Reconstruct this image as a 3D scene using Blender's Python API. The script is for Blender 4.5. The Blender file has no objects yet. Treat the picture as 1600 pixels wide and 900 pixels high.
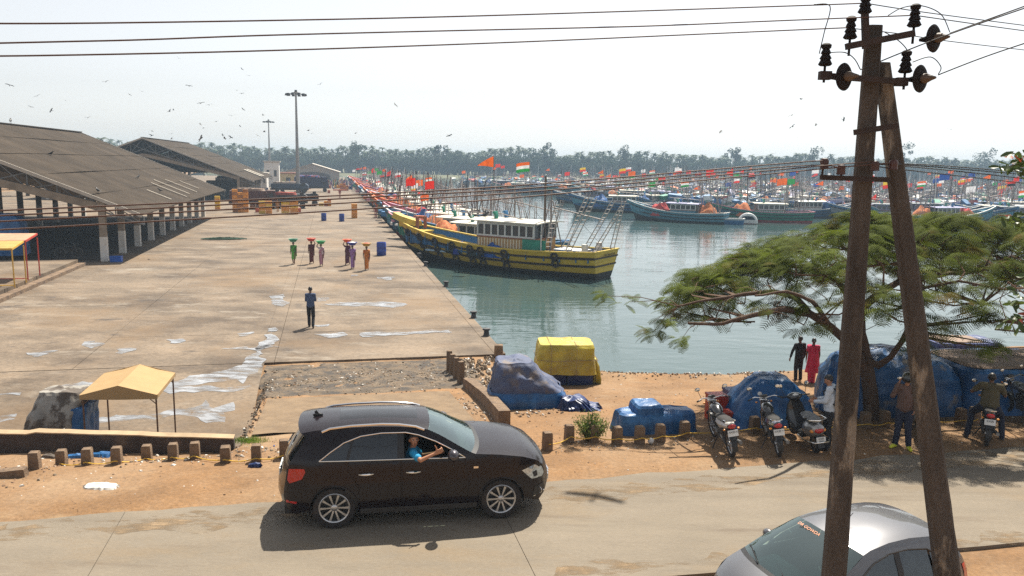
import bpy, bmesh, math, random
from math import sin, cos, pi, radians, sqrt, atan2
from mathutils import Vector, Matrix, noise, geometry
import numpy as np
random.seed(7)
S = bpy.context.scene
COL = S.collection

# ---------------------------------------------------------------- camera
CAM_H = 6.1; FPX = 1250.0; PIT = math.atan(195 / 1250); ROLL = radians(1.0)
cd = bpy.data.cameras.new('camera'); cam = bpy.data.objects.new('camera', cd); COL.objects.link(cam)
cd.sensor_width = 36; cd.lens = FPX / 1600 * 36; cd.clip_end = 5000; cd.clip_start = 0.05
cam.matrix_world = Matrix.Translation((0, 0, CAM_H)) @ Matrix.Rotation(pi / 2 - PIT, 4, 'X') @ Matrix.Rotation(ROLL, 4, 'Z')
S.camera = cam
# ---------------------------------------------------------------- light
SUN_AZ = atan2(0.36, 0.94)      # clockwise from +Y: the sun stands ahead and a little to the right
SUN_EL = radians(57)
w = bpy.data.worlds.new('World'); S.world = w; w.use_nodes = True
nt = w.node_tree; bg = nt.nodes['Background']
sky = nt.nodes.new('ShaderNodeTexSky'); sky.sky_type = 'NISHITA'; sky.sun_disc = False
sky.sun_elevation = SUN_EL; sky.sun_rotation = SUN_AZ; sky.air_density = 1.0; sky.dust_density = 1.1; sky.ozone_density = 1.0
hs = nt.nodes.new('ShaderNodeHueSaturation'); hs.inputs['Saturation'].default_value = 0.22
nt.links.new(sky.outputs[0], hs.inputs['Color']); nt.links.new(hs.outputs[0], bg.inputs[0]); bg.inputs[1].default_value = 0.082
sd = Vector((sin(SUN_AZ) * cos(SUN_EL), cos(SUN_AZ) * cos(SUN_EL), sin(SUN_EL)))
sl = bpy.data.lights.new('sun', 'SUN'); sun = bpy.data.objects.new('sun', sl); COL.objects.link(sun)
sl.energy = 5.0; sl.angle = radians(0.55); sl.color = (1.0, 0.93, 0.80)
sun.rotation_euler = sd.to_track_quat('Z', 'Y').to_euler(); sun.location = (0, 0, 60)
S.view_settings.view_transform = 'Standard'; S.view_settings.look = 'None'
S.view_settings.exposure = 0.86; S.view_settings.gamma = 1
S.cycles.max_bounces = 8; S.cycles.transparent_max_bounces = 12; S.cycles.volume_bounces = 1
S.cycles.sample_clamp_indirect = 1.2; S.cycles.caustics_reflective = False; S.cycles.caustics_refractive = False
S.cycles.use_adaptive_sampling = True; S.cycles.adaptive_threshold = 0.012
S.cycles.use_denoising = False   # keep the grain and the leaf detail

# ---------------------------------------------------------------- the place's own frame: u across the quay, v along it
TH = radians(12.9); CU, SU = cos(TH), sin(TH)
def uv(x, y): return (x * CU + y * SU, -x * SU + y * CU)
def W(u, v, z=0.0): return Vector((u * CU - v * SU, u * SU + v * CU, z))
QZ = -0.9; WZ = -2.0                 # quay and water level
QE = 6.28                            # quay edge
def sst(t): t = max(0.0, min(1.0, t)); return t * t * (3 - 2 * t)
def shore(u):
    pts = [(6, 26.2), (8.5, 25.4), (11, 24.4), (13, 23.9), (16, 24.2), (19, 25.6), (24, 26.5), (60, 28)]
    if u <= 6: return 26.2
    for (a, b), (c, d) in zip(pts, pts[1:]):
        if u <= c: return b + (d - b) * (u - a) / (c - a)
    return 28
WALL = [(-12.0, 20.3), (-7.45, 19.35), (-2.2, 17.95)]
def wall_v(u):
    return 19.35 + (u + 7.45) * (17.95 - 19.35) / 5.25
def G(u, v):
    if v < 14.6: return 0.0
    if u < -2.15 and v > wall_v(u) + 0.1:
        return -1.62 + 0.66 * sst((v - 21.5) / 6.5)
    z = -0.98 * sst((v - 14.6) / 12.0)
    if u < -1.9 and v > 16.9: z -= .16 * sst((v - 16.9) / .8) * sst((-1.9 - u) / .5)
    if u > 5.9:
        s = shore(u) + 0.35 * noise.noise(Vector((u * .7, 3.1, 0)))
        k = sst((v - s + .3) / 2.6) * sst((u - 5.9) / .5)
        z = z * (1 - k) + (-3.0) * k
        z += 0.13 * math.exp(-((v - s + .5) / .5) ** 2) * (u > 6.5)
    elif v > 27 and u > 3: z = -0.98
    return z
def ray(px, py):
    a = (px - 800) / FPX; b = -(py - 450) / FPX
    c, s = cos(ROLL), sin(ROLL); a, b = a * c - b * s, a * s + b * c
    return Vector((a, cos(PIT) + b * sin(PIT), -sin(PIT) + b * cos(PIT)))
def P(px, py, z=None):
    """ground point seen at a place in the photograph (1600x900)"""
    d = ray(px, py)
    if z is not None:
        t = (z - CAM_H) / d.z; return Vector((d.x * t, d.y * t, z))
    t = 6.0
    while t < 900:
        p = d * t; u, v = uv(p.x, p.y); g = G(u, v) if v < 28 else QZ
        if CAM_H + p.z <= g: break
        t += .01 if t < 45 else .1
    return Vector((p.x, p.y, CAM_H + p.z))
def PY(px, py, Y):
    d = ray(px, py); t = Y / d.y; return Vector((d.x * t, Y, CAM_H + d.z * t))
def PV(px, py, V):
    d = ray(px, py); dv = -d.x * SU + d.y * CU; t = V / dv; return Vector((d.x * t, d.y * t, CAM_H + d.z * t))

# ---------------------------------------------------------------- materials
MATS = {}
def mat(name, col, rough=.6, metal=0.0, var=.18, scale=2.5, col2=None, edge=(.45, .62), bump=0.0, bscale=14, spec=.5, coat=0.0,
        trans=0.0, alpha=None, stretch=None, fine=0.0):
    """procedural: base colour broken up by noise, an optional second colour in patches, and fine relief"""
    if name in MATS: return MATS[name]
    m = bpy.data.materials.new(name); m.use_nodes = True; n = m.node_tree.nodes; L = m.node_tree.links
    b = n['Principled BSDF']; tc = n.new('ShaderNodeTexCoord'); mp = n.new('ShaderNodeMapping')
    L.new(tc.outputs['Object'], mp.inputs[0])
    if stretch: mp.inputs['Scale'].default_value = stretch
    def nz(sc, det=5, r=.6):
        t = n.new('ShaderNodeTexNoise'); t.inputs['Scale'].default_value = sc; t.inputs['Detail'].default_value = det
        t.inputs['Roughness'].default_value = r; L.new(mp.outputs[0], t.inputs['Vector']); return t
    c4 = (*col, 1); dark = tuple(c * (1 - var) for c in col) + (1,); lite = tuple(min(1, c * (1 + var)) for c in col) + (1,)
    t1 = nz(scale); r = n.new('ShaderNodeValToRGB'); r.color_ramp.elements[0].position = .3; r.color_ramp.elements[1].position = .7
    r.color_ramp.elements[0].color = dark; r.color_ramp.elements[1].color = lite
    L.new(t1.outputs[0], r.inputs[0]); out = r.outputs[0]
    if col2:
        t2 = nz(scale * .8, 7, .65); r2 = n.new('ShaderNodeValToRGB'); r2.color_ramp.elements[0].position = edge[0]; r2.color_ramp.elements[1].position = edge[1]
        r2.color_ramp.elements[0].color = (0, 0, 0, 1); r2.color_ramp.elements[1].color = (1, 1, 1, 1)
        of = n.new('ShaderNodeVectorMath'); of.inputs[1].default_value = (7.3, 2.1, 4.4); L.new(mp.outputs[0], of.inputs[0]); L.new(of.outputs[0], t2.inputs['Vector'])
        L.new(t2.outputs[0], r2.inputs[0]); mx = n.new('ShaderNodeMix'); mx.data_type = 'RGBA'
        L.new(r2.outputs[0], mx.inputs[0]); L.new(out, mx.inputs[6]); mx.inputs[7].default_value = (*col2, 1); out = mx.outputs[2]
    if fine:
        t3 = nz(scale * 23, 3, .7); mr = n.new('ShaderNodeMapRange'); mr.inputs[1].default_value = .3; mr.inputs[2].default_value = .7
        mr.inputs[3].default_value = 1 - fine; mr.inputs[4].default_value = 1 + fine; L.new(t3.outputs[0], mr.inputs[0])
        mm = n.new('ShaderNodeMix'); mm.data_type = 'RGBA'; mm.blend_type = 'MULTIPLY'; mm.inputs[0].default_value = 1
        L.new(out, mm.inputs[6]); L.new(mr.outputs[0], mm.inputs[7]); out = mm.outputs[2]
    L.new(out, b.inputs['Base Color'])
    b.inputs['Roughness'].default_value = rough; b.inputs['Metallic'].default_value = metal
    b.inputs['Specular IOR Level'].default_value = spec; b.inputs['Coat Weight'].default_value = coat
    b.inputs['Coat Roughness'].default_value = .04
    if bump:
        t4 = nz(bscale, 6, .65); bp = n.new('ShaderNodeBump'); bp.inputs['Strength'].default_value = min(1, bump * 1.0)
        bp.inputs['Distance'].default_value = .03; L.new(t4.outputs[0], bp.inputs['Height']); L.new(bp.outputs[0], b.inputs['Normal'])
    if trans:
        tr = n.new('ShaderNodeBsdfTranslucent'); L.new(out, tr.inputs[0]); ms = n.new('ShaderNodeMixShader'); ms.inputs[0].default_value = trans
        L.new(b.outputs[0], ms.inputs[1]); L.new(tr.outputs[0], ms.inputs[2]); L.new(ms.outputs[0], n['Material Output'].inputs[0])
    if alpha is not None: b.inputs['Transmission Weight'].default_value = alpha
    MATS[name] = m; return m

# ---------------------------------------------------------------- mesh builder
class M:
    def __init__(s): s.v = []; s.f = []; s.m = []
    def add(s, vs, fs, m=0):
        o = len(s.v); s.v += [tuple(p) for p in vs]; s.f += [tuple(i + o for i in f) for f in fs]; s.m += [m] * len(fs)
    def box(s, c, d, rz=0.0, m=0, R=None, top=1.0):
        R = R or Matrix.Rotation(rz, 3, 'Z'); c = Vector(c); vs = []
        for k in (-1, 1):
            q = top if k > 0 else 1
            for a, b in ((-1, -1), (1, -1), (1, 1), (-1, 1)): vs.append(c + R @ Vector((a * d[0] / 2 * q, b * d[1] / 2 * q, k * d[2] / 2)))
        s.add(vs, [(3, 2, 1, 0), (4, 5, 6, 7), (0, 1, 5, 4), (1, 2, 6, 5), (2, 3, 7, 6), (3, 0, 4, 7)], m)
    def beam(s, a, b, wd, ht, m=0, up=(0, 0, 1)):
        a = Vector(a); b = Vector(b); d = b - a
        if d.length < 1e-6: return
        x = d.normalized(); up = Vector(up)
        if abs(x.dot(up)) > .98: up = Vector((0, 1, 0))
        y = up.cross(x).normalized(); z = x.cross(y)
        s.box((a + b) / 2, (d.length, wd, ht), m=m, R=Matrix((x, y, z)).transposed())
    def rings(s, rs, m=0, closed=True, cap=True):
        n = len(rs[0]); vs = [p for r in rs for p in r]; fs = []
        for i in range(len(rs) - 1):
            for j in range(n if closed else n - 1):
                k = (j + 1) % n; fs.append((i * n + j, i * n + k, (i + 1) * n + k, (i + 1) * n + j))
        if cap and closed: fs.append(tuple(range(n))[::-1]); fs.append(tuple(range((len(rs) - 1) * n, len(rs) * n)))
        s.add(vs, fs, m)
    def tube(s, pts, r, n=6, m=0, cap=True):
        pts = [Vector(p) for p in pts]; N = len(pts); rr = r if isinstance(r, (list, tuple)) else [r] * N; rs = []; ref = None
        for i, p in enumerate(pts):
            d = (pts[min(i + 1, N - 1)] - pts[max(i - 1, 0)])
            d = d.normalized() if d.length > 1e-9 else Vector((0, 0, 1))
            if ref is None: ref = Vector((0, 0, 1)) if abs(d.z) < .9 else Vector((1, 0, 0))
            a = (ref - d * ref.dot(d))
            a = a.normalized() if a.length > 1e-6 else d.orthogonal().normalized()
            b = d.cross(a); ref = a
            rs.append([p + (a * cos(2 * pi * k / n) + b * sin(2 * pi * k / n)) * rr[i] for k in range(n)])
        s.rings(rs, m, True, cap)
    def lathe(s, pr, n=12, c=(0, 0, 0), m=0, R=None, cap=True, sx=1, sy=1):
        c = Vector(c); R = R or Matrix.Identity(3)
        s.rings([[c + R @ Vector((r * sx * cos(2 * pi * k / n), r * sy * sin(2 * pi * k / n), z)) for k in range(n)] for r, z in pr], m, True, cap)
    def ell(s, c, r, n=10, k=7, m=0, R=None):
        if not isinstance(r, (tuple, list)): r = (r, r, r)
        c = Vector(c); R = R or Matrix.Identity(3); rs = []
        for i in range(k + 1):
            t = pi * (i / k); q = max(sin(t), .02)
            rs.append([c + R @ Vector((r[0] * q * cos(2 * pi * j / n), r[1] * q * sin(2 * pi * j / n), -r[2] * cos(t))) for j in range(n)])
        s.rings(rs, m)
    def torus(s, c, R1, r, axis='Y', n=20, k=8, m=0, R=None, sq=1.0):
        c = Vector(c); rs = []
        A = {'Y': Matrix.Rotation(pi / 2, 3, 'X'), 'X': Matrix.Rotation(pi / 2, 3, 'Y'), 'Z': Matrix.Identity(3)}[axis]
        if R: A = R @ A
        for i in range(n):
            a = 2 * pi * i / n
            rs.append([c + A @ Vector(((R1 + r * cos(2 * pi * j / k)) * cos(a), (R1 + r * cos(2 * pi * j / k)) * sin(a), r * sq * sin(2 * pi * j / k))) for j in range(k)])
        rs.append(rs[0]); s.rings(rs, m, True, False)
    def quad(s, a, b, c, d, m=0): s.add([a, b, c, d], [(0, 1, 2, 3)], m)
    def prism(s, poly, z0, z1, m=0):
        n = len(poly); s.add([(p[0], p[1], z0) for p in poly] + [(p[0], p[1], z1) for p in poly],
            [tuple(range(n))[::-1], tuple(range(n, 2 * n))] + [(i, (i + 1) % n, n + (i + 1) % n, n + i) for i in range(n)], m)
    def mesh(s, name, mats, smooth=True, ang=38):
        me = bpy.data.meshes.new(name); me.from_pydata(s.v, [], s.f)
        for x in (mats if isinstance(mats, (list, tuple)) else [mats]): me.materials.append(x)
        if max(s.m, default=0): me.polygons.foreach_set('material_index', s.m)
        if smooth: me.shade_smooth(); me.set_sharp_from_angle(angle=radians(ang))
        me.update(); return me
    def build(s, name, mats, parent=None, smooth=True, ang=38, kind=None):
        o = bpy.data.objects.new(name, s.mesh(name, mats, smooth, ang)); COL.objects.link(o)
        if parent: o.parent = parent
        if kind: o['kind'] = kind
        return o
def tag(o, label, cat, group=None):
    o['label'] = label; o['category'] = cat
    if group: o['group'] = group
    return o
def thing(name, label, cat, loc=(0, 0, 0), rz=0.0, group=None):
    o = bpy.data.objects.new(name, None); COL.objects.link(o); o.location = loc; o.rotation_euler = (0, 0, rz); o.empty_display_size = .2
    return tag(o, label, cat, group)
def dup(root, loc=None, rz=None, label=None, group=None, sc=None):
    kids = {}
    for ch in root.children: kids[ch] = list(ch.children)
    r = root.copy(); COL.objects.link(r)
    if loc is not None: r.location = loc
    if rz is not None: r.rotation_euler = (0, 0, rz)
    if sc is not None: r.scale = (sc, sc, sc)
    if label: r['label'] = label
    if group: r['group'] = group
    for ch, gs in kids.items():
        c = ch.copy(); COL.objects.link(c); c.parent = r
        for g in gs: d = g.copy(); COL.objects.link(d); d.parent = c
    return r
def nz(x, y=0., z=0., s=1.): return noise.noise(Vector((x * s, y * s, z * s)))
def text_obj(s, size, m, parent, loc, rot, name='lettering', depth=.002):
    c = bpy.data.curves.new(name, 'FONT'); c.body = s; c.size = size; c.extrude = depth; c.align_x = 'CENTER'; c.align_y = 'CENTER'
    o = bpy.data.objects.new(name, c); dg = bpy.context.evaluated_depsgraph_get(); COL.objects.link(o)
    dg.update(); me = bpy.data.meshes.new_from_object(o.evaluated_get(dg)); COL.objects.unlink(o); bpy.data.objects.remove(o)
    me.materials.clear(); me.materials.append(m)
    o = bpy.data.objects.new(name, me); COL.objects.link(o); o.parent = parent; o.location = loc; o.rotation_euler = rot; return o
# ================================================================ ground, road, quay, water
m_dirt = mat('dirt', (.210, .115, .050), .95, var=.28, scale=.55, col2=(.25, .16, .09), edge=(.42, .66), bump=.8, bscale=9, fine=.22)
m_conc = mat('quay_concrete', (.170, .127, .088), .85, var=.34, scale=.30, col2=(.078, .054, .035), edge=(.46, .64), bump=.35, bscale=5, fine=.28, stretch=(1, 1.5, 1))
m_road = mat('road_concrete', (.185, .153, .115), .9, var=.13, scale=.5, col2=(.195, .145, .092), edge=(.52, .75), bump=.3, bscale=25, fine=.10, stretch=(1, 2.5, 1))
m_old = mat('weathered_concrete', (.20, .135, .085), .95, var=.35, scale=3.0, col2=(.075, .05, .04), edge=(.45, .7), bump=.9, bscale=12, fine=.2)
m_block = mat('bollard_concrete', (.20, .135, .085), .95, var=.3, scale=6, col2=(.12, .08, .055), edge=(.45, .65), bump=.9, bscale=20, fine=.2)
m_lite = mat('new_concrete', (.18, .122, .07), .9, var=.2, scale=2.5, col2=(.125, .08, .045), edge=(.5, .7), bump=.5, bscale=15, fine=.15)

def extra_patches(m, col, sc, lo, hi, st, off):
    n = m.node_tree.nodes; L = m.node_tree.links; b = n['Principled BSDF']; src = b.inputs['Base Color'].links[0].from_socket
    tc = n.new('ShaderNodeTexCoord'); mp = n.new('ShaderNodeMapping'); mp.inputs['Scale'].default_value = st; mp.inputs['Location'].default_value = off; mp.inputs['Rotation'].default_value = (0, 0, -TH); t = n.new('ShaderNodeTexNoise'); t.inputs['Scale'].default_value = sc; t.inputs['Detail'].default_value = 10; t.inputs['Roughness'].default_value = .72
    L.new(tc.outputs['Object'], mp.inputs[0]); L.new(mp.outputs[0], t.inputs['Vector']); r = n.new('ShaderNodeMapRange'); r.inputs[1].default_value = lo; r.inputs[2].default_value = hi; L.new(t.outputs[0], r.inputs[0])
    mx = n.new('ShaderNodeMix'); mx.data_type = 'RGBA'; L.new(r.outputs[0], mx.inputs[0]); L.new(src, mx.inputs[6]); mx.inputs[7].default_value = (*col, 1); L.new(mx.outputs[2], b.inputs['Base Color'])
extra_patches(m_conc, (.26, .22, .175), .42, .56, .68, (.6, 1.3, 1), (3, 1, 0)); extra_patches(m_conc, (.055, .042, .034), .55, .58, .68, (.7, 1.2, 1), (9, 5, 0)); extra_patches(m_conc, (.185, .118, .062), .12, .5, .7, (1, 1, 1), (1, 8, 0))
extra_patches(m_road, (.11, .088, .066), .9, .50, .78, (.05, 1.3, 1), (4, 4, 0)); extra_patches(m_road, (.115, .085, .06), .5, .56, .74, (.3, 2.0, 1), (4, 4, 0)); extra_patches(m_road, (.205, .17, .125), .35, .55, .75, (.35, 2.4, 1), (2, 7, 0)); extra_patches(m_dirt, (.31, .215, .125), .8, .56, .74, (.7, 1.3, 1), (2, 2, 0)); extra_patches(m_dirt, (.085, .05, .027), 1.1, .58, .76, (.6, 1.2, 1), (7, 1, 0))

def grid_ground():
    b = M(); us = [-400, -120, -60, -30, -20] + [-14 + .3 * i for i in range(140)] + [30, 45, 80, 200, 400]
    vs_ = [-60, -20, 0, 6, 9] + [10 + .28 * i for i in range(75)] + [31.5, 34]
    nv = len(vs_); V = []
    for u in us:
        for v in vs_:
            g = G(u, v) if v < 30 else (G(u, 30))
            if v >= 30: g = -1.2 if u < 6 else -3.2
            r = .03 * nz(u * .9, v * .9, 2) + .02 * nz(u * 3, v * 3, 5)
            if 10.2 < v < 14.4: r = -.05
            if u < -2.2 and v > 19: r -= .03
            V.append(W(u, v, g + r))
    F = [(i * nv + j, (i + 1) * nv + j, (i + 1) * nv + j + 1, i * nv + j + 1) for i in range(len(us) - 1) for j in range(nv - 1)]
    b.add(V, F); o = b.build('ground', m_dirt); o['kind'] = 'structure'; return o
grid_ground()
b = M()   # the land on the left and behind the sheds
b.add([W(-500, 34, -1.2), W(5.9, 34, -1.2), W(5.9, 345, -1.2), W(-60, 360, -1.2), W(-90, 900, -1.2), W(-500, 900, -1.2)], [(0, 1, 2, 3, 4, 5)])
o = b.build('far_land', m_dirt); o['kind'] = 'structure'

# road: cast slabs with open joints
road = bpy.data.objects.new('road', None); COL.objects.link(road); road['kind'] = 'structure'
for i, u0 in enumerate([-29.35 + 6.45 * k for k in range(10)]):
    b = M(); n = 12; vs0, vs1 = [], []
    for k in range(n + 1):
        u = u0 + .004 + (6.442) * k / n
        nv = 10.42 - .01 * u + .05 * nz(u * 1.3, 1); fv = 14.22 + .16 * nz(u * .9, 9) + .06 * nz(u * 4, 5)
        sl_ = -.14 * 0
        vs0.append((u, nv)); vs1.append((u, fv))
    poly = [W(a, c) for a, c in vs0] + [W(a, c) for a, c in reversed(vs1)]
    b.prism([(p.x, p.y) for p in poly], -.14, .012 + .003 * (i % 2)); b.build('road_slab', m_road, road)

# quay apron: big cast bays, a narrow drain strip along the joint
apron = bpy.data.objects.new('quay_apron', None); COL.objects.link(apron); apron['kind'] = 'structure'
def slab(u0, u1, v0, v1, z=QZ, dz=0.0, th=.35, name='concrete_slab', m=m_conc):
    b = M(); ps = [W(u0, v0), W(u1, v0), W(u1, v1), W(u0, v1)]
    b.prism([(p.x, p.y) for p in ps], z - th, z + dz); return b.build(name, m, apron, smooth=False)
vr = [28.3, 33.2, 40.6, 46.0, 56.5] + [56.5 + 11 * k for k in range(1, 27)]
for i, (a, c) in enumerate(zip(vr, vr[1:])):
    g = .005
    slab(-1.98 + .014, QE - .406, a + g, c - g, dz=.004 * (i % 3)); slab(QE - .40, QE + .02 * nz(a, 4), a + g, c - g, dz=.012 + .004 * (i % 2), th=1.4, name='quay_kerb')
    if i < 18: slab(-2.566, -1.98 - g, a + g, c - g, dz=-.004, name='drain_cover')
    for (p, q) in ((-8.4, -2.57), (-16.2, -8.42)): slab(p, q, a + g, c - g, dz=.003 * ((i + int(p)) % 3))
    for (p, q) in ((-30, -16.2), (-60, -30)): slab(p, q - .01, a + g, c - g, dz=-.003)
# yard left of the ramp, dipping to the retaining wall
b = M(); us = [-30 + .9 * i for i in range(32)]; us[-1] = -2.3; vs_ = [18 + .43 * i for i in range(25)]
for u in us:
    for v in vs_:
        vv = max(v, wall_v(u) + .12) if u > -13 else v
        vv = min(vv, 28.28)
        b.v.append(tuple(W(u, vv, -1.56 + .655 * sst((vv - 21.5) / 6.5) + .004 * nz(u, vv))))
nv = len(vs_)
b.f = [(i * nv + j, (i + 1) * nv + j, (i + 1) * nv + j + 1, i * nv + j + 1) for i in range(len(us) - 1) for j in range(nv - 1)]; b.m = [0] * len(b.f)
b.build('yard_concrete', m_conc)['kind'] = 'structure'
# quay wall face down into the water and its near return
b = M()
for (p, q) in (((QE - .1, 28.2), (QE - .1, 345)), ((5.8, 28.35), (6.2, 28.35))): b.beam(W(*p, -2.3), W(*q, -2.3), .25, 2.4)
b.build('quay_wall', m_old)['kind'] = 'structure'
# ramp of lighter concrete from the road down to the rubble strip
b = M(); us = [-1.85 + i * .48 for i in range(12)]; vs_ = [18.7 + .42 * i for i in range(12)]
for u in us:
    for v in vs_: b.v.append(tuple(W(u, v + .1 * nz(u * 2, v, 3), G(u, v) + .045)))
nv = len(vs_); b.f = [(i * nv + j, (i + 1) * nv + j, (i + 1) * nv + j + 1, i * nv + j + 1) for i in range(11) for j in range(11)]; b.m = [0] * len(b.f)
b.build('concrete_ramp', m_lite)['kind'] = 'structure'

# water
m_water = bpy.data.materials.new('harbour_water'); m_water.use_nodes = True
n = m_water.node_tree.nodes; L = m_water.node_tree.links; bs = n['Principled BSDF']
bs.inputs['Base Color'].default_value = (.052, .088, .086, 1); bs.inputs['Roughness'].default_value = .035; bs.inputs['IOR'].default_value = 1.33
bs.inputs['Specular IOR Level'].default_value = .85
tc = n.new('ShaderNodeTexCoord'); hts = []
for sc, st, rz_ in ((.55, (1, 2.3, 1), .25), (2.2, (1, 2.6, 1), -.1), (.16, (1, 1.6, 1), .5)):
    mp = n.new('ShaderNodeMapping'); mp.inputs['Scale'].default_value = st; mp.inputs['Rotation'].default_value = (0, 0, rz_); L.new(tc.outputs['Object'], mp.inputs[0])
    t = n.new('ShaderNodeTexNoise'); t.inputs['Scale'].default_value = sc; t.inputs['Detail'].default_value = 3; L.new(mp.outputs[0], t.inputs['Vector']); hts.append(t)
a1 = n.new('ShaderNodeMath'); a1.operation = 'MULTIPLY_ADD'; a1.inputs[1].default_value = .22; L.new(hts[1].outputs[0], a1.inputs[0]); L.new(hts[0].outputs[0], a1.inputs[2])
# calm and ruffled patches
a2 = n.new('ShaderNodeMapRange'); a2.inputs[1].default_value = .35; a2.inputs[2].default_value = .7; a2.inputs[3].default_value = .25; a2.inputs[4].default_value = 1.0; L.new(hts[2].outputs[0], a2.inputs[0])
a3 = n.new('ShaderNodeMath'); a3.operation = 'MULTIPLY'; L.new(a1.outputs[0], a3.inputs[0]); L.new(a2.outputs[0], a3.inputs[1])
bp = n.new('ShaderNodeBump'); bp.inputs['Strength'].default_value = .30; bp.inputs['Distance'].default_value = .16; L.new(a3.outputs[0], bp.inputs['Height']); L.new(bp.outputs[0], bs.inputs['Normal'])
b = M(); b.add([(-700, -80, WZ), (1200, -80, WZ), (1200, 1500, WZ), (-700, 1500, WZ)], [(0, 1, 2, 3)])
b.build('water', m_water)['kind'] = 'structure'

# far bank
b = M(); ys = [(-420, 455), (-200, 440), (-60, 425), (60, 430), (200, 445), (420, 470), (700, 500)]
for i in range(len(ys) - 1):
    (x0, y0), (x1, y1) = ys[i], ys[i + 1]
    b.quad((x0, y0, -2.2), (x1, y1, -2.2), (x1, y1 + 6, -.9), (x0, y0 + 6, -.9)); b.quad((x0, y0 + 6, -.9), (x1, y1 + 6, -.9), (x1 * 3, 1600, 1), (x0 * 3, 1600, 1))
b.build('far_bank', mat('far_bank_soil', (.12, .12, .06), .95, var=.3, scale=.1))['kind'] = 'structure'

# puddles and wet streaks lying on the concrete (their outlines follow the photograph)
m_pud = mat('puddle_water', (.31, .32, .34), .25, var=.3, scale=1.5, spec=.9)
_n = m_pud.node_tree.nodes; _L = m_pud.node_tree.links; _t = _n.new('ShaderNodeTexNoise'); _t.inputs['Scale'].default_value = 2.2; _t.inputs['Detail'].default_value = 9; _t.inputs['Roughness'].default_value = .7
_mp = _n.new('ShaderNodeMapping'); _mp.inputs['Scale'].default_value = (.55, 1.6, 1); _tc = _n.new('ShaderNodeTexCoord'); _L.new(_tc.outputs['Object'], _mp.inputs[0]); _L.new(_mp.outputs[0], _t.inputs['Vector'])
_r = _n.new('ShaderNodeMapRange'); _r.inputs[1].default_value = .38; _r.inputs[2].default_value = .58; _L.new(_t.outputs[0], _r.inputs[0])
_tr = _n.new('ShaderNodeBsdfTransparent'); _mx = _n.new('ShaderNodeMixShader'); _L.new(_r.outputs[0], _mx.inputs[0]); _L.new(_tr.outputs[0], _mx.inputs[1]); _L.new(_n['Principled BSDF'].outputs[0], _mx.inputs[2]); _L.new(_mx.outputs[0], _n['Material Output'].inputs[0])
def puddle(pts, name='puddle', zo=.006, pm=None):
    ps = [P(*p) for p in pts]; out = []
    N = len(ps)
    for i in range(N):
        a, c = ps[i], ps[(i + 1) % N]; k = max(2, int((c - a).length / .16))
        for j in range(k):
            q = a.lerp(c, j / k); r = min(.22, (c - a).length * .3)
            q += Vector((noise.noise(q * 1.7), noise.noise(q * 1.9 + Vector((5, 5, 5))), 0)) * r * 1.6; out.append(q)
    b = M()
    vs = []
    for q in out:
        u, v = uv(q.x, q.y)
        z = .016 if v < 14.5 else (-1.56 + .655 * sst((v - 21.5) / 6.5) if (v < 28.28 and u < -2.1) else (QZ + .012 if v >= 28.28 else G(u, v) + .05)) + zo
        vs.append(Vector((q.x, q.y, z)))
    tri = geometry.tessellate_polygon([[Vector((q.x, q.y, 0)) for q in vs]])
    b.add(vs, tri); me = b.mesh(name, pm or m_pud, smooth=False)
    for p in me.polygons:
        pass
    bm = bmesh.new(); bm.from_mesh(me); bmesh.ops.recalc_face_normals(bm, faces=bm.faces)
    for f in bm.faces:
        if f.normal.z < 0: f.normal_flip()
    bm.to_mesh(me); bm.free()
    o = bpy.data.objects.new(name, me); COL.objects.link(o); o['kind'] = 'structure'
puddle([(425, 520), (432, 530), (412, 560), (396, 585), (380, 600), (340, 598), (300, 606), (262, 612), (262, 604), (300, 590), (345, 582), (385, 570), (400, 550), (410, 530)])
puddle([(300, 640), (316, 630), (335, 640), (365, 632), (372, 642), (345, 650), (352, 662), (318, 664), (300, 655), (255, 652), (250, 648)])
puddle([(140, 660), (150, 655), (190, 655), (230, 650), (250, 648), (245, 656), (190, 663)], zo=.004)
puddle([(250, 612), (330, 606), (390, 604), (385, 609), (330, 612), (262, 618)], zo=.009)
puddle([(85, 608), (125, 597), (150, 600), (120, 610), (90, 614)]); puddle([(0, 616), (32, 617), (30, 622), (0, 622)])
puddle([(0, 655), (26, 652), (27, 660), (0, 663)])
puddle([(520, 474), (570, 472), (620, 473), (640, 476), (618, 481), (575, 478), (525, 479), (500, 476)])
puddle([(428, 462), (446, 460), (444, 470), (456, 474), (440, 479), (426, 475)]); puddle([(492, 465), (516, 466), (512, 471), (494, 472)])
puddle([(592, 434), (616, 433), (612, 438), (598, 438)]); puddle([(498, 522), (540, 520), (543, 525), (510, 528)])
puddle([(560, 521), (640, 518), (705, 516), (700, 520), (640, 524), (575, 526)]); puddle([(494, 508), (512, 507), (508, 512), (496, 512)])
puddle([(415, 514), (430, 512), (428, 518), (414, 520)]); puddle([(130, 535), (155, 532), (170, 538), (150, 545), (135, 541)]); puddle([(180, 546), (205, 543), (212, 549), (190, 554)])
puddle([(40, 552), (80, 548), (78, 555), (50, 557)]); puddle([(355, 545), (425, 541), (440, 543), (400, 548)]); puddle([(255, 532), (292, 530), (288, 536), (262, 537)])
puddle([(370, 522), (392, 519), (390, 525), (375, 526)]); puddle([(546, 430), (560, 429), (559, 431), (548, 432)])

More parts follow.
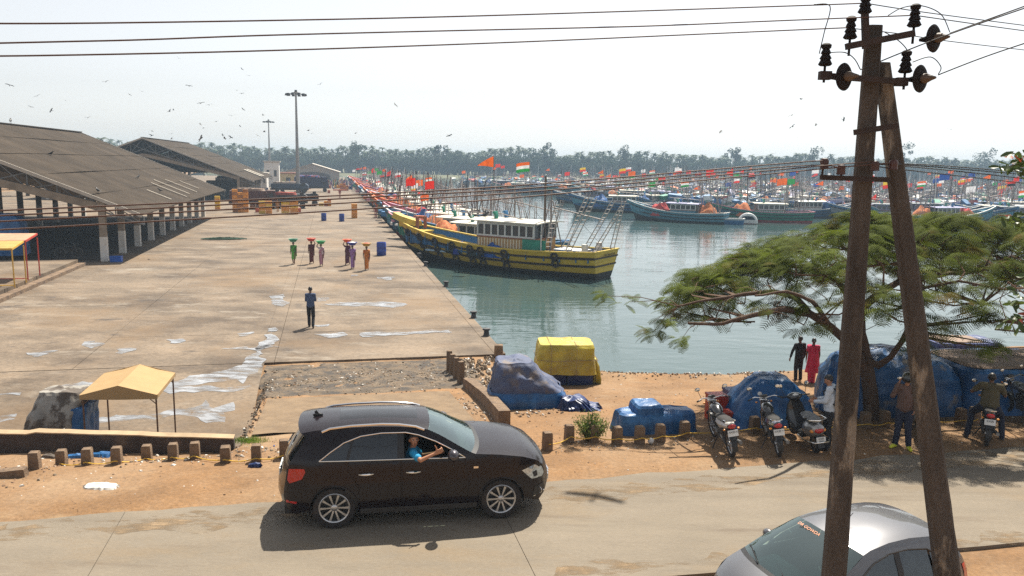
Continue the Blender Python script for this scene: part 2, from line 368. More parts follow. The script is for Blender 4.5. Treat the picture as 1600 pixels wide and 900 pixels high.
m_drift = mat('drifted_dirt', (.215, .15, .088), .95, var=.3, scale=2, fine=.25)
_n = m_drift.node_tree.nodes; _L = m_drift.node_tree.links; _t = _n.new('ShaderNodeTexNoise'); _t.inputs['Scale'].default_value = 1.8; _t.inputs['Detail'].default_value = 12; _t.inputs['Roughness'].default_value = .75
_mp = _n.new('ShaderNodeMapping'); _mp.inputs['Scale'].default_value = (.5, 1.6, 1); _tc = _n.new('ShaderNodeTexCoord'); _L.new(_tc.outputs['Object'], _mp.inputs[0]); _L.new(_mp.outputs[0], _t.inputs['Vector'])
_r = _n.new('ShaderNodeMapRange'); _r.inputs[1].default_value = .47; _r.inputs[2].default_value = .62; _L.new(_t.outputs[0], _r.inputs[0])
_tr = _n.new('ShaderNodeBsdfTransparent'); _mx = _n.new('ShaderNodeMixShader'); _L.new(_r.outputs[0], _mx.inputs[0]); _L.new(_tr.outputs[0], _mx.inputs[1]); _L.new(_n['Principled BSDF'].outputs[0], _mx.inputs[2]); _L.new(_mx.outputs[0], _n['Material Output'].inputs[0])
puddle([(-20, 826), (200, 812), (430, 797), (640, 786), (860, 766), (1100, 748), (1330, 728), (1620, 698), (1620, 722), (1330, 745), (1100, 768), (860, 790), (640, 806), (430, 822), (200, 834), (-20, 850)], 'dirt_drift', pm=m_drift)
puddle([(860, 905), (1140, 886), (1380, 868), (1620, 848), (1620, 830), (1380, 852), (1140, 868), (860, 884)], 'dirt_drift', pm=m_drift)

# left platform with two steps
plat = bpy.data.objects.new('loading_platform', None); COL.objects.link(plat); plat['kind'] = 'structure'
A = P(0, 478, QZ); B = P(132, 415, QZ); ua, va = uv(A.x, A.y); ub, vb = uv(B.x, B.y)
uu = ub + .1
for k, (off, h) in enumerate(((0, .20), (-.45, .40))):
    b = M(); ps = [W(ua - 30, va - 8), W(ua + off - .25, va - 8), W(uu + off, vb), W(uu - 30, vb)]
    b.prism([(p.x, p.y) for p in ps], QZ + (.0 if k == 0 else .2), QZ + h - .002 * k); b.build('platform_step', m_old if k == 0 else m_conc, plat, smooth=False)
# ================================================================ sheds
m_asb = mat('weathered_roof_sheet', (.054, .041, .030), .9, var=.32, scale=.35, col2=(.038, .029, .022), edge=(.45, .7), bump=.5, bscale=4, fine=.14, spec=.1)
m_asb2 = mat('pale_roof_sheet', (.38, .34, .28), .8, var=.15, scale=1)
m_colw = mat('whitewashed_column', (.62, .60, .56), .8, var=.12, scale=3, col2=(.35, .27, .2), edge=(.6, .75))
m_colr = mat('bare_column', (.25, .20, .15), .9, var=.25, scale=2)
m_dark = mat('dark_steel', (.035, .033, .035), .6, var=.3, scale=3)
m_truss = mat('truss_steel', (.16, .17, .18), .5, var=.3, scale=3)
m_fascia = mat('pale_fascia', (.42, .38, .33), .8, var=.15, scale=2)
def shed(label, v0, v1, ue, ze, ur, zr, ncol, step, loc_first, truss, yellow=False):
    base = W(ue, v0, QZ); t = thing('market_shed', label, 'shed', base, TH)
    hw = ue - ur; ul = ur - hw                       # local frame: x = u - ue, y = v - v0
    zb = -QZ
    def X(u, v, z): return (u - ue, v - v0, z + zb)
    # corrugated roof sheets: rows of overlapping sheets down each slope
    for side, (e, r) in enumerate((((ue, ze), (ur, zr)), ((ul, ze), (ur, zr)))):
        rows = 5 if side == 0 else 2
        for k in range(rows):
            f0, f1 = k / rows, (k + 1) / rows + .006
            a = (e[0] + (r[0] - e[0]) * f0, e[1] + (r[1] - e[1]) * f0 + .03); c = (e[0] + (r[0] - e[0]) * min(f1, 1), e[1] + (r[1] - e[1]) * min(f1, 1))
            b = M(); n = 80 if side == 0 else 20; L_ = v1 - v0; rs = []
            vs = []
            for i in range(n + 1):
                v = v0 + L_ * i / n; w_ = .010 * (1 if i % 2 else -1) + .05 * nz(v * .08, k * 3.1, side)
                for (p, q) in ((a, .006), (c, -.004)): vs.append(X(p[0], v, p[1] + w_ + q))
            fs = [(2 * i, 2 * i + 2, 2 * i + 3, 2 * i + 1) if side == 0 else (2 * i, 2 * i + 1, 2 * i + 3, 2 * i + 2) for i in range(n)]
            b.add(vs, fs); lo = [(x, y, z - .05) for x, y, z in vs]; b.add(lo, [f[::-1] for f in fs])
            b.build('roof_sheet_row', m_asb, t, smooth=False)
    # a few replaced pale sheets near the eave
    if loc_first:
        for (v, f0, f1) in ((v0 + 14, .04, .16), (v0 + 20.5, .03, .22), (v0 + 24, .05, .25), (v0 + 28.5, .05, .24), (v0 + 33, .08, .2)):
            b = M(); p = lambda f, vv: X(ue + (ur - ue) * f, vv, ze + (zr - ze) * f + .14)
            b.add([p(f0, v), p(f0, v + .22), p(f1, v + .22), p(f1, v)], [(0, 1, 2, 3)]); b.build('pale_sheet', m_asb2, t, smooth=False)
    else:
        b = M(); p = lambda f, vv: X(ue + (ur - ue) * f, vv, ze + (zr - ze) * f + .16)
        for v in (v0 + 22, v0 + 27): b.add([p(.03, v), p(.03, v + 2.4), p(.22, v + 2.4), p(.22, v)], [(0, 1, 2, 3)])
        b.build('pale_sheet', m_asb2, t, smooth=False)
    # barge boards, ridge capping
    for v in (v0 - .02, v1 + .02):
        for e_ in (ue, ul): b = M(); b.beam(X(e_, v, ze - .05), X(ur, v, zr - .05), .08, .22); b.build('barge_board', m_fascia, t)
    b = M(); b.beam(X(ur, v0, zr + .06), X(ur, v1, zr + .06), .5, .09); b.build('ridge_cap', m_asb, t)
    # columns, edge beams, cross frames
    uc = ue - 2.55; ucl = ul + 2.55; zt = ze + (zr - ze) * (2.55 / hw) - .45
    slope = (zr - ze) / hw
    for k in range(ncol):
        v = v0 + .35 + step * k
        for (u, lim) in ((uc, 99), (ur, 99), (ucl, 99)):
            h = (zt if u != ur else zt + 1.0) - QZ
            b = M(); b.box(X(u, v, QZ + h * .22), (.42, .42, h * .44), m=0); b.box(X(u, v, QZ + h * .72), (.40, .40, h * .56), m=1)
            if u == uc:
                b.box(X(u + .0, v, zt + .1), (.46, .5, .32), m=1)
            b.build('column', [m_colw if u != ucl or not yellow else m_colr, m_colr], t, smooth=False)
        if k % 2 == 0 or k < 2:
            b = M(); zc = zt + slope * .62 * (uc - ur)
            b.beam(X(uc, v, zt - .1), X(ur, v, zc - .1), .3, .5); b.beam(X(ucl, v, zt - .1), X(ur, v, zc - .1), .3, .5)
            b.build('portal_beam', m_colr, t)
    for v in ([v0 + .5, v1 - .5] if not truss else [v0 + .4, (v0 + v1) / 2, v1 - .4]):
        b = M()
        for sgn in (1, -1):
            N = 9; pr = None
            e = ue if sgn > 0 else ul
            for i in range(N + 1):
                f = i / N; uu = ur + (e - ur) * f; zt_ = zr + (ze - zr) * f - .18; zb_ = max(zt_ - 1.25 * (1 - f) - .25, ze - .4)
                zb_ = zt_ - (.5 + 1.2 * (1 - f))
                b.beam(X(uu, v, zt_), X(uu, v, zb_), .07, .07)
                if pr: b.beam(X(*pr[0]), X(uu, v, zt_), .1, .1); b.beam(X(*pr[1]), X(uu, v, zb_), .1, .1); b.beam(X(*pr[1]), X(uu, v, zt_), .06, .06); b.beam(X(*pr[0]), X(uu, v, zb_), .06, .06)
                pr = ((uu, v, zt_), (uu, v, zb_))
        b.build('roof_truss', m_truss, t)
    # dark panels added at far gable and landward side to darken the interior
    b = M(); q_ = [X(uc, v1 - .6, zt), X(ur, v1 - .6, zr - .35), X(ucl, v1 - .6, zt)]; b.rings([q_, [(x, y + .08, z) for x, y, z in q_]]); b.build('gable_dark_panel', m_dark, t, smooth=False)
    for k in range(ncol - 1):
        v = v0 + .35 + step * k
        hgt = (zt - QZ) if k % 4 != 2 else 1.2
        b = M(); b.box(X(ucl + .0, v + step / 2, QZ + hgt / 2), (.12, step - .45, hgt)); b.build('side_dark_panel', m_dark, t, smooth=False)
    b = M(); b.box(X((ucl + uc) / 2 - .3, (v0 + v1) / 2, QZ + .035), (uc - ucl - .4, v1 - v0 - 1.5, .05)); b.build('shed_floor', mat('shaded_shed_floor', (.035, .028, .023), .95, var=.4, scale=.6, col2=(.09, .07, .055), edge=(.58, .72)), t, smooth=False)  # wet floor tone, painted darker to deepen the shade inside
    b = M()
    for i in range(1, 8):
        f = i / 8
        b.beam(X(ue + (ur - ue) * f, v0 + .1, ze + (zr - ze) * f - .12), X(ue + (ur - ue) * f, v1 - .1, ze + (zr - ze) * f - .12), .09, .12)
    b.beam(X(uc, v0 + .3, zt + .05), X(uc, v1 - .3, zt + .05), .25, .3)
    b.build('purlins', m_dark, t, kind=None)
    return t
k_ = 7.0 / 6.8
def eave(px, py, U): p = ray(px, py); du = p.x * CU + p.y * SU; t = U / du; return uv(p.x * t, p.y * t)[1], CAM_H + p.z * t
UE = -12.3
va_, za_ = eave(222, 336, UE); vb_, zb_ = eave(352, 298, UE)
pr_ = PV(125, 207, vb_); ur_ = uv(pr_.x, pr_.y)[0]
SH1 = shed('open fish market shed with a wide brown sheet roof, nearest on the left', va_, vb_, UE, za_, ur_, pr_.z, 10, (vb_ - va_ - .9) / 9.0, True, False, True)
va2, za2 = eave(397, 283, UE); vb2, _ = eave(425, 275, UE); p2 = PV(222, 215, va2); ur2 = uv(p2.x, p2.y)[0]
SH2 = shed('second market shed behind the first, its gable truss open towards the viewer', va2, vb2, UE, za2, ur2, p2.z, 9, (vb2 - va2 - .9) / 8.0, False, True)
# cream infill panels inside the first shed, seen under the beam
tp = thing('notice_board', 'pale yellow panel standing inside the near shed under its beam', 'panel', W(-27.0, 66, QZ), TH)
b = M(); b.box((0, 0, 1.5), (1.6, .15, 2.4)); b.build('board', mat('cream_board', (.62, .55, .33), .8), tp); b = M(); b.box((-.7, 0, .2), (.1, .12, .4)); b.box((.7, 0, .2), (.1, .12, .4)); b.build('leg', m_dark, tp)

# third shed closing the quay
def far_shed():
    V = 262; t = thing('auction_hall', 'small pale hall with a shallow gable at the far end of the quay', 'hall', W(-5, V, QZ), TH)
    b = M(); pk = 4.75 - QZ; e = 2.3 - QZ
    prof = [(-8.3, 0), (8.2, 0), (8.2, e), (-.2, pk), (-8.3, e)]
    b2 = [(x, 0, z) for x, z in prof]; b3 = [(x, 24, z) for x, z in prof]; b.rings([b2, b3]); b.build('wall', mat('hall_wall', (.34, .33, .31), .9), t, smooth=False)
    b = M(); ar = [(5.6 * cos(a), 0, 1.3 * sin(a) + 1.9) for a in [pi * i / 12 for i in range(13)]] + [(-5.6, 0, 0), (5.6, 0, 0)]
    b.rings([[(x - .2, -.03, z) for x, y, z in ar], [(x - .2, .4, z) for x, y, z in ar]]); b.build('arched_opening', mat('dim_opening', (.10, .10, .11), .9), t, smooth=False)
    b = M(); b.beam((-8.9, 12, e - .1), (-.2, 12, pk + .12), 25.2, .14); b.beam((8.8, 12, e - .1), (-.2, 12, pk + .12), 25.2, .14); b.build('roof', m_fascia, t, smooth=False)
far_shed()
def small_building(label, px, py, wd, dp, h, m, V, roof=None):
    p = PV(px, py, V); u, v = uv(p.x, p.y); t = thing('small_building', label, 'building', W(u, V, QZ), TH)
    b = M(); b.box((0, dp / 2, h / 2), (wd, dp, h)); b.build('wall', m, t, smooth=False)
    b = M(); b.box((0, dp / 2, h + .15), (wd + .6, dp + .6, .3)); b.build('roof', roof or m_fascia, t, smooth=False)
    for k in range(2):
        b = M(); b.box((-wd / 4 + k * wd / 2, -.04, h * .55), (wd * .16, .1, h * .25)); b.build('window', m_dark, t, smooth=False)
    return t
m_white = mat('white_paint', (.72, .70, .66), .7, var=.08, scale=1, col2=(.5, .45, .38), edge=(.62, .8))
m_pink = mat('pink_paint', (.55, .30, .27), .8)
small_building('white block house with a flat roof behind the second shed', 425, 290, 3.6, 4, 6.2, m_white, 215)
small_building('low pink building with a brown roof beyond the parked trucks', 440, 287, 7, 5, 3.2, mat('ochre_wall', (.45, .36, .2), .9), 225, mat('brown_roof', (.28, .12, .09), .9))
small_building('low white shop front at the end of the second shed', 410, 300, 2.0, 6, 3.6, m_white, 192)

# light masts
m_galv = mat('galvanised_steel', (.30, .29, .28), .5, metal=.3, var=.15)
def mast(label, foot, top):
    p = P(*foot, QZ); tz = PY(*top, p.y).z - QZ
    t = thing('light_mast', label, 'light mast', p, TH, 'high light masts on the quay')
    b = M(); b.tube([(0, 0, 0), (0, 0, tz * .5), (0, 0, tz - .3)], [.42, .3, .17], 10); b.build('mast_pole', m_galv, t)
    b = M(); b.lathe([(.9, tz - .35), (.95, tz - .25), (.3, tz - .1), (.25, tz + .3)], 10); b.build('head_frame', m_dark, t)
    b = M(); b.torus((0, 0, tz - .5), 1.5, .06, 'Z', 20, 5)
    for i in range(6): b.beam((0, 0, tz - .3), (1.5 * cos(i * pi / 3), 1.5 * sin(i * pi / 3), tz - .5), .06, .06)
    b.build('lamp_ring', m_dark, t)
    for i in range(10):
        a = 2 * pi * i / 10; b = M(); b.box((1.85 * cos(a), 1.85 * sin(a), tz - .62), (.62, .5, .42), a, top=.7); b.build('floodlight', m_dark, t, smooth=False)
    b = M(); b.box((0, 0, .25), (1.6, 1.6, .5)); b.build('footing', m_lite, t)
mast('tall steel light mast with a ring of floodlights, the nearer and taller looking one', (466, 303), (463, 143))
mast('steel light mast with a ring of floodlights, the farther one behind the second shed', (422, 278), (422, 188))

# ================================================================ retaining wall, kerb wall, bollards
t = thing('retaining_wall', 'long low soot dark wall along the left yard behind the bollards', 'wall', W(-7, 19.2, -1.4))
b = M(); o0 = Vector(W(-7, 19.2, -1.4)); n = 50; rs = []
for i in range(n + 1):
    u = -13.5 + (11.35) * i / n; v = wall_v(u) + .03 * nz(u, 8); zt = -.07 - .0 * u + .02 * nz(u * 2, 1) + (.05 if u > -6.6 else 0)
    g = -1.6
    rs.append([W(u, v - .12, g) - o0, W(u, v + .12, g) - o0, W(u, v + .11, zt) - o0, W(u, v - .11, zt - .01) - o0])
b.rings(rs); b.build('wall', mat('soot_wall', (.05, .036, .03), .95, var=.4, scale=2.5, col2=(.13, .09, .06), edge=(.55, .7), bump=.8), t, ang=30)
b = M(); b.rings([[r[3] + Vector((0, -.01, .012)), r[2] + Vector((0, .01, .012)), r[2] + Vector((0, .01, .04)), r[3] + Vector((0, -.01, .04))] for r in rs]); b.build('coping', mat('dusty_coping', (.36, .26, .16), .95, var=.2), t, ang=30)

def kerb_wall():
    a = P(788, 668); c = P(730, 605); t = thing('kerb_wall', 'thick low concrete wall running from the bollards towards the quay', 'wall', a)
    d = (c - a); b = M(); n = 10; rs = []; sx = Vector((d.y, -d.x, 0)).normalized() * .16
    for i in range(n + 1):
        q = d * (i / n); q.z = 0; g = -.75; zt = .42 + .02 * nz(i * .8, 3) + (c.z - a.z - .12) * i / n; g = min(g, zt - .8); k = .10 * sin(i / n * 3)
        off = Vector((k, 0, 0)); rs.append([q - sx + off + Vector((0, 0, g)), q + sx + off + Vector((0, 0, g)), q + sx * .9 + off + Vector((0, 0, zt)), q - sx * .9 + off + Vector((0, 0, zt))])
    b.rings(rs); b.build('wall', m_block, t, ang=30)
kerb_wall()
def bollard_mesh(seed, h=.5, w_=.2):
    b = M(); rs = []
    for k, z in enumerate((-.3, 0, h * .5, h * .93, h)):
        q = w_ / 2 * (1 - .03 * k) * (.9 if k == 4 else 1)
        rs.append([Vector((sx * q + .012 * nz(seed, k, sx * 3 + sy), sy * q + .012 * nz(seed, k, 7 + sx + sy * 3), z + (.02 * nz(seed * 3, sx, sy * 2) if k > 3 else 0))) for sx, sy in ((-1, -1), (1, -1), (1, 1), (-1, 1))])
    b.rings(rs); return b.mesh('bollard', m_block, True, 30)
bm_ = [bollard_mesh(i * 1.7) for i in range(4)]
GB = 'square concrete bollards along the road shoulder'
bl = [(12, 745, 0, 'toppled on its side at the far left edge'), (55, 732, 1, 'leftmost upright one of the row in front of the long dark wall'), (97, 728, 0, 'second upright one from the left by the white litter'),
      (137, 726, 1, 'third upright one from the left, with blue rags behind it'), (183, 724, 1, 'fourth upright one from the left, in front of the tan canopy'), (230, 720, 2, 'fifth upright one from the left, in front of the long dark wall'),
      (271, 718, 1, 'sixth upright one from the left, right of the canopy'), (305, 716, 1, 'seventh upright one from the left, slightly broken'), (353, 722, 3, 'with a broken crumbled top near the wall end'),
      (401, 720, 0, 'just right of the dark wall end by the grass tuft'), (444, 715, 0, 'half hidden by the rear of the dark car'),
      (815, 704, 0, 'first one right of the dark car nose, near the kerb wall'), (855, 702, 0, 'second one right of the dark car nose'), (889, 690, 0, 'left of the green bush'), (927, 690, 0, 'half swallowed by the green bush'),
      (964, 693, 0, 'just right of the green bush'), (999, 692, 0, 'in front of the left half of the low blue bundle'), (1031, 689, 0, 'in front of the middle of the low blue bundle'), (1069, 684, 0, 'at the right end of the low blue bundle'),
      (1178, 676, 0, 'between the first two parked motorcycles'), (1351, 668, 0, 'left of the tree trunk'), (1381, 666, 0, 'right of the tree trunk'), (1440, 662, 1, 'behind the parked black motorcycle near the right pole'), (1500, 662, 1, 'right of the right pole by the big blue cover'), (1521, 660, 1, 'beside the seated rider')]
BP = []
for i, (px, py, k, d) in enumerate(bl):
    p = P(px, py); o = bpy.data.objects.new('bollard', bm_[i % 4]); COL.objects.link(o); o.location = p; o.rotation_euler = (0, 0, TH + .12 * nz(i, 3.3))
    if i == 0: o.rotation_euler = (0.3, 1.45, .4); o.location.z += .05
    if k == 3: o.rotation_euler.x = .1; o.scale = (1.05, 1, .95)
    hpx = {11: .36, 12: .50, 13: .62, 14: .45}.get(i)
    o.scale.z = .70 if i < 10 else .78
    tag(o, 'square concrete bollard ' + d, 'bollard', GB); BP.append(p)
GP = 'tall concrete posts by the rubble strip'
for i, (px, py, h) in enumerate(((702, 580, .72), (707, 585, .7), (713, 592, .72), (720, 600, .74))):
    p = P(px, py); o = bpy.data.objects.new('marker_post', bollard_mesh(9 + i, h, .19)); COL.objects.link(o); o.location = p; o.rotation_euler = (0, 0, TH + .1 * i)
    tag(o, 'upright concrete post beside the rubble strip, %s of the four in line' % ('farthest', 'second farthest', 'second nearest', 'nearest')[i], 'post', GP)
p = P(779, 556, QZ); o = bpy.data.objects.new('mooring_stub', bollard_mesh(20, .42, .34)); COL.objects.link(o); o.location = p; tag(o, 'broken concrete stub on the corner of the quay above the water', 'post')
# yellow rope along the bollards
m_rope = mat('yellow_rope', (.65, .40, .05), .8)
def rope(pts, r, m, label, name='rope', cat='rope', sag=.05):
    b = M(); q = []
    for a, c in zip(pts, pts[1:]):
        for k in range(4): x = a.lerp(c, k / 4); x.z -= sag * sin(pi * k / 4); q.append(x)
    q.append(pts[-1]); o0 = q[0].copy(); b.tube([x - o0 for x in q], r, 5); o = b.build(name, m); o.location = o0; return tag(o, label, cat)
nd = Vector((SU, -CU, 0)) * .13
rope([BP[i] + nd + Vector((0, 0, .10)) for i in range(2, 11)], .012, m_rope, 'thin yellow rope strung along the left bollards')
rope([BP[i] + nd + Vector((0, 0, .16)) for i in range(12, 20)], .012, m_rope, 'thin yellow rope strung along the bollards beside the bush and blue bundle')
rope([BP[i] + nd + Vector((0, 0, .13)) for i in range(19, 25)], .012, m_rope, 'thin yellow rope running behind the parked motorcycles')

# quay mooring rings and small bollards on the quay edge
for i, (px, py) in enumerate(((665, 416), (697, 448), (740, 497), (655, 402), (760, 525))):
    p = P(px, py, QZ); b = M(); b.lathe([(.16, 0), (.12, .06), (.10, .22), (.17, .26), (.15, .32), (.03, .33)], 10); o = b.build('mooring_bollard', m_dark); o.location = p
    tag(o, 'stubby dark mooring bollard on the quay edge, number %s from the viewer' % ('four', 'three', 'two', 'five', 'one')[i] if False else 'stubby dark mooring bollard on the open quay edge ' + ('near the yellow hull', 'midway to the yellow hull', 'near the wet streaks', 'under the yellow bow', 'closest to the corner')[i], 'mooring bollard', 'mooring bollards on the quay edge')

# ================================================================ tan canopy
m_tan = mat('tan_canvas', (.36, .235, .105), .85, var=.08, scale=2, col2=(.42, .27, .13), edge=(.6, .8), bump=.15, bscale=6)
m_rust = mat('rusty_tube', (.14, .075, .045), .8, var=.3, scale=9)
def canopy():
    nl = PY(128, 617, 18.95); nr = PY(243, 618, 19.1); br = PY(270, 578, 21.1)
    nl = Vector(nl); nr = Vector(nr); d = Vector((br.x - nr.x, br.y - nr.y, 0)); z = nl.z; r = (nr - nl); r.z = 0
    base = -1.60; t = thing('canopy_stall', 'small tan canvas canopy on four thin brown posts', 'canopy', Vector((nl.x, nl.y, base)))
    O = Vector((nl.x, nl.y, base)); H = z - base
    def q(a, c, h): v = r * a + d * c; v.z = h; return v
    m_in = []
    b = M(); pk = .24; n = 8; rs = []
    for j in range(n + 1):
        c = j / n; sag = .018 * sin(pi * (c * 3 % 1))
        rs.append([q(-.03, c * 1.04 - .02, H), q(.25, c * 1.04 - .02, H + pk * .5 - .015 - sag), q(.5, c * 1.04 - .02, H + pk - sag * .4), q(.75, c * 1.04 - .02, H + pk * .5 - .015 - sag), q(1.03, c * 1.04 - .02, H)])
    b.rings(rs, 0, False); b.rings([[p - Vector((0, 0, .012)) for p in x][::-1] for x in rs], 0, False); b.build('canvas_roof', m_tan, t, ang=25)
    for c in (-.022, 1.022):
        b = M(); f = [q(-.03, c, H), q(.5, c, H + pk), q(1.03, c, H)]; g = [q(-.03, c, H - .11), q(.5, c, H - .12), q(1.03, c, H - .11)]
        e = d.normalized() * .01; b.rings([[f[0], f[1], f[2], g[2], g[1], g[0]], [x + e for x in [f[0], f[1], f[2], g[2], g[1], g[0]]]]); b.build('valance', m_tan, t, smooth=False)
    for a in (-.03, 1.03):
        b = M(); b.beam(q(a, 0, H - .04), q(a, 1, H - .04), .012, .09); b.build('valance', m_tan, t, smooth=False)
    for (a, c) in ((0, 0.02), (1, .02), (0.0, .98), (1, .98)):
        b = M(); b.tube([q(a, c, 0), q(a, c, H)], .022, 8); b.build('post', m_rust, t)
    b = M()
    for (a, c, s) in ((0, .02, 1), (1, .02, -1), (1, .98, -1), (0, .98, 1)): b.tube([q(a, c, H - .26), q(a + s * .13, c, H - .06)], .012, 6)
    b.tube([q(0, .02, H - .02), q(1, .02, H - .02)], .014, 6); b.tube([q(0, .98, H - .02), q(1, .98, H - .02)], .014, 6); b.tube([q(.5, 0, H + pk - .03), q(.5, 1, H + pk - .03)], .014, 6)
    b.build('frame', m_rust, t)
canopy()
# two small awnings at the left edge
def awning(label, p0, p1, dp, h, mt, mp_):
    a = P(*p0, QZ + .4); t = thing('awning_stall', label, 'awning', a, TH)
    wd = p1; b = M(); b.add([(-wd, -.0, h - .12), (0, 0, h - .12), (0, dp, h + .1), (-wd, dp, h + .1)], [(0, 1, 2, 3)]); b.add([(-wd, 0, h - .15), (0, 0, h - .15), (0, dp, h + .07), (-wd, dp, h + .07)], [(3, 2, 1, 0)])
    b.build('awning_cloth', mt, t, smooth=False); b = M(); b.beam((-wd, -.01, h - .17), (0, -.01, h - .17), .05, .1); b.beam((.01, 0, h - .17), (.01, dp, h + .05), .05, .1); b.build('valance', mp_, t)
    for x, y in ((0, 0), (0, dp), (-wd, 0), (-wd, dp)):
        b = M(); b.tube([(x, y, 0), (x, y, h - .15)], .035, 6); b.build('post', mp_, t)
    b = M(); b.tube([(0, 0, .1), (-wd, 0, .1)], .025, 6); b.build('rail', mp_, t)
awning('yellow topped metal awning frame at the left edge on the platform', (23, 449), 2.6, 1.6, 2.1, mat('ochre_sheet', (.42, .28, .07), .6), mat('yellow_post', (.60, .35, .05), .6))
awning('awning with a faded pink sheet and red frame behind the yellow one', (44, 438), 3.0, 1.8, 2.25, mat('pink_sheet', (.42, .25, .15), .7), mat('red_post', (.45, .04, .02), .6))

# ================================================================ A-frame power poles
m_pole = mat('pole_concrete', (.066, .055, .047), .95, var=.5, scale=3.5, col2=(.24, .205, .165), edge=(.56, .64), bump=1.0, bscale=16, fine=.4, stretch=(1, 1, .3))
m_iron = mat('rusty_iron', (.035, .022, .018), .8, var=.4, scale=8)
m_porc = mat('brown_porcelain', (.014, .010, .009), .7, var=.3, scale=8, spec=.15)
YP = 8.3
PA = PY(1366, 40, YP); PB = PY(1296, 1010, YP); PB.z = 0
PC = PY(1378, 98, YP + .08); PD = PY(1517, 1010, YP + .1); PD.z = 0
t = thing('power_pole', 'pair of leaning concrete power poles joined near the top by iron bars and insulators', 'power pole', (PB + PD) / 2)
O = (PB + PD) / 2
def conc_pole(a, c, w0, w1, h):
    b = M(); rs = []; n = 26; d = (c - a); sx = Vector((1, 0, 0))
    for i in range(n + 1):
        f = i / n; q = a + d * f - O; ww = (w0 + (w1 - w0) * f) / 2; hh = ww * h
        cc = ww * .35; jit = lambda s: .006 * nz(i * .9, s, f * 9)
        rs.append([q + Vector((x + jit(k), y + jit(k + 9), 0)) for k, (x, y) in enumerate(((-ww + cc, -hh), (ww - cc, -hh), (ww, -hh + cc), (ww, hh - cc), (ww - cc, hh), (-ww + cc, hh), (-ww, hh - cc), (-ww, -hh + cc)))])
    b.rings(rs); b.build('concrete_pole', m_pole, t, ang=30)
conc_pole(PB, PA, .262, .15, .8); conc_pole(PD, PC, .285, .15, .8)
def pp(px, py, y=0.0): return PY(px, py, YP - .16 + y) - O
b = M(); b.beam(pp(1334, 207), pp(1404, 196), .02, .055); b.build('tie_bar', m_iron, t); b = M(); b.beam(pp(1334, 207, .34), pp(1404, 196, .34), .02, .055); b.build('tie_bar', m_iron, t)
b = M(); b.beam(pp(1282, 277), pp(1390, 281), .05, .05); b.tube([pp(1284, 277), pp(1286, 262)], .012); b.tube([pp(1313, 279), pp(1316, 266)], .012); b.build('lower_crossarm', m_iron, t)
b = M(); b.beam(pp(1322, 73), pp(1428, 52), .06, .06); b.build('upper_crossarm', m_iron, t)
b = M(); b.beam(pp(1284, 118), pp(1412, 128), .06, .055); b.box(pp(1289, 118), (.11, .08, .08)); b.box(pp(1408, 128), (.11, .08, .08)); b.build('middle_crossarm', m_iron, t)
b = M(); b.beam(pp(1351, 12), pp(1353, 76), .06, .05); b.build('top_bracket', m_iron, t)
def pin(px, py):    # pin insulator: stacked sheds on a steel pin
    b = M(); c = pp(px, py); b.lathe([(.012, -.16), (.012, 0), (.05, .0), (.068, .015), (.045, .06), (.058, .07), (.036, .11), (.05, .12), (.032, .16), (.046, .17), (.05, .20), (.03, .215), (.012, .22)], 14, c); b.build('pin_insulator', m_porc, t)
for q in ((1351, 21), (1328, 61), (1428, 42), (1289, 103), (1414, 114)): pin(*q)
for q, ln in (((1459, 60), 1), ((1319, 120), 1), ((1438, 123), 1)):   # strain discs
    b = M(); c = pp(*q, -.05); R = Matrix.Rotation(radians(36), 3, 'Z') @ Matrix.Rotation(radians(90), 3, 'X')
    b.lathe([(.015, -.14), (.03, -.08), (.04, -.03), (.128, -.012), (.135, .0), (.12, .012), (.09, .02), (.05, .02), (.045, .06), (.03, .07), (.01, .12)], 24, c, R=R)
    b.build('strain_insulator', m_porc, t)
    b = M(); b.lathe([(.047, .018), (.048, .06), (.028, .10), (.01, .15)], 12, c + Vector((0, -.006, 0)), R=R); b.build('insulator_cap', mat('clamp_metal', (.09, .06, .04), .6), t)
for q in ((1288, 256), (1314, 266), (1367, 260), (1396, 258)):
    b = M(); b.lathe([(.03, -.045), (.045, -.04), (.04, .0), (.045, .02), (.035, .05), (.02, .055)], 12, pp(*q)); b.build('shackle_insulator', mat('red_porcelain', (.06, .02, .015), .4), t)

m_wire = mat('copper_brown_wire', (.085, .045, .035), .7, var=.2)
m_wire2 = mat('dark_wire', (.03, .028, .028), .7, var=.2)
def wire(pts, r, label, m=m_wire, g='wires of the power line'):
    """pts: (px, py, Y): a cable hung between real points"""
    q = [Vector(PY(*p)) for p in pts]; out = []
    for i in range(len(q) - 1):
        for k in range(6):
            f = k / 6; p0 = q[max(i - 1, 0)]; p1, p2 = q[i], q[i + 1]; p3 = q[min(i + 2, len(q) - 1)]
            out.append(.5 * ((2 * p1) + (-p0 + p2) * f + (2 * p0 - 5 * p1 + 4 * p2 - p3) * f * f + (-p0 + 3 * p1 - 3 * p2 + p3) * f ** 3))
    out.append(q[-1]); o0 = out[0].copy(); b = M(); b.tube([x - o0 for x in out], r, 6); o = b.build('power_cable', m); o.location = o0; return tag(o, label, 'cable', g)
yp = YP - .16; LY = 5.6
wire([(-120, 36, LY), (100, 36.5, LY + .3), (420, 32, LY + .9), (700, 26, LY + 1.4), (1000, 17, 7.5), (1270, 8, 8.0), (1348, 5, yp)], .0062, 'uppermost thin cable crossing the sky to the pole top')
wire([(-120, 70, LY), (100, 65, LY + .3), (225, 62, LY + .5), (420, 55, LY + .9), (700, 48, LY + 1.5), (1000, 41, 7.4), (1200, 33, 7.9), (1425, 24, yp)], .0062, 'middle thin cable crossing the sky to the right insulator')
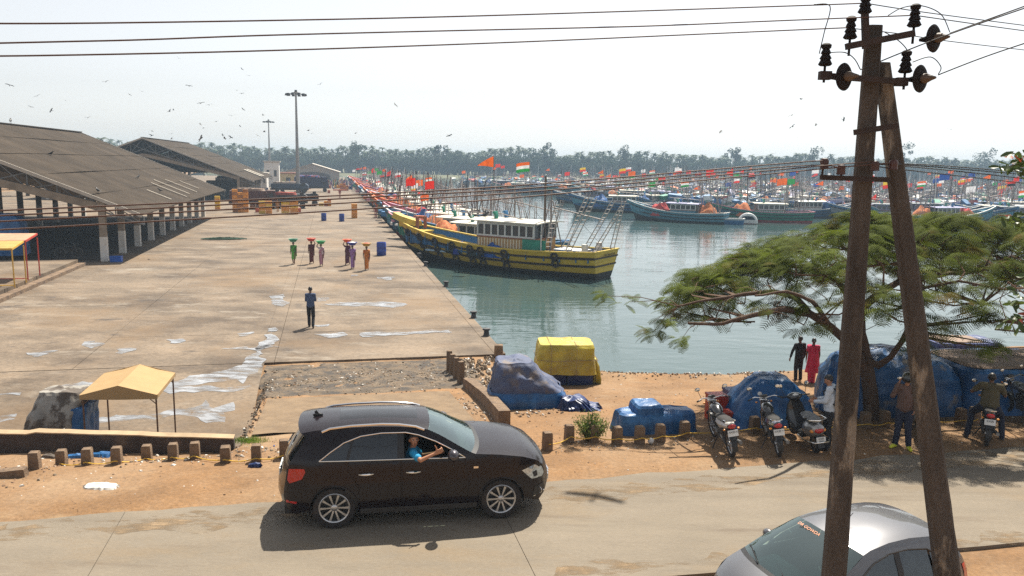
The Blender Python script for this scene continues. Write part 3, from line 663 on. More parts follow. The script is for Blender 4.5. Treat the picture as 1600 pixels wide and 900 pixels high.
wire([(-120, 88, LY), (80, 86.5, LY + .3), (420, 79, LY + .9), (800, 66, LY + 1.7), (1100, 53, 7.8), (1328, 43, yp)], .0062, 'lowest of the three thin cables crossing the sky to the left insulator')
ll = [((0, 329), (560, 304), (860, 286), (1240, 254), (1288, 252)), ((0, 337), (560, 309), (860, 291.5), (1240, 259.5), (1314, 262)), ((0, 346), (560, 316), (860, 297), (1240, 263), (1367, 252)), ((0, 359), (560, 327), (860, 304), (1240, 268), (1396, 254))]
for i, l in enumerate(ll):
    a, c, d, e, f = l; wire([(-120, a[1] + 4, LY - .4), (*a, LY - .2), (*c, 6.3), (*d, 7.0), (*e, 7.95), (*f, yp)], .0058, ('highest', 'second highest', 'third', 'lowest')[i] + ' of the four low cables crossing in front of the sheds and boats')
for i, (a, c, d) in enumerate((((1396, 256), (1500, 261), (1760, 284)), ((1396, 257), (1500, 264), (1760, 287)), ((1367, 256), (1500, 268), (1760, 297)), ((1367, 260), (1500, 275), (1760, 304)))):
    wire([(*a, yp), (*c, 9.4), (*d, 12)], .0058, ('highest', 'second highest', 'third', 'lowest')[i] + ' of the low cables right of the poles', m_wire2)
wire([(1352, 5, yp), (1480, 24, 9.3), (1760, 60, 11.5)], .0055, 'cable from the topmost insulator to the upper right', m_wire2)
wire([(1430, 24, yp), (1600, 48, 9.6), (1760, 68, 11.5)], .0055, 'cable from the right upper insulator to the right', m_wire2)
wire([(1328, 44, yp), (1400, 52, 8.6), (1480, 64, 9.4), (1600, 78, 10.5), (1760, 96, 11.5)], .005, 'thin cable passing behind the upper strain disc', m_wire2)
wire([(1484, 52, yp), (1600, 10, 7.6), (1700, -25, 7.2)], .006, 'cable from the upper strain disc rising to the top right corner', m_wire2)
wire([(1344, 109, yp - .05), (1460, 62, 7.9), (1600, 13, 7.4), (1700, -20, 7.0)], .006, 'cable from the left strain disc rising to the top right corner', m_wire2)
wire([(1466, 117, yp), (1530, 92, 7.8), (1600, 68, 7.5), (1720, 30, 7.0)], .006, 'cable from the lower right strain disc rising to the right', m_wire2)
wire([(1272, 7, 8.0), (1297, 10, 8.02), (1288, 50, 8.08), (1280, 84, yp)], .005, 'jumper wire looping down left of the pole', m_wire2)
wire([(1297, 82, yp), (1320, 82, yp - .02), (1335, 92, yp - .04), (1344, 108, yp - .05)], .005, 'short jumper wire over the left strain disc', m_wire2)
wire([(1388, 24, 8.1), (1410, 12, yp - .02), (1440, 9, yp - .03), (1470, 22, yp - .02), (1484, 50, yp)], .005, 'jumper wire arching over the upper strain disc', m_wire2)
wire([(1382, 50, yp), (1402, 62, yp - .02), (1416, 76, yp - .02), (1422, 92, yp)], .005, 'short jumper wire dropping to the lower right insulator', m_wire2)
wire([(1426, 97, yp), (1454, 89, yp - .02), (1470, 104, yp - .02), (1466, 116, yp)], .005, 'jumper wire arching over the lower right strain disc', m_wire2)
# ================================================================ cars
m_glass = bpy.data.materials.new('tinted_glass'); m_glass.use_nodes = True
def glassmat(m, col, tint, rough=.02, mix=.25):
    n = m.node_tree.nodes; L = m.node_tree.links; n.remove(n['Principled BSDF'])
    tr = n.new('ShaderNodeBsdfTransparent'); tr.inputs[0].default_value = (*tint, 1); gl = n.new('ShaderNodeBsdfGlossy'); gl.inputs['Roughness'].default_value = rough; gl.inputs[0].default_value = (*col, 1)
    fr = n.new('ShaderNodeFresnel'); fr.inputs[0].default_value = 1.6; mr = n.new('ShaderNodeMath'); mr.operation = 'ADD'; mr.inputs[1].default_value = mix; L.new(fr.outputs[0], mr.inputs[0])
    tc = n.new('ShaderNodeTexCoord'); t = n.new('ShaderNodeTexNoise'); t.inputs['Scale'].default_value = 6; L.new(tc.outputs['Object'], t.inputs['Vector'])
    bp = n.new('ShaderNodeBump'); bp.inputs['Strength'].default_value = .02; L.new(t.outputs[0], bp.inputs['Height']); L.new(bp.outputs[0], gl.inputs['Normal'])
    mx = n.new('ShaderNodeMixShader'); L.new(mr.outputs[0], mx.inputs[0]); L.new(tr.outputs[0], mx.inputs[1]); L.new(gl.outputs[0], mx.inputs[2]); L.new(mx.outputs[0], n['Material Output'].inputs[0])
glassmat(m_glass, (.9, .95, 1), (.10, .11, .12), mix=.04)
m_wind = bpy.data.materials.new('windscreen_glass'); m_wind.use_nodes = True; glassmat(m_wind, (.85, 1, .98), (.42, .58, .54), mix=.16)
m_wind2 = bpy.data.materials.new('green_windscreen_glass'); m_wind2.use_nodes = True; glassmat(m_wind2, (.80, .95, .90), (.50, .72, .66), mix=.16)
m_tyre = mat('tyre_rubber', (.022, .018, .017), .85, var=.3, scale=8, col2=(.06, .045, .035), edge=(.5, .75), bump=.4, bscale=30)
m_rim = mat('alloy_rim', (.46, .46, .47), .3, metal=.85, var=.1)
m_rimd = mat('rim_shadow', (.03, .03, .03), .5, metal=.3)
m_chrome = mat('chrome', (.80, .80, .80), .12, metal=1.0, var=.04)
m_black = mat('black_plastic', (.018, .017, .018), .45, var=.2)
m_seat = mat('seat_cloth', (.03, .028, .028), .9, var=.2)
m_red = mat('red_lamp', (.45, .012, .012), .15, var=.25, scale=12, spec=.8)
m_lamp = mat('headlamp_lens', (.50, .56, .60), .12, metal=.55, var=.35, scale=22)
m_amber = mat('amber_lamp', (.75, .28, .03), .2, spec=.8)
m_plate = mat('number_plate_white', (.75, .75, .73), .4, var=.05)
m_ink = mat('plate_lettering', (.015, .015, .015), .6)
m_suv = mat('dark_aubergine_paint', (.010, .006, .008), .25, metal=0, var=.12, scale=1.5, spec=.18, coat=.38, col2=(.022, .013, .010), edge=(.62, .8))
m_silv = mat('silver_grey_paint', (.12, .12, .13), .36, metal=.5, var=.06, scale=1.5, spec=.5, coat=1.0)
def interp(pts, x):
    if x <= pts[0][0]: return pts[0][1]
    for (a, b), (c, d) in zip(pts, pts[1:]):
        if x <= c: f = (x - a) / (c - a) if c > a else 0; f = f * f * (3 - 2 * f) * .5 + f * .5; return b + (d - b) * f
    return pts[-1][1]
class Car:
    """body laid out as side panels cut from the side view and cross panels swept over the silhouette"""
    def __init__(s, plan, prof, sil, root, paint): s.plan = plan; s.prof = prof; s.sil = sil; s.root = root; s.paint = paint
    lift = []
    def lz(s, z): return z + (interp(s.lift, z) if s.lift else 0)
    def ys(s, x, z): return interp(s.plan, x) * interp(s.prof, z)
    def side(s, poly, holes, name, m, sgn, off=0.0, step=.07, thick=True):
        pts = []; edges = []
        def addloop(lp):
            o = len(pts); q = []
            for i in range(len(lp)):
                a, b = lp[i], lp[(i + 1) % len(lp)]; k = max(1, int(math.hypot(a[0] - b[0], a[1] - b[1]) / .09))
                for j in range(k): q.append((a[0] + (b[0] - a[0]) * j / k, a[1] + (b[1] - a[1]) * j / k))
            pts.extend(q); edges.extend([(o + i, o + (i + 1) % len(q)) for i in range(len(q))]); return q
        loops = [addloop(poly)] + [addloop(h) for h in holes]
        def inside(x, z, lp):
            c = False
            for i in range(len(lp)):
                (x1, y1), (x2, y2) = lp[i], lp[i - 1]
                if (y1 > z) != (y2 > z) and x < (x2 - x1) * (z - y1) / (y2 - y1) + x1: c = not c
            return c
        def dist(x, z): return min(math.hypot(x - a, z - b) for lp in loops for a, b in lp)
        x0, x1 = min(p[0] for p in poly), max(p[0] for p in poly); z0, z1 = min(p[1] for p in poly), max(p[1] for p in poly)
        x = x0 + step / 2
        while x < x1:
            z = z0 + step / 2
            while z < z1:
                if inside(x, z, loops[0]) and not any(inside(x, z, h) for h in loops[1:]) and dist(x, z) > step * .45: pts.append((x, z))
                z += step
            x += step
        vs, es, fs, *_ = geometry.delaunay_2d_cdt([Vector(p) for p in pts], edges, [], 0, 1e-5)
        F = []
        for f in fs:
            cx = sum(vs[i].x for i in f) / len(f); cz = sum(vs[i].y for i in f) / len(f)
            if inside(cx, cz, loops[0]) and not any(inside(cx, cz, h) for h in loops[1:]): F.append(tuple(f))
        b = M(); V = [(v.x, sgn * (s.ys(v.x, v.y) + off), s.lz(v.y)) for v in vs]
        # orient outwards
        def nrm(f): a, c, d = (Vector(V[i]) for i in f[:3]); return (c - a).cross(d - a).y
        F = [f if nrm(f) * sgn > 0 else f[::-1] for f in F]
        b.add(V, F); o = b.build(name, m, s.root, ang=50)
        return o
    def cross(s, i0, i1, name, m, nt=14, ins=0.0, off=0.0, tlim=1.0):
        b = M(); rs = []
        for (x, z, bx, cz) in s.sil[i0:i1 + 1]:
            y = s.ys(x, z) - ins; r = []
            for k in range(nt + 1):
                t = (-1 + 2 * k / nt) * tlim; e = 1 - abs(t) ** 2.6
                r.append(Vector((x + bx * e, t * y, s.lz(z) + cz * e + off)))
            rs.append(r)
        b.rings(rs, 0, False, False); b.f = [f[::-1] for f in b.f]; return b.build(name, m, s.root, ang=50)
def dense(lst, n=3):
    out = []
    for a, c in zip(lst, lst[1:]):
        for k in range(n): out.append(tuple(p + (q - p) * k / n for p, q in zip(a, c)))
    out.append(lst[-1]); return out
def wheel(root, x, y, sgn, r, wd, rr, spokes=10, double=False):
    e = bpy.data.objects.new('wheel', None); COL.objects.link(e); e.parent = root; e.location = (x, y, r); e.empty_display_size = .1
    b = M(); A = Matrix.Rotation(pi / 2, 3, 'X')
    pr = [(rr, -wd / 2), (r - .03, -wd / 2), (r - .006, -wd / 2 + .025), (r, -wd / 4), (r, wd / 4), (r - .006, wd / 2 - .025), (r - .03, wd / 2), (rr, wd / 2), (rr, -wd / 2)]
    b.lathe(pr, 40, R=A, cap=False); b.build('tyre', m_tyre, e)
    b = M(); o = wd / 2 * sgn
    # local axis: A maps z -> -y ; work directly in y
    def L(rad, a, yy): return Vector((rad * cos(a), yy, rad * sin(a)))
    n = 40
    b.rings([[L(q, 2 * pi * k / n, yy) for k in range(n)] for q, yy in ((rr, o * .3), (rr, o * .96), (rr - .012, o * 1.02), (rr - .03, o * .96), (rr - .035, o * .35))], 0, True, False)
    b.build('rim', m_rim, e)
    b = M(); b.rings([[L(q, 2 * pi * k / n, yy) for k in range(n)] for q, yy in ((.02, o * .25), (rr - .02, o * .25))], 0, True, False); b.build('rim_shade_disc', m_rimd, e)  # near-black disc painted as the shade behind the spokes
    for k in range(spokes):
        a = 2 * pi * k / spokes; b = M(); w1 = .20 if double else .17
        prf = [(.045, .30), (rr * .55, .17), (rr - .02, w1 * .75)]
        t = [[L(q, a - wv * .5, o * yy), L(q, a + wv * .5, o * yy), L(q, a + wv * .5, o * (yy - .2)), L(q, a - wv * .5, o * (yy - .2))] for (q, wv), yy in zip(((.05, .55), (rr * .5, .20), (rr - .015, .17)), (.78, .88, .93))]
        b.rings(t); b.build('spoke', m_rim, e, ang=30)
    b = M(); b.rings([[L(q, 2 * pi * k / 16, yy) for k in range(16)] for q, yy in ((.055, o * .6), (.055, o * .86), (.04, o * .93), (.005, o * .94))], 0, True, False); b.build('hub_cap', m_rim, e)
    return e
def arch(cx, r, z0, n=14, flip=False):
    a = [(cx + r * cos(t), .36 + r * sin(t)) for t in [pi * i / n for i in range(n + 1)]]
    a = [(x, max(z, z0)) for x, z in a]; return a       # from front (+x) over the top to rear
def tubeloop(c, pts, sgn, r, name, m, off=.006, closed=True):
    b = M(); q = []
    for p in (pts + pts[:1] if closed else pts): q.append(p)
    q = dense(q, 3); b.tube([(x, sgn * (c.ys(x, z) + off), c.lz(z)) for x, z in q], r, 6); return b.build(name, m, c.root)

def make_suv():
    a, c = P(523, 828), P(784, 812); d = (c - a); ang = atan2(d.y, d.x)
    r0 = thing('parked_car', 'dark aubergine estate style suv on the road with its driver leaning out of the window', 'car', (0, 0, 0), ang)
    root = r0
    plan = [(-.02, .55), (.06, .74), (.2, .85), (.5, .92), (1.0, .945), (3.6, .945), (4.0, .93), (4.25, .895), (4.40, .84), (4.50, .75), (4.57, .60)]
    prof = [(.2, .95), (.3, .97), (.55, 1.0), (.75, 1.0), (.95, .985), (1.08, .955), (1.3, .86), (1.5, .735), (1.62, .66), (1.7, .60)]
    # silhouette: x, z, forward bulge at the centre, extra height at the centre
    sil = [(.20, .30, -.10, 0), (.12, .42, -.14, 0), (.09, .56, -.15, 0), (.10, .70, -.15, 0), (.13, .84, -.12, 0), (.16, .98, -.10, .0), (.22, 1.08, -.09, .01),
           (.34, 1.26, -.07, .02), (.48, 1.46, -.06, .03),
           (.38, 1.52, -.08, .05), (.60, 1.575, -.03, .05), (1.0, 1.605, 0, .055), (1.5, 1.615, 0, .06), (1.95, 1.60, 0, .06), (2.3, 1.56, .03, .06), (2.48, 1.515, .06, .055),
           (2.72, 1.40, .09, .05), (2.98, 1.25, .12, .04), (3.20, 1.13, .14, .03),
           (3.28, 1.10, .14, .03), (3.7, 1.07, .10, .04), (4.1, 1.02, .08, .045), (4.34, .955, .08, .04), (4.47, .87, .09, .02),
           (4.52, .75, .12, 0), (4.545, .60, .14, 0), (4.545, .46, .14, 0), (4.51, .36, .13, 0), (4.40, .27, .12, 0)]
    C = Car(plan, prof, sil, root, m_suv)
    C.lift = [(0, 0), (.72, 0), (1.08, .095), (1.48, .085), (1.62, .04)]
    for (i, j, nme, mm) in ((0, 3, 'rear_bumper', m_suv), (3, 6, 'tailgate', m_suv), (6, 8, 'rear_window', m_glass), (8, 10, 'roof_spoiler', m_suv), (10, 15, 'roof', m_suv), (15, 18, 'windscreen', m_wind), (19, 23, 'bonnet', m_suv), (23, 26, 'radiator_grille', m_black), (26, 28, 'front_bumper', m_black)):
        C.cross(i, j, nme, mm, 16)
    C.cross(18, 19, 'cowl_panel', m_black, 10)
    # glass roof
    C.cross(11, 14, 'sunroof', mat('roof_glass', (.012, .012, .014), .12, spec=.3, coat=.15), 12, ins=.12, off=.006, tlim=.90)
    top = [(s_[0], s_[1]) for s_ in sil]
    wr, wf, R = .915, 3.725, .405
    sill = .27
    af, ar = arch(wf, R, sill), arch(wr, R, sill)
    dlo = [(.68, 1.09), (.86, 1.22), (1.08, 1.36), (1.36, 1.445), (1.7, 1.48), (2.1, 1.475), (2.32, 1.43), (2.60, 1.33), (2.87, 1.19), (3.10, 1.055), (2.1, 1.07), (1.3, 1.08)]
    dlo_out = dlo
    outer = top[::-1]    # front bottom -> rear bottom ; silhouette reversed
    body = [(x, z) for x, z in outer] + [(.3, sill)] + ar[::-1] + [(wr + R, sill), (wf - R, sill)] + af[::-1]
    # doors are cut out of the flank
    fd = [(2.03, .40), (3.13, .40), (3.17, .75), (3.08, 1.045), (2.03, 1.06)]
    rd = [(1.33, .40), (2.015, .40), (2.015, 1.06), (1.16, 1.07), (1.14, .95), (1.31, .74)]
    for sgn in (-1, 1):
        g = .0
        C.side(body, [dlo, [(x, z) for x, z in fd], rd], 'body_side', m_suv, sgn)
        ins = lambda pl, e: [(x + (e if x < sum(p[0] for p in pl) / len(pl) else -e), z + (e if z < .8 else -e * .4)) for x, z in pl]
        for pl, hx in ((fd, 2.10), (rd, 1.32)):
            C.side(ins(pl, .006), [], 'door', m_suv, sgn)
            b = M(); q = [(hx + .24 * k / 5 - .0, sgn * (C.ys(hx + .1, .90) + .012 + .028 * sin(pi * k / 5)), .945) for k in range(6)]; b.tube(q, [.008, .014, .016, .016, .014, .008], 6); b.build('door_handle', m_chrome, root)
        # dark reveal behind the gaps
        C.side([(1.1, .36), (3.4, .36), (3.4, 1.07), (1.1, 1.09)], [], 'door_reveal', m_black, sgn, off=-.03, step=.3)
        # window glass: quarter, rear door, (front door open on the near side)
        q1 = [(.72, 1.10), (.88, 1.215), (1.09, 1.345), (1.20, 1.385), (1.11, 1.09)]
        q2 = [(1.16, 1.09), (1.25, 1.40), (1.36, 1.43), (1.7, 1.465), (1.96, 1.462), (1.96, 1.08)]
        q3 = [(2.07, 1.075), (2.07, 1.455), (2.32, 1.415), (2.58, 1.325), (2.85, 1.185), (3.02, 1.07)]
        C.side(q1, [], 'quarter_window', m_glass, sgn, off=-.012, step=.2); C.side(q2, [], 'door_window', m_glass, sgn, off=-.012, step=.2)
        if sgn > 0: C.side(q3, [], 'door_window', m_glass, sgn, off=-.012, step=.2)
        C.side([(1.11, 1.09), (1.20, 1.385), (1.25, 1.40), (1.16, 1.09)], [], 'window_pillar', m_black, sgn, off=-.004, step=.2)
        C.side([(1.96, 1.08), (1.96, 1.465), (2.07, 1.46), (2.07, 1.075)], [], 'window_pillar', m_black, sgn, off=-.004, step=.2)
        tubeloop(C, dlo, sgn, .009, 'window_trim', m_chrome)
        b = M(); q = [(.72, 1.555), (.85, 1.60), (1.2, 1.63), (1.7, 1.64), (2.0, 1.625), (2.28, 1.585), (2.42, 1.535)]
        b.tube([(x, sgn * (C.ys(x, z - .03) + .0), z + .055) for x, z in dense(q, 2)], .022, 6); b.build('roof_rail', m_chrome, root)
        # arches
        for cx in (wf, wr):
            b = M(); lip = [(cx + (R + .0) * cos(t), .36 + R * sin(t)) for t in [radians(-8) + (pi + radians(16)) * i / 20 for i in range(21)]]
            b.tube([(x, sgn * (C.ys(x, z) + .004), z) for x, z in lip], .012, 6); b.build('arch_lip', m_suv, root)
            b = M(); b.rings([[(x, sgn * (C.ys(x, z)), z) for x, z in lip], [(x, sgn * .45, z) for x, z in lip]], 0, False, False); b.build('wheel_well', m_black, root)
            wheel(root, cx, sgn * .80, sgn, .365, .235, .262, 10)
        b = M(); b.beam((wr + R + .02, sgn * .915, .30), (wf - R - .02, sgn * .915, .30), .05, .09); b.build('side_skirt', m_black, root)
        # lamps
        C.side([(4.08, .84), (4.26, .70), (4.46, .70), (4.50, .75), (4.45, .85), (4.30, .90)], [], 'headlight', m_lamp, sgn, off=.006, step=.04)
        C.side([(4.27, .80), (4.30, .73), (4.37, .74), (4.35, .82)], [], 'lamp_projector', m_black, sgn, off=.012, step=.03)
        C.side([(.16, .84), (.20, .80), (.40, .86), (.46, .95), (.44, .99), (.19, .985)], [], 'tail_light', m_red, sgn, off=.006, step=.05)
        C.side([(.13, .47), (.30, .455), (.31, .50), (.13, .515)], [], 'reflector', m_red, sgn, off=.006, step=.05)
        C.side([(4.28, .36), (4.50, .42), (4.51, .58), (4.32, .55)], [], 'air_intake', m_black, sgn, off=.006, step=.05)
        b = M(); y = C.ys(4.41, .47) + .012; b.torus((4.41, sgn * y, .47), .05, .009, 'Y', 18, 6, R=Matrix.Rotation(sgn * radians(50), 3, 'Z')); b.build('fog_lamp_ring', m_chrome, root)
        b = M(); b.tube([(4.30, sgn * (C.ys(4.3, .38) + .01), .37), (4.53, sgn * (C.ys(4.53, .38) + .01), .40)], .008, 6); b.build('bumper_trim', m_chrome, root)
        # mirrors
        b = M(); y0 = C.ys(3.02, 1.08); b.ell((2.88, sgn * (y0 + .15), 1.24), (.10, .135, .10), 16, 10); b.beam((2.93, sgn * (y0 - .02), 1.16), (2.90, sgn * (y0 + .10), 1.17), .05, .05); b.build('wing_mirror', mat('mirror_shell', (.05, .042, .05), .3, metal=.5, coat=1), root)
        C.side([(3.24, .905), (3.32, .905), (3.32, .93), (3.24, .93)], [], 'badge', m_chrome, sgn, off=.004, step=.1)
    b = M(); b.torus((4.80, 0, .66), .055, .008, 'X', 14, 5)
    for k in (-1.5, -.5, .5, 1.5):
        pass
    b = M(); b.ell((.62, 0, 1.70), (.09, .018, .035), 10, 6); b.box((.60, 0, 1.74), (.05, .012, .08), R=Matrix.Rotation(radians(-35), 3, 'Y')); b.build('roof_aerial', m_black, root)
    for s_ in (-1, 1):
        b = M(); b.tube([(3.34, s_ * .45, 1.22), (3.28, s_ * .1 + .1, 1.255), (3.25, s_ * .05, 1.26)], .012, 5); b.build('wiper', m_black, root)
    b = M(); b.tube([(.10, 0, 1.22), (.18, .25, 1.3), (.14, .05, 1.26)], .014, 5); b.build('rear_wiper', m_black, root)
    b = M(); b.box((-.02, 0, .80), (.02, .52, .12)); b.build('number_plate', m_plate, root)
    b = M(); b.box((4.69, 0, .5), (.02, .5, .11)); b.build('number_plate', m_plate, root)
    for k in range(5):
        b = M(); b.box((4.67, 0, .46 + k * .045), (.02, .7, .012)); b.build('grille_bar', m_chrome, root)
    # cabin
    b = M(); b.box((2.0, 0, .34), (3.2, 1.6, .1)); b.box((3.35, 0, .8), (.5, 1.55, .5)); b.box((.9, 0, .7), (.9, 1.5, .6)); b.build('cabin_floor', m_black, root, kind='stuff')
    for yy in (-.40, .40):
        b = M(); b.box((2.35, yy, .62), (.52, .5, .16)); b.box((2.08, yy, .95), (.14, .48, .64), R=Matrix.Rotation(radians(-12), 3, 'Y')); b.box((1.99, yy, 1.32), (.09, .26, .17)); b.build('front_seat', m_seat, root, kind=None)
    b = M(); b.box((1.35, 0, .62), (.5, 1.3, .16)); b.box((1.1, 0, .92), (.14, 1.3, .6)); b.build('rear_seat', mat('pale_seat', (.10, .09, .08), .9), root)
    b = M(); b.torus((2.92, -.38, 1.08), .18, .016, 'X', 24, 6, R=Matrix.Rotation(radians(-22), 3, 'Y')); b.tube([(2.92, -.38, 1.08), (3.15, -.38, .92)], .03); b.tube([(2.92, -.56, 1.08), (2.92, -.2, 1.08)], .014); b.build('steering_wheel', m_black, root)
    b = M(); b.ell((2.55, 0, 1.42), (.02, .12, .035), 10, 5); b.build('rear_view_mirror', m_black, root)
    b = M(); b.box((2.1, 0, .31), (4.0, 1.5, .12)); b.build('underbody', m_black, root)
    # seat it: rear wheel contact at a
    R3 = Matrix.Rotation(ang, 3, 'Z'); root.location = a - R3 @ Vector((wr, -.915, 0)); root.location.z = .012
    return root, ang
SUV, SUVA = make_suv()

def make_hatch():
    root = thing('parked_car', 'silver grey hatchback at the lower right edge, seen from above behind the poles', 'car', (0, 0, 0), 0)
    plan = [(-.02, .50), (.08, .68), (.3, .78), (.8, .83), (3.0, .83), (3.3, .79), (3.55, .68), (3.68, .50), (3.75, .34)]
    prof = [(.2, .94), (.45, 1.0), (.8, 1.0), (.95, .97), (1.1, .91), (1.3, .80), (1.45, .70), (1.56, .62)]
    sil = [(.14, .30, -.10, 0), (.03, .50, -.14, 0), (.03, .72, -.14, 0), (.10, .93, -.10, 0), (.24, 1.12, -.08, .01), (.42, 1.34, -.07, .03), (.50, 1.40, -.07, .04),
           (.8, 1.45, -.02, .06), (1.2, 1.475, 0, .07), (1.6, 1.465, 0, .075), (1.95, 1.42, .05, .07), (2.10, 1.385, .09, .065),
           (2.4, 1.25, .14, .055), (2.7, 1.09, .18, .045), (2.92, .96, .20, .035), (3.0, .93, .18, .04), (3.25, .86, .13, .05), (3.5, .76, .12, .04), (3.64, .66, .13, .02), (3.72, .52, .17, 0), (3.70, .38, .17, 0), (3.6, .26, .14, 0)]
    C = Car(plan, prof, sil, root, m_silv)
    for (i, j, nme, mm) in ((0, 2, 'rear_bumper', m_silv), (2, 4, 'tailgate', m_silv), (4, 6, 'rear_window', m_glass), (6, 11, 'roof', m_silv), (11, 14, 'windscreen', m_wind2), (14, 15, 'cowl_panel', m_black), (15, 18, 'bonnet', m_silv), (18, 19, 'radiator_grille', m_black), (19, 21, 'front_bumper', m_silv)):
        C.cross(i, j, nme, mm, 16)
    top = [(s_[0], s_[1]) for s_ in sil][::-1]
    wr, wf, R, sill = .66, 3.02, .34, .25
    ac = lambda cx: [(cx + R * cos(t), max(.29 + R * sin(t), sill)) for t in [pi * i / 14 for i in range(15)]]
    dlo = [(.50, 1.0), (.68, 1.20), (.95, 1.33), (1.3, 1.36), (1.65, 1.35), (1.95, 1.28), (2.3, 1.12), (2.62, .93), (1.6, .945)]
    body = top + [(.3, sill)] + ac(wr)[::-1] + ac(wf)[::-1]
    doors = [[(1.52, .38), (2.55, .38), (2.60, .92), (1.52, .935)], [(.98, .60), (1.10, .38), (1.505, .38), (1.505, .935), (.85, .96), (.82, .85)]]
    for sgn in (-1, 1):
        C.side(body, [dlo] + doors, 'body_side', m_silv, sgn)
        for pl in doors:
            cx = sum(p[0] for p in pl) / len(pl); C.side([(x + (.006 if x < cx else -.006), z) for x, z in pl], [], 'door', m_silv, sgn)
            b = M(); hx = cx - .35; b.tube([(hx, sgn * (C.ys(hx, .83) + .01), .83), (hx + .1, sgn * (C.ys(hx, .83) + .04), .83), (hx + .2, sgn * (C.ys(hx, .83) + .01), .83)], .012, 6); b.build('door_handle', m_silv, root)
        C.side([(.9, .34), (2.7, .34), (2.7, .94), (.9, .95)], [], 'door_reveal', m_black, sgn, off=-.03, step=.3)
        C.side([(.55, 1.0), (.70, 1.18), (.90, 1.29), (.88, .98)], [], 'quarter_window', m_glass, sgn, off=-.01, step=.2)
        C.side([(.92, .98), (.94, 1.31), (1.3, 1.345), (1.46, 1.345), (1.46, .955)], [], 'door_window', m_glass, sgn, off=-.01, step=.2)
        C.side([(1.56, .955), (1.56, 1.34), (1.66, 1.335), (1.94, 1.265), (2.28, 1.11), (2.52, .945)], [], 'door_window', m_glass, sgn, off=-.01, step=.2)
        C.side([(1.46, .955), (1.46, 1.35), (1.56, 1.35), (1.56, .955)], [], 'window_pillar', m_black, sgn, off=-.003, step=.2)
        tubeloop(C, dlo, sgn, .011, 'window_seal', m_black, off=.0)
        C.side([(3.28, .66), (3.42, .58), (3.62, .60), (3.60, .68), (3.45, .76), (3.32, .76)], [], 'headlight', m_lamp, sgn, off=.006, step=.05)
        C.side([(.06, .75), (.22, .72), (.30, 1.05), (.2, 1.05)], [], 'tail_light', m_red, sgn, off=.006, step=.05)
        b = M(); y0 = C.ys(2.38, .98); b.ell((2.38, sgn * (y0 + .12), 1.02), (.07, .11, .075), 14, 9); b.beam((2.42, sgn * (y0 - .02), .95), (2.40, sgn * (y0 + .08), .98), .05, .04); b.build('wing_mirror', m_black if sgn > 0 else m_silv, root)
        for cx in (wf, wr):
            wheel(root, cx, sgn * .70, sgn, .29, .18, .18, 8)
            b = M(); lip = [(cx + R * cos(t), .29 + R * sin(t)) for t in [pi * i / 16 for i in range(17)]]; b.rings([[(x, sgn * C.ys(x, z), z) for x, z in lip], [(x, sgn * .4, z) for x, z in lip]], 0, False, False); b.build('wheel_well', m_black, root)
    b = M(); b.lathe([(.03, 0), (.028, .02), (.012, .035), (.004, .04)], 10, (1.93, .06, 1.50)); b.build('aerial_base', m_black, root)
    b = M(); b.tube([(1.93, .06, 1.53), (1.74, .06, 1.68)], .0045, 5); b.build('aerial', m_black, root)
    for s_ in (-.28, .30):
        b = M(); b.tube([(3.12, s_, 1.0), (2.98, s_ - .3, 1.055), (2.95, s_ - .38, 1.06)], .011, 5); b.build('wiper', m_black, root)
    b = M(); b.ell((2.2, 0, 1.33), (.02, .11, .035), 10, 5); b.build('rear_view_mirror', m_black, root)
    m_dash = mat('pale_dashboard', (.20, .26, .24), .9, var=.2)
    b = M(); b.box((2.78, 0, .86), (.55, 1.25, .1), top=.9); b.build('dashboard', m_dash, root)
    b = M(); b.torus((2.36, -.34, .94), .17, .015, 'X', 22, 6, R=Matrix.Rotation(radians(-25), 3, 'Y')); b.tube([(2.36, -.34, .94), (2.6, -.34, .87)], .03); b.build('steering_wheel', m_black, root)
    for yy in (-.34, .34):
        b = M(); b.box((1.75, yy, .5), (.5, .46, .16)); b.box((1.5, yy, .85), (.14, .44, .62), R=Matrix.Rotation(radians(-14), 3, 'Y')); b.box((1.42, yy, 1.18), (.09, .24, .16)); b.build('front_seat', mat('grey_green_seat', (.13, .16, .15), .9), root)
    b = M(); b.box((1.7, 0, .3), (2.6, 1.3, .1)); b.box((.75, 0, .6), (.7, 1.3, .5)); b.build('cabin_floor', m_black, root)
    text_obj('DR GOWDA', .075, mat('sticker_orange', (.75, .35, .2), .6), root, (2.29, -.20, 1.413), (radians(22), 0, radians(90)), 'windscreen_sticker', .001)
    return root
HB = make_hatch()
hb_head = TH + radians(180) + radians(8)
# roof centre (1.4, 0, 1.53) sits under the photograph's roof highlight
rc = P(1352, 814, 1.45)
HB.rotation_euler = (0, 0, hb_head); HB.location = rc - Matrix.Rotation(hb_head, 3, 'Z') @ Vector((1.25, 0, 1.53)); HB.location.z = 0.0; HB.scale = (.88, .96, .97)
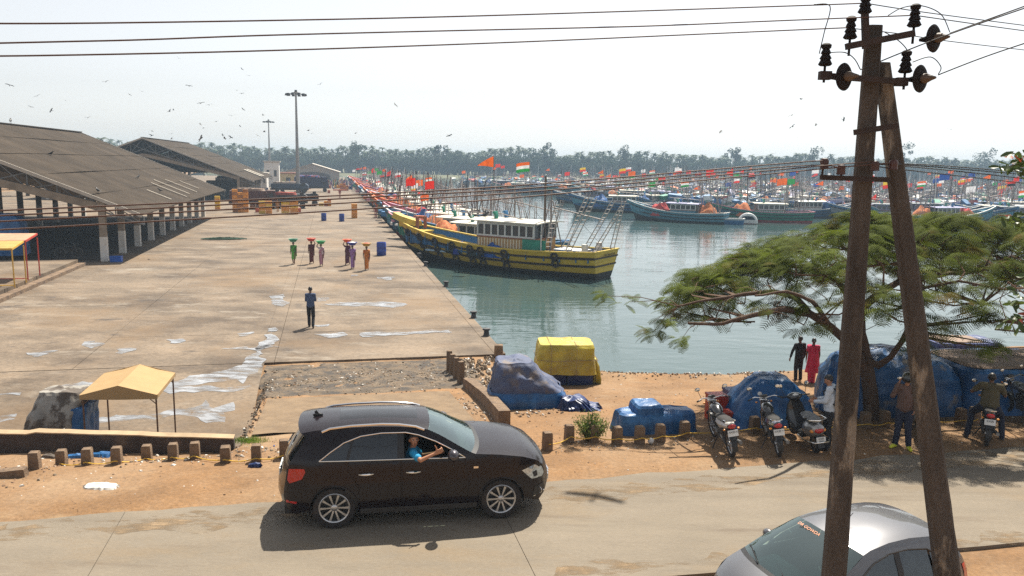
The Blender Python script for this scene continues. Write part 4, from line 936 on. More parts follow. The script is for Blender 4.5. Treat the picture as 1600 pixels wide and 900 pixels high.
# ================================================================ people
m_skin = mat('brown_skin', (.13, .062, .036), .55, var=.1, scale=6)
m_skinl = mat('light_brown_skin', (.36, .17, .095), .5, var=.08, scale=6)
m_hair = mat('black_hair', (.010, .008, .008), .5, var=.3, scale=30)
def cloth(name, col, **k): return mat('cloth_' + name, col, .85, var=.2, scale=7, bump=.3, bscale=9, **k)
m_eye = mat('eye_white', (.6, .58, .55), .3); m_lip = mat('lips', (.16, .05, .04), .5)
def caps(b, p0, p1, r0, r1, n=10):
    p0 = Vector(p0); p1 = Vector(p1); d = (p1 - p0)
    if d.length < 1e-5: d = Vector((0, 0, .001))
    u = d.normalized(); L = d.length; pts = []; rr = []
    for a in (-90, -55, -25, 0): pts.append(p0 + u * r0 * sin(radians(a))); rr.append(max(r0 * cos(radians(a)), .001))
    for a in (0, 25, 55, 90): pts.append(p1 + u * r1 * sin(radians(a))); rr.append(max(r1 * cos(radians(a)), .001))
    ref = u.orthogonal().normalized(); o = u.cross(ref); rs = [[p + (ref * cos(2 * pi * k / n) + o * sin(2 * pi * k / n)) * r for k in range(n)] for p, r in zip(pts, rr)]
    b.rings(rs)
def fuse(b, name, m, parent, vox=.012, smooth=4):
    """melt overlapping volumes into one continuous surface"""
    me = b.mesh('tmp', m); o = bpy.data.objects.new('tmp', me); COL.objects.link(o)
    r = o.modifiers.new('r', 'REMESH'); r.mode = 'VOXEL'; r.voxel_size = vox; r.use_smooth_shade = True
    s = o.modifiers.new('s', 'SMOOTH'); s.factor = .5; s.iterations = smooth
    dg = bpy.context.evaluated_depsgraph_get(); dg.update(); nm = bpy.data.meshes.new_from_object(o.evaluated_get(dg))
    bpy.data.objects.remove(o); nm.name = name; nm.materials.clear(); nm.materials.append(m); nm.shade_smooth()
    q = bpy.data.objects.new(name, nm); COL.objects.link(q); q.parent = parent; return q
def hand(b, w, d, pn, side, s=1.0, curl=.5, thumb_up=False):
    """palm, four unequal bent fingers and a thumb leaving the side of the palm"""
    d = d.normalized(); pn = (pn - d * pn.dot(d)).normalized(); t = d.cross(pn) * side   # t points to the thumb side
    c = w + d * .045 * s
    for k in (-1.5, -.5, .5, 1.5): caps(b, w + t * .010 * k * s, w + d * .085 * s + t * .019 * k * s, .016 * s, .0135 * s, 8)
    for k, L in zip((1.5, .5, -.5, -1.5), (.070, .080, .074, .058)):
        p = w + d * .088 * s + t * .0205 * k * s; a = curl * .6; e = curl * 1.5; g = curl * 2.4
        q1 = p + (d * cos(a) + pn * sin(a)) * L * .45 * s; q2 = q1 + (d * cos(e) + pn * sin(e)) * L * .32 * s; q3 = q2 + (d * cos(g) + pn * sin(g)) * L * .23 * s
        caps(b, p, q1, .0095 * s, .0088 * s, 6); caps(b, q1, q2, .0088 * s, .008 * s, 6); caps(b, q2, q3, .008 * s, .007 * s, 6)
    p = w + d * .025 * s + t * .026 * s
    if thumb_up: caps(b, p, p + (t * .8 + d * .5).normalized() * .04 * s, .014 * s, .012 * s, 7); caps(b, p + (t * .8 + d * .5).normalized() * .04 * s, p + (t * .8 + d * .5).normalized() * .04 * s + (t - d * .12) * .055 * s, .0115 * s, .009 * s, 7)
    else: q = p + (d * .75 + t * .6 + pn * .25).normalized() * .045 * s; caps(b, p, q, .013 * s, .011 * s, 7); caps(b, q, q + (d + pn * .35 + t * .1).normalized() * .032 * s, .010 * s, .008 * s, 7)
BASE = dict(hl=(-.085, 0, .90), hr=(.085, 0, .90), kl=(-.095, .02, .49), kr=(.095, .02, .49), al=(-.10, -.02, .085), ar=(.10, -.02, .085), tl=(-.11, .14, .03), tr=(.11, .14, .03),
            pv=(0, 0, .94), ch=(0, .0, 1.22), nk=(0, -.005, 1.44), hd=(0, .015, 1.58), sl=(-.175, 0, 1.38), sr=(.175, 0, 1.38), el=(-.225, -.02, 1.10), er=(.225, -.02, 1.10), wl=(-.22, .05, .86), wr=(.22, .05, .86))
def person(label, loc, rz, pose={}, top=None, bottom=None, sleeves='short', skin=None, hair='short', hat=None, sari=None, backpack=False, scale=1.0, group=None, thick=1.0, feet=None, face=(0, 1, 0), vox=.014, curl=.5, thumb=None, legs=True, apron=None):
    t = thing('person', label, 'person', loc, rz, group); t.scale = (scale,) * 3; sk = skin or m_skin
    J = {k: Vector(v) for k, v in {**BASE, **pose}.items()}; f = Vector(face).normalized(); k = thick
    b = M()
    torso = [(J['pv'], J['ch'], .115 * k, .125 * k), (J['hl'].lerp(J['pv'], .3), J['ch'] + (J['sl'] - J['nk']) * .35, .095 * k, .10 * k), (J['hr'].lerp(J['pv'], .3), J['ch'] + (J['sr'] - J['nk']) * .35, .095 * k, .10 * k), (J['sl'], J['sr'], .062 * k, .062 * k), (J['ch'], J['nk'] - Vector((0, 0, .08)), .12 * k, .075)]
    up = [(J['sl'], J['el'], .052 * k, .040 * k), (J['sr'], J['er'], .052 * k, .040 * k)]; lo = [(J['el'], J['wl'], .039 * k, .026), (J['er'], J['wr'], .039 * k, .026)]
    th = [(J['hl'], J['kl'], .088 * k, .056), (J['hr'], J['kr'], .088 * k, .056)]; sh = [(J['kl'], J['al'], .056, .038), (J['kr'], J['ar'], .056, .038)]
    sh += [(J['kl'].lerp(J['al'], .28) - f * .015, J['kl'].lerp(J['al'], .5) - f * .01, .052, .045), (J['kr'].lerp(J['ar'], .28) - f * .015, J['kr'].lerp(J['ar'], .5) - f * .01, .052, .045)]
    ft = [(J['al'] - Vector((0, 0, .035)), J['tl'], .038, .027), (J['ar'] - Vector((0, 0, .035)), J['tr'], .038, .027)]
    nk = [(J['nk'] - Vector((0, 0, .04)), J['hd'] - Vector((0, 0, .05)), .052, .050)]
    for s_ in torso + up + lo + nk + ((th + sh + ft) if legs else []): caps(b, *s_)
    H = J['hd']; R = f.to_track_quat('Y', 'Z').to_matrix()
    b.ell(H + R @ Vector((0, -.008, .022)), (.076, .092, .092), 16, 12, R=R); b.ell(H + R @ Vector((0, .022, -.035)), (.056, .062, .072), 14, 10, R=R)
    caps(b, H + R @ Vector((0, .085, .012)), H + R @ Vector((0, .104, -.022)), .010, .015, 8)      # nose
    for s_ in (-1, 1): b.ell(H + R @ Vector((s_ * .080, -.008, -.005)), (.012, .022, .032), 8, 6, R=R)
    hand(b, J['wl'], J['wl'] - J['el'], Vector((1, .1, 0)) if thumb != 'l' else Vector((1, 0, 0)), -1 if True else 1, 1, curl)
    if thumb == 'r': hand(b, J['wr'], J['wr'] - J['er'], Vector((-1, -.2, .0)), 1, 1.15, 1.0, True)
    else: hand(b, J['wr'], J['wr'] - J['er'], Vector((-1, .1, 0)), 1, 1, curl)
    fuse(b, 'body', sk, t, vox, 3)
    for s_ in (-1, 1):
        e = M(); e.ell(H + R @ Vector((s_ * .031, .080, .014)), (.013, .008, .007), 8, 5, R=R); e.build('eye', m_eye, t)
        e = M(); e.ell(H + R @ Vector((s_ * .031, .087, .014)), (.006, .003, .006), 8, 5, R=R); e.build('iris', m_hair, t)
        e = M(); e.tube([H + R @ Vector((s_ * x_, .086 - abs(x_ - .03) * .25, .033)) for x_ in (.014, .03, .048)], .0045, 5); e.build('eyebrow', m_hair, t)
    e = M(); e.ell(H + R @ Vector((0, .083, -.052)), (.024, .008, .008), 10, 5, R=R); e.build('mouth', m_lip, t)
    def infl(segs, d): 
        q = M()
        for a, c, r0, r1 in segs: caps(q, a, c, r0 + d, r1 + d)
        return q
    if hair:
        q = M(); q.ell(H + R @ Vector((0, -.016, .034)), (.083, .098, .094), 16, 12, R=R)
        if hair == 'bun': q.ell(H + R @ Vector((0, -.125, -.01)), (.045, .035, .045), 10, 8)
        if hair == 'thick':
            for i in range(14): a = pi * i / 13; q.ell(H + R @ Vector((cos(a) * .075, .045 - .0 * i, .055 + .035 * sin(a))), .026, 8, 6)
            caps(q, H + R @ Vector((-.022, .088, -.038)), H + R @ Vector((.022, .088, -.038)), .008, .008, 6)
        # keep the face clear
        q.v = [tuple(Vector(p)) for p in q.v]
        o = fuse(q, 'hair', m_hair, t, .012, 2)
        Ri = R.transposed()
        for v in o.data.vertices:
            l = Ri @ (v.co - H)
            if l.y > .02 and l.z < .06 and not (hair == 'thick' and l.z < -.02): v.co = H + R @ Vector((l.x * .92, min(l.y, .045) - .02, l.z))
    if top:
        tr = [(a, c, r0, r1) for a, c, r0, r1 in torso] + ([(a, a.lerp(c, .62), r0, (r0 + r1) / 2 + .006) for a, c, r0, r1 in up] if sleeves == 'short' else [(a, c, r0, r1) for a, c, r0, r1 in up] + [(a, a.lerp(c, .9), r0, r1) for a, c, r0, r1 in lo])
        tr += [(J['hl'] + Vector((0, 0, .02)), J['hr'] + Vector((0, 0, .02)), .085 * k, .085 * k)]
        fuse(infl(tr, .016), 'shirt', top, t, vox, 4)
    if bottom and legs:
        fuse(infl([(J['pv'], J['pv'] + Vector((0, 0, .03)), .10, .105)] + [(a, c, r0 + .0, r1 + .012) for a, c, r0, r1 in th] + [(a, a.lerp(c, .95), r0 + .004, r1 + .016) for a, c, r0, r1 in sh[:2]], .012), 'trousers', bottom, t, vox, 3)
    if feet:
        for s_ in ft: q = M(); caps(q, s_[0], s_[1], s_[2] + .012, s_[3] + .012); fuse(q, 'shoe', feet, t, .012, 2)
    if sari:
        m, mb, hem = sari
        q = M(); rs = []; mid = (J['al'] + J['ar']) / 2
        for i in range(9):
            g = i / 8; z = 1.02 - (1.02 - hem) * g; cx = J['pv'].lerp(mid, g); w_ = .135 + .03 * sin(g * 2.6) - .035 * g; d_ = .11 + .03 * g
            spread = abs(J['al'].y - J['ar'].y) * .5 * g
            rs.append([Vector((cx.x + (w_ + .012 * sin(7 * a + g * 3)) * cos(a), cx.y + (d_ + spread + .012 * sin(9 * a)) * sin(a), z + (.02 * sin(3 * a) if i == 8 else 0))) for a in [2 * pi * j / 28 for j in range(28)]])
        q.rings(rs, 0, True, False); q.build('sari_skirt', m, t, ang=80)
        fuse(infl([s_ for s_ in torso[1:]] + [(a, a.lerp(c, .55), r0, r1) for a, c, r0, r1 in up], .012), 'blouse', mb, t, vox, 3)
        q = M(); pth = [J['hr'] + Vector((.04, .09, .08)), J['ch'] + Vector((.02, .145, -.05)), J['sl'] + Vector((.05, .09, .02)), J['sl'] + Vector((.03, -.02, .085)), J['sl'] + Vector((.03, -.12, .0)), J['ch'] + Vector((-.08, -.155, -.1)), J['hl'] + Vector((.02, -.17, -.05)), J['hl'] + Vector((.02, -.16, -.30))]
        w1 = [.06, .10, .08, .07, .09, .11, .12, .13]; rr = []
        for i, (p, ww) in enumerate(zip(pth, w1)): rr.append([p + Vector((x * ww, .008 * sin(x * 9 + i), -abs(x) * .01)) for x in (-1, -.6, -.2, .2, .6, 1)])
        q.rings(rr, 0, False); q.rings([[p + Vector((0, .006 if i < 3 else -.006, 0)) for p in r][::-1] for i, r in enumerate(rr)], 0, False); q.build('sari_drape', m, t, ang=80)
    if backpack:
        q = M(); q.box(J['ch'] + Vector((0, -.20, .0)), (.28, .16, .42), top=.85); q.ell(J['ch'] + Vector((0, -.26, -.06)), (.11, .06, .11), 10, 8)
        for s_ in (-1, 1): q.tube([J['ch'] + Vector((s_ * .10, -.13, .17)), J['ch'] + Vector((s_ * .115, .0, .22)), J['ch'] + Vector((s_ * .11, .13, .10)), J['ch'] + Vector((s_ * .13, .08, -.10)), J['ch'] + Vector((s_ * .13, -.12, -.15))], .02, 6)
        fuse(q, 'backpack', cloth('black_bag', (.012, .012, .014)), t, .014, 3)
    if hat == 'helmet':
        q = M(); q.ell(H + R @ Vector((0, -.01, .02)), (.125, .15, .135), 20, 14, R=R); o = q.build('helmet', mat('helmet_shell', (.03, .028, .02), .15, var=.3, scale=9, coat=1, col2=(.35, .32, .05), edge=(.6, .66)), t)
        for v in o.data.vertices:
            l = R.transposed() @ (v.co - H)
            if l.z < -.06: v.co = H + R @ Vector((l.x * .92, l.y * .92, -.06 + (l.z + .06) * .2))
        q = M(); q.ell(H + R @ Vector((0, .055, .01)), (.108, .105, .055), 16, 8, R=R); q.build('visor', m_black, t)
    return t

def basket(label, loc, m, scale=1.0, fill=None):
    t = thing('basket', label, 'basket', loc, random.uniform(0, 6), 'fish baskets carried on heads')
    b = M(); o_ = [(.02, 0), (.15, .0), (.16, .02), (.235, .13), (.255, .135), (.262, .15), (.25, .155), (.222, .145), (.15, .025), (.02, .02)]
    b.lathe([(r * scale, z * scale) for r, z in o_], 22); b.build('basin', m, t)
    if fill: b = M(); b.lathe([(.21 * scale, .11 * scale), (.16 * scale, .155 * scale), (.06 * scale, .18 * scale), (.005, .185 * scale)], 16, cap=False); b.build('load', fill, t)
    return t
# six women walking along the quay towards the camera with basins on their heads
m_sk = m_skin
wom = [ # px, py(feet), height, sari colours, raised arm side, basket colour, label
 (459, 413, 1.53, ('green', (.10, .34, .05)), ('green_blouse', (.05, .22, .05)), None, ('teal_basin', (.02, .22, .14)), 'woman in a bright green sari, farthest left, balancing a teal basin', .40),
 (487, 412, 1.55, ('maroon', (.10, .022, .025)), ('maroon_blouse', (.07, .015, .02)), 'l', ('red_basin', (.50, .035, .02)), 'woman in a dark maroon sari steadying a red basin with one raised arm', .15),
 (502, 416, 1.50, ('pink', (.42, .20, .26)), ('white_shawl', (.55, .45, .48)), 'r', ('green_basin', (.02, .30, .10)), 'woman in a pink sari with a raised arm under a green basin', .18),
 (543, 414, 1.55, ('plum', (.09, .025, .05)), ('plum_blouse', (.08, .02, .04)), 'r', ('orange_basin', (.65, .10, .03)), 'woman in a dark plum sari behind the mauve one, raising an arm', .15),
 (551, 420, 1.55, ('mauve', (.32, .17, .40)), ('mauve_blouse', (.30, .16, .36)), None, ('blue_basin', (.015, .03, .30)), 'woman in a mauve sari under a dark blue basin', .12),
 (573, 422, 1.56, ('orange', (.52, .17, .025)), ('orange_blouse', (.45, .13, .02)), None, ('yellow_green_basin', (.45, .28, .05)), 'woman in an orange sari, farthest right, under a yellow and red basin', .12)]
for i, (px, py, h, a, c, arm, bk, lab, hem) in enumerate(wom):
    p = P(px, py, QZ); s = h / 1.70
    # local +Y faces the camera; the viewer's left is the woman's right
    hd = pi + 0.12 * (i % 3 - 1)
    pose = dict(al=(-.10, .10, .085), tl=(-.11, .25, .03), kl=(-.095, .09, .49), ar=(.10, -.16, .11), tr=(.10, -.02, .03), kr=(.095, .01, .48))
    if i % 2: pose = {k[0] + ('r' if k[1] == 'l' else 'l'): (-v[0], v[1], v[2]) for k, v in pose.items()}
    if arm: # seen arm: viewer side l/r
        sx = 1 if arm == 'l' else -1
        sx = -sx if True else sx
        side = 'r' if sx > 0 else 'l'
        pose['e' + side] = (sx * .30, .06, 1.52); pose['w' + side] = (sx * .20, .06, 1.72)
    t = person(lab, p, hd, pose, sari=(cloth(a[0], a[1]), cloth(c[0], c[1]), hem), hair='bun', scale=s, group='women carrying basins along the quay', vox=.016, thick=.95)
    bt = basket(bk[0].split('_')[0] + (' green' if bk[0].startswith('yellow') else '') + ' plastic basin on the head of the ' + lab.split(' sari')[0].replace('woman in a ', 'woman in '), p + Vector((0, 0, 1.70 * s)), mat(bk[0], bk[1], .4, var=.12), 1.25, mat('load_red', (.4, .08, .04), .8) if i in (1, 5, 3) else (mat('load_white', (.6, .6, .6), .5) if i == 4 else None))
    b = M(); b.torus((0, 0, 1.688), .07, .022, 'Z', 14, 6); b.build('head_ring', m_white, t)
# man striding towards the basins
p = P(486, 512, QZ)
person('man in slate blue shirt and black trousers walking across the quay, arms folded', p, radians(6), dict(al=(-.09, .16, .085), tl=(-.09, .30, .04), kl=(-.09, .13, .50), ar=(.11, -.22, .14), tr=(.11, -.12, .04), kr=(.10, .0, .47), sl=(-.155, 0, 1.37), sr=(.155, 0, 1.37), el=(-.19, .06, 1.12), er=(.19, .08, 1.12), wl=(-.02, .19, 1.14), wr=(.0, .21, 1.18)),
       top=cloth('slate_blue', (.055, .085, .17)), bottom=cloth('black', (.012, .012, .016)), hair='short', scale=1.03, feet=m_black, sleeves='long', thick=.86)
# pair by the water behind the covers
p = P(1246, 596)
person('person in dark clothes with a pale cloth over one arm standing by the water', p + Vector((0, 0, .0)), radians(15), dict(el=(-.30, .0, 1.15), wl=(-.38, -.02, .93), ), top=cloth('near_black', (.012, .012, .018)), bottom=cloth('near_black', (.012, .012, .018)), sleeves='long', hair='short', scale=.88, thick=.92)
p = P(1267, 598)
t = person('woman in a crimson pink sari standing by the water seen from behind', p, radians(-10), {}, sari=(cloth('crimson', (.55, .03, .10)), cloth('crimson', (.55, .03, .10)), .03), hair='bun', scale=.86, thick=.92)
q = M(); rs = []
for i in range(9):
    g = i / 8; z = 1.42 - 1.0 * g
    rs.append([Vector(((.16 + .10 * g + .02 * sin(5 * a + 3 * g)) * cos(a), -.02 - .03 * g + (.13 + .06 * g) * sin(a), z)) for a in [radians(180 + 190 * j / 16 - 5) for j in range(17)]])
q.rings(rs, 0, False); q.rings([r[::-1] for r in rs], 0, False); q.build('sari_cape', cloth('crimson', (.55, .03, .10)), t, ang=80)
# bag man by the scooter
p = P(1291, 702)
person('young man in a pale shirt with a black backpack looking down beside the scooter', p, radians(58), dict(hd=(0, .06, 1.555), nk=(0, .02, 1.44), er=(.23, .03, 1.13), el=(-.22, .06, 1.13), wl=(-.16, .30, 1.08), wr=(.16, .30, 1.06)), face=(0, 1, -.55), top=cloth('pale_shirt', (.50, .55, .62)), bottom=cloth('black', (.012, .012, .016)), sleeves='long', backpack=True, feet=m_black, skin=m_skinl, scale=1.0)
# helmeted person on the phone
p = P(1408, 700)
person('person in a helmet and brown jacket holding a phone to the ear, wearing yellow shoes', p, radians(150), dict(er=(.26, .10, 1.18), wr=(.155, .08, 1.50), el=(-.25, .02, 1.12), wl=(-.21, .12, .95), al=(-.14, 0, .085), tl=(-.2, .13, .03), ar=(.13, 0, .085), tr=(.2, .13, .03)), top=cloth('brown_jacket', (.12, .07, .055)), bottom=cloth('navy_jeans', (.015, .02, .045)), sleeves='long', hat='helmet', hair=None, feet=mat('yellow_shoe', (.60, .62, .04), .5), skin=m_skinl, scale=1.0)

# driver leaning out, thumb up: sits in the suv's own frame
R3 = Matrix.Rotation(SUVA, 3, 'Z')
dp = SUV.location + R3 @ Vector((2.20, -.50, 0))
dr = person('driver in a turquoise shirt leaning from the car window with a thumb up', dp, SUVA - pi / 2 - radians(0), dict(
    pv=(0, 0, .78), hl=(-.09, .0, .74), hr=(.09, .0, .74), ch=(.06, .0, 1.06), nk=(.12, .02, 1.265), hd=(.15, .045, 1.40), sl=(-.03, .03, 1.21), sr=(.27, .03, 1.20),
    kl=(-.1, .42, .72), kr=(.1, .42, .72), er=(.50, .14, 1.165), wr=(.475, .385, 1.265), el=(-.10, .2, 1.02), wl=(.0, .45, 1.10)),
    top=cloth('turquoise', (.02, .27, .50)), sleeves='short', skin=mat('driver_skin', (.45, .21, .115), .5, var=.06), hair='thick', face=(1, .22, .05), thumb='r', legs=False, vox=.009)

# ================================================================ motorcycles and scooter
m_eng = mat('engine_alloy', (.16, .155, .15), .4, metal=.7, var=.3, scale=20)
m_mirr = mat('mirror_glass', (.75, .78, .8), .05, metal=1)
def bike(label, rear, ang, tank, side=None, plate=('KA20 X', '4033'), lean=-.16, tail=None, seatc=None, group='parked motorcycles'):
    t = thing('motorcycle', label, 'motorcycle', rear, ang, group); t.rotation_euler = (lean, 0, ang)
    WB = 1.27
    for x in (0, WB):
        e = bpy.data.objects.new('wheel', None); COL.objects.link(e); e.parent = t; e.location = (x, 0, .30); e.empty_display_size = .1
        b = M(); b.torus((0, 0, 0), .255, .045, 'Y', 28, 8, sq=.9); b.build('tyre', m_tyre, e)
        b = M(); b.torus((0, 0, 0), .215, .014, 'Y', 28, 6); b.lathe([(.045, -.06), (.05, -.04), (.05, .04), (.045, .06)], 12, R=Matrix.Rotation(pi / 2, 3, 'X')); b.build('rim', m_rim, e)
        for k in range(6): b = M(); a = pi * k / 3; b.beam((.04 * cos(a), 0, .04 * sin(a)), (.215 * cos(a), 0, .215 * sin(a)), .018, .022); b.build('spoke', m_rim, e)
    b = M()
    for s in (-1, 1): b.tube([(WB, s * .075, .30), (WB - .10, s * .075, .62), (WB - .20, s * .07, .94)], .018, 8)
    b.beam((WB - .19, -.09, .92), (WB - .19, .09, .92), .04, .03); b.build('front_fork', m_chrome, t)
    b = M(); b.rings([[Vector((WB + .33 * cos(a), y, .30 + .33 * sin(a))) for y in (-.055, -.03, .03, .055)] for a in [radians(30 + 110 * i / 10) for i in range(11)]], 0, False); b.build('front_mudguard', tank, t)
    b = M(); b.rings([[Vector((.34 * cos(a), y, .30 + .34 * sin(a))) for y in (-.06, -.035, .035, .06)] for a in [radians(75 + 115 * i / 12) for i in range(13)]], 0, False); b.build('rear_mudguard', m_black, t)
    b = M(); b.tube([(WB - .17, 0, .86), (.85, 0, .70), (.62, 0, .48), (.55, 0, .32)], .022, 6); b.tube([(WB - .17, 0, .80), (.98, 0, .48), (.86, 0, .30)], .02, 6); b.tube([(.85, 0, .70), (.35, 0, .66), (-.12, 0, .74)], .02, 6)
    for s in (-1, 1): b.tube([(.55, s * .07, .36), (.28, s * .08, .32), (0, s * .09, .30)], .018, 6); b.tube([(0, s * .11, .32), (.12, s * .12, .64)], .025, 8)
    b.build('frame', m_black, t)
    b = M(); b.rings([[Vector((x, w_ * cos(a), z + hh * sin(a))) for a in [2 * pi * k / 14 for k in range(14)]] for x, w_, z, hh in ((1.06, .05, .80, .05), (1.02, .10, .81, .09), (.90, .135, .825, .115), (.74, .13, .81, .105), (.62, .09, .78, .07), (.56, .05, .765, .045))]); b.build('fuel_tank', tank, t)
    b = M(); b.rings([[Vector((x, w_ * cos(a), z + .045 * sin(a))) for a in [2 * pi * k / 12 for k in range(12)]] for x, w_, z in ((.66, .07, .765), (.55, .11, .765), (.36, .125, .77), (.2, .13, .80), (-.02, .12, .815), (-.14, .07, .82))]); b.build('saddle', seatc or m_seat, t)
    b = M()
    for s in (-1, 1): b.rings([[Vector((x, s * (.09 + dy), z0)), Vector((x, s * (.12 + dy), (z0 + z1) / 2)), Vector((x, s * (.09 + dy), z1))] for x, z0, z1, dy in ((.55, .56, .72, 0), (.35, .56, .74, .01), (.1, .64, .77, .01), (-.2, .72, .80, -.03))], 0, False)
    b.build('side_panel', tail or tank, t)
    b = M(); b.rings([[Vector((x, w_ * cos(a), z + .04 * sin(a))) for a in [2 * pi * k / 10 for k in range(10)]] for x, w_, z in ((.0, .10, .79), (-.15, .095, .81), (-.26, .06, .82))]); b.build('tail_cowl', tail or tank, t)
    b = M(); b.box((.70, 0, .36), (.30, .20, .22), top=.9); b.lathe([(.085, -.13), (.10, -.10), (.10, .10), (.085, .13)], 14, (.66, 0, .36), R=Matrix.Rotation(pi / 2, 3, 'X'))
    for k in range(5): b.box((.80, 0, .48 + k * .03), (.16, .17, .016), R=Matrix.Rotation(radians(-20), 3, 'Y'))
    b.box((.80, 0, .54), (.12, .12, .18), R=Matrix.Rotation(radians(-20), 3, 'Y')); b.build('engine', m_eng, t)
    b = M(); b.tube([(.88, -.05, .48), (.98, -.09, .38), (.85, -.13, .24), (.5, -.15, .24), (.3, -.16, .28), (-.18, -.18, .36)], [.018, .02, .02, .022, .042, .04], 10); b.build('exhaust', m_eng, t)
    b = M(); b.tube([(WB - .32, -.36, 1.0), (WB - .24, -.22, 1.03), (WB - .20, 0, .98), (WB - .24, .22, 1.03), (WB - .32, .36, 1.0)], .012, 6); b.build('handlebar', m_chrome, t)
    for s in (-1, 1):
        b = M(); b.tube([(WB - .28, s * .27, 1.015), (WB - .33, s * .38, .995)], .019, 8); b.build('grip', m_black, t)
        b = M(); b.tube([(WB - .24, s * .25, 1.02), (WB - .2, s * .30, 1.18)], .006, 5); b.ell((WB - .20, s * .31, 1.23), (.014, .06, .045), 12, 8); b.build('mirror', m_black, t)
        b = M(); b.ell((WB - .214, s * .31, 1.23), (.004, .052, .038), 12, 8); b.build('mirror_glass', m_mirr, t)
        b = M(); b.ell((-.20, s * .15, .70), (.03, .03, .022), 8, 6); b.build('indicator', m_amber, t)
        b = M(); b.ell((WB - .08, s * .16, .86), (.03, .03, .022), 8, 6); b.build('indicator', m_amber, t)
    b = M(); b.ell((WB - .07, 0, .90), (.09, .09, .095), 14, 10); b.build('headlamp', m_chrome, t)
    b = M(); b.box((WB - .17, 0, 1.01), (.08, .18, .07), top=.8); b.build('instrument_cluster', m_black, t)
    b = M(); b.ell((-.275, 0, .775), (.03, .085, .05), 12, 8); b.build('tail_lamp', m_red, t)
    b = M(); b.box((-.305, 0, .64), (.012, .215, .13), R=Matrix.Rotation(radians(14), 3, 'Y')); pl = b.build('number_plate', m_plate, t)
    if plate:
        for k, s_ in enumerate(plate):
            o = text_obj(s_, .058, m_ink, pl, (-.314 + (.012 if k else -.012), 0, .668 - .055 * k), (radians(90 - 14), 0, radians(-90)), 'lettering', .001)
    b = M(); b.rings([[Vector((-.18, y, .72)), Vector((-.34, y, .50))] for y in (-.07, .07)], 0, False); b.build('plate_holder', m_black, t)
    b = M(); b.tube([(-.02, -.10, .84), (-.22, -.10, .88), (-.30, 0, .89), (-.22, .10, .88), (-.02, .10, .84)], .011, 6); b.build('grab_rail', m_chrome, t)
    b = M(); b.tube([(.62, .10, .24), (.52, .27, .0 + .02)], .012, 6); b.build('side_stand', m_black, t)
    b = M(); b.tube([(.62, -.2, .27), (.62, .2, .27)], .012, 6); b.build('foot_pegs', m_black, t)
    return t
def aim(r, f): a = P(*r); c = P(*f); return a, atan2(c.y - a.y, c.x - a.x)
m_tk = [mat('bike_black', (.012, .012, .014), .2, coat=1), mat('bike_white_silver', (.62, .62, .60), .3, var=.1, coat=.5), mat('bike_blue_grey', (.09, .11, .16), .3, coat=1)]
a, g = aim((1143, 714), (1106, 676)); bike('black motorcycle with a white tail panel, leftmost of the parked ones beside the blue bundle', a, g, m_tk[0], tail=m_tk[1], seatc=m_seat)
a, g = aim((1217, 713), (1192, 676)); bike('black motorcycle with a blue grey tail in front of the big blue tarpaulin tent', a, g, m_tk[0], tail=m_tk[2], plate=('KA20 Y', '8006'))
a, g = aim((1447, 690), (1425, 655)); bike('black motorcycle mostly hidden behind the right leg of the power pole', a, g, m_tk[0], plate=None)
a, g = aim((1541, 697), (1533, 655)); BK = bike('motorcycle with a rider astride at the right, its red tail lamp towards the viewer', a, g, m_tk[0], lean=0, plate=('KA20', '1507'), group=None)
RP, RG = a, g
a, g = aim((1640, 668), (1578, 650)); bike('motorcycle with a grey tank cut by the right edge of the frame', a, g, mat('bike_grey_tank', (.16, .17, .19), .2, metal=.5, coat=1), plate=None, lean=-.12)
# rider: sits on the saddle, feet on the ground
R3 = Matrix.Rotation(RG, 3, 'Z')
person('rider in an olive brown t-shirt sitting astride the motorcycle at the right', RP + R3 @ Vector((.36, 0, -.05)), RG - pi / 2, dict(pv=(0, 0, .93), hl=(-.10, .02, .90), hr=(.10, .02, .90), kl=(-.30, .32, .62), kr=(.28, .34, .60), al=(-.38, .10, .12), ar=(.33, .28, .12), tl=(-.42, .24, .06), tr=(.36, .42, .06),
       ch=(0, .07, 1.18), nk=(0, .12, 1.38), hd=(0, .15, 1.51), sl=(-.19, .10, 1.33), sr=(.19, .10, 1.33), el=(-.36, .22, 1.13), er=(.30, .28, 1.10), wl=(-.33, .47, 1.09), wr=(.33, .50, 1.09)), top=cloth('olive', (.085, .07, .035)), bottom=cloth('navy_jeans', (.015, .02, .045)), feet=m_black, hair='short', thick=1.1)

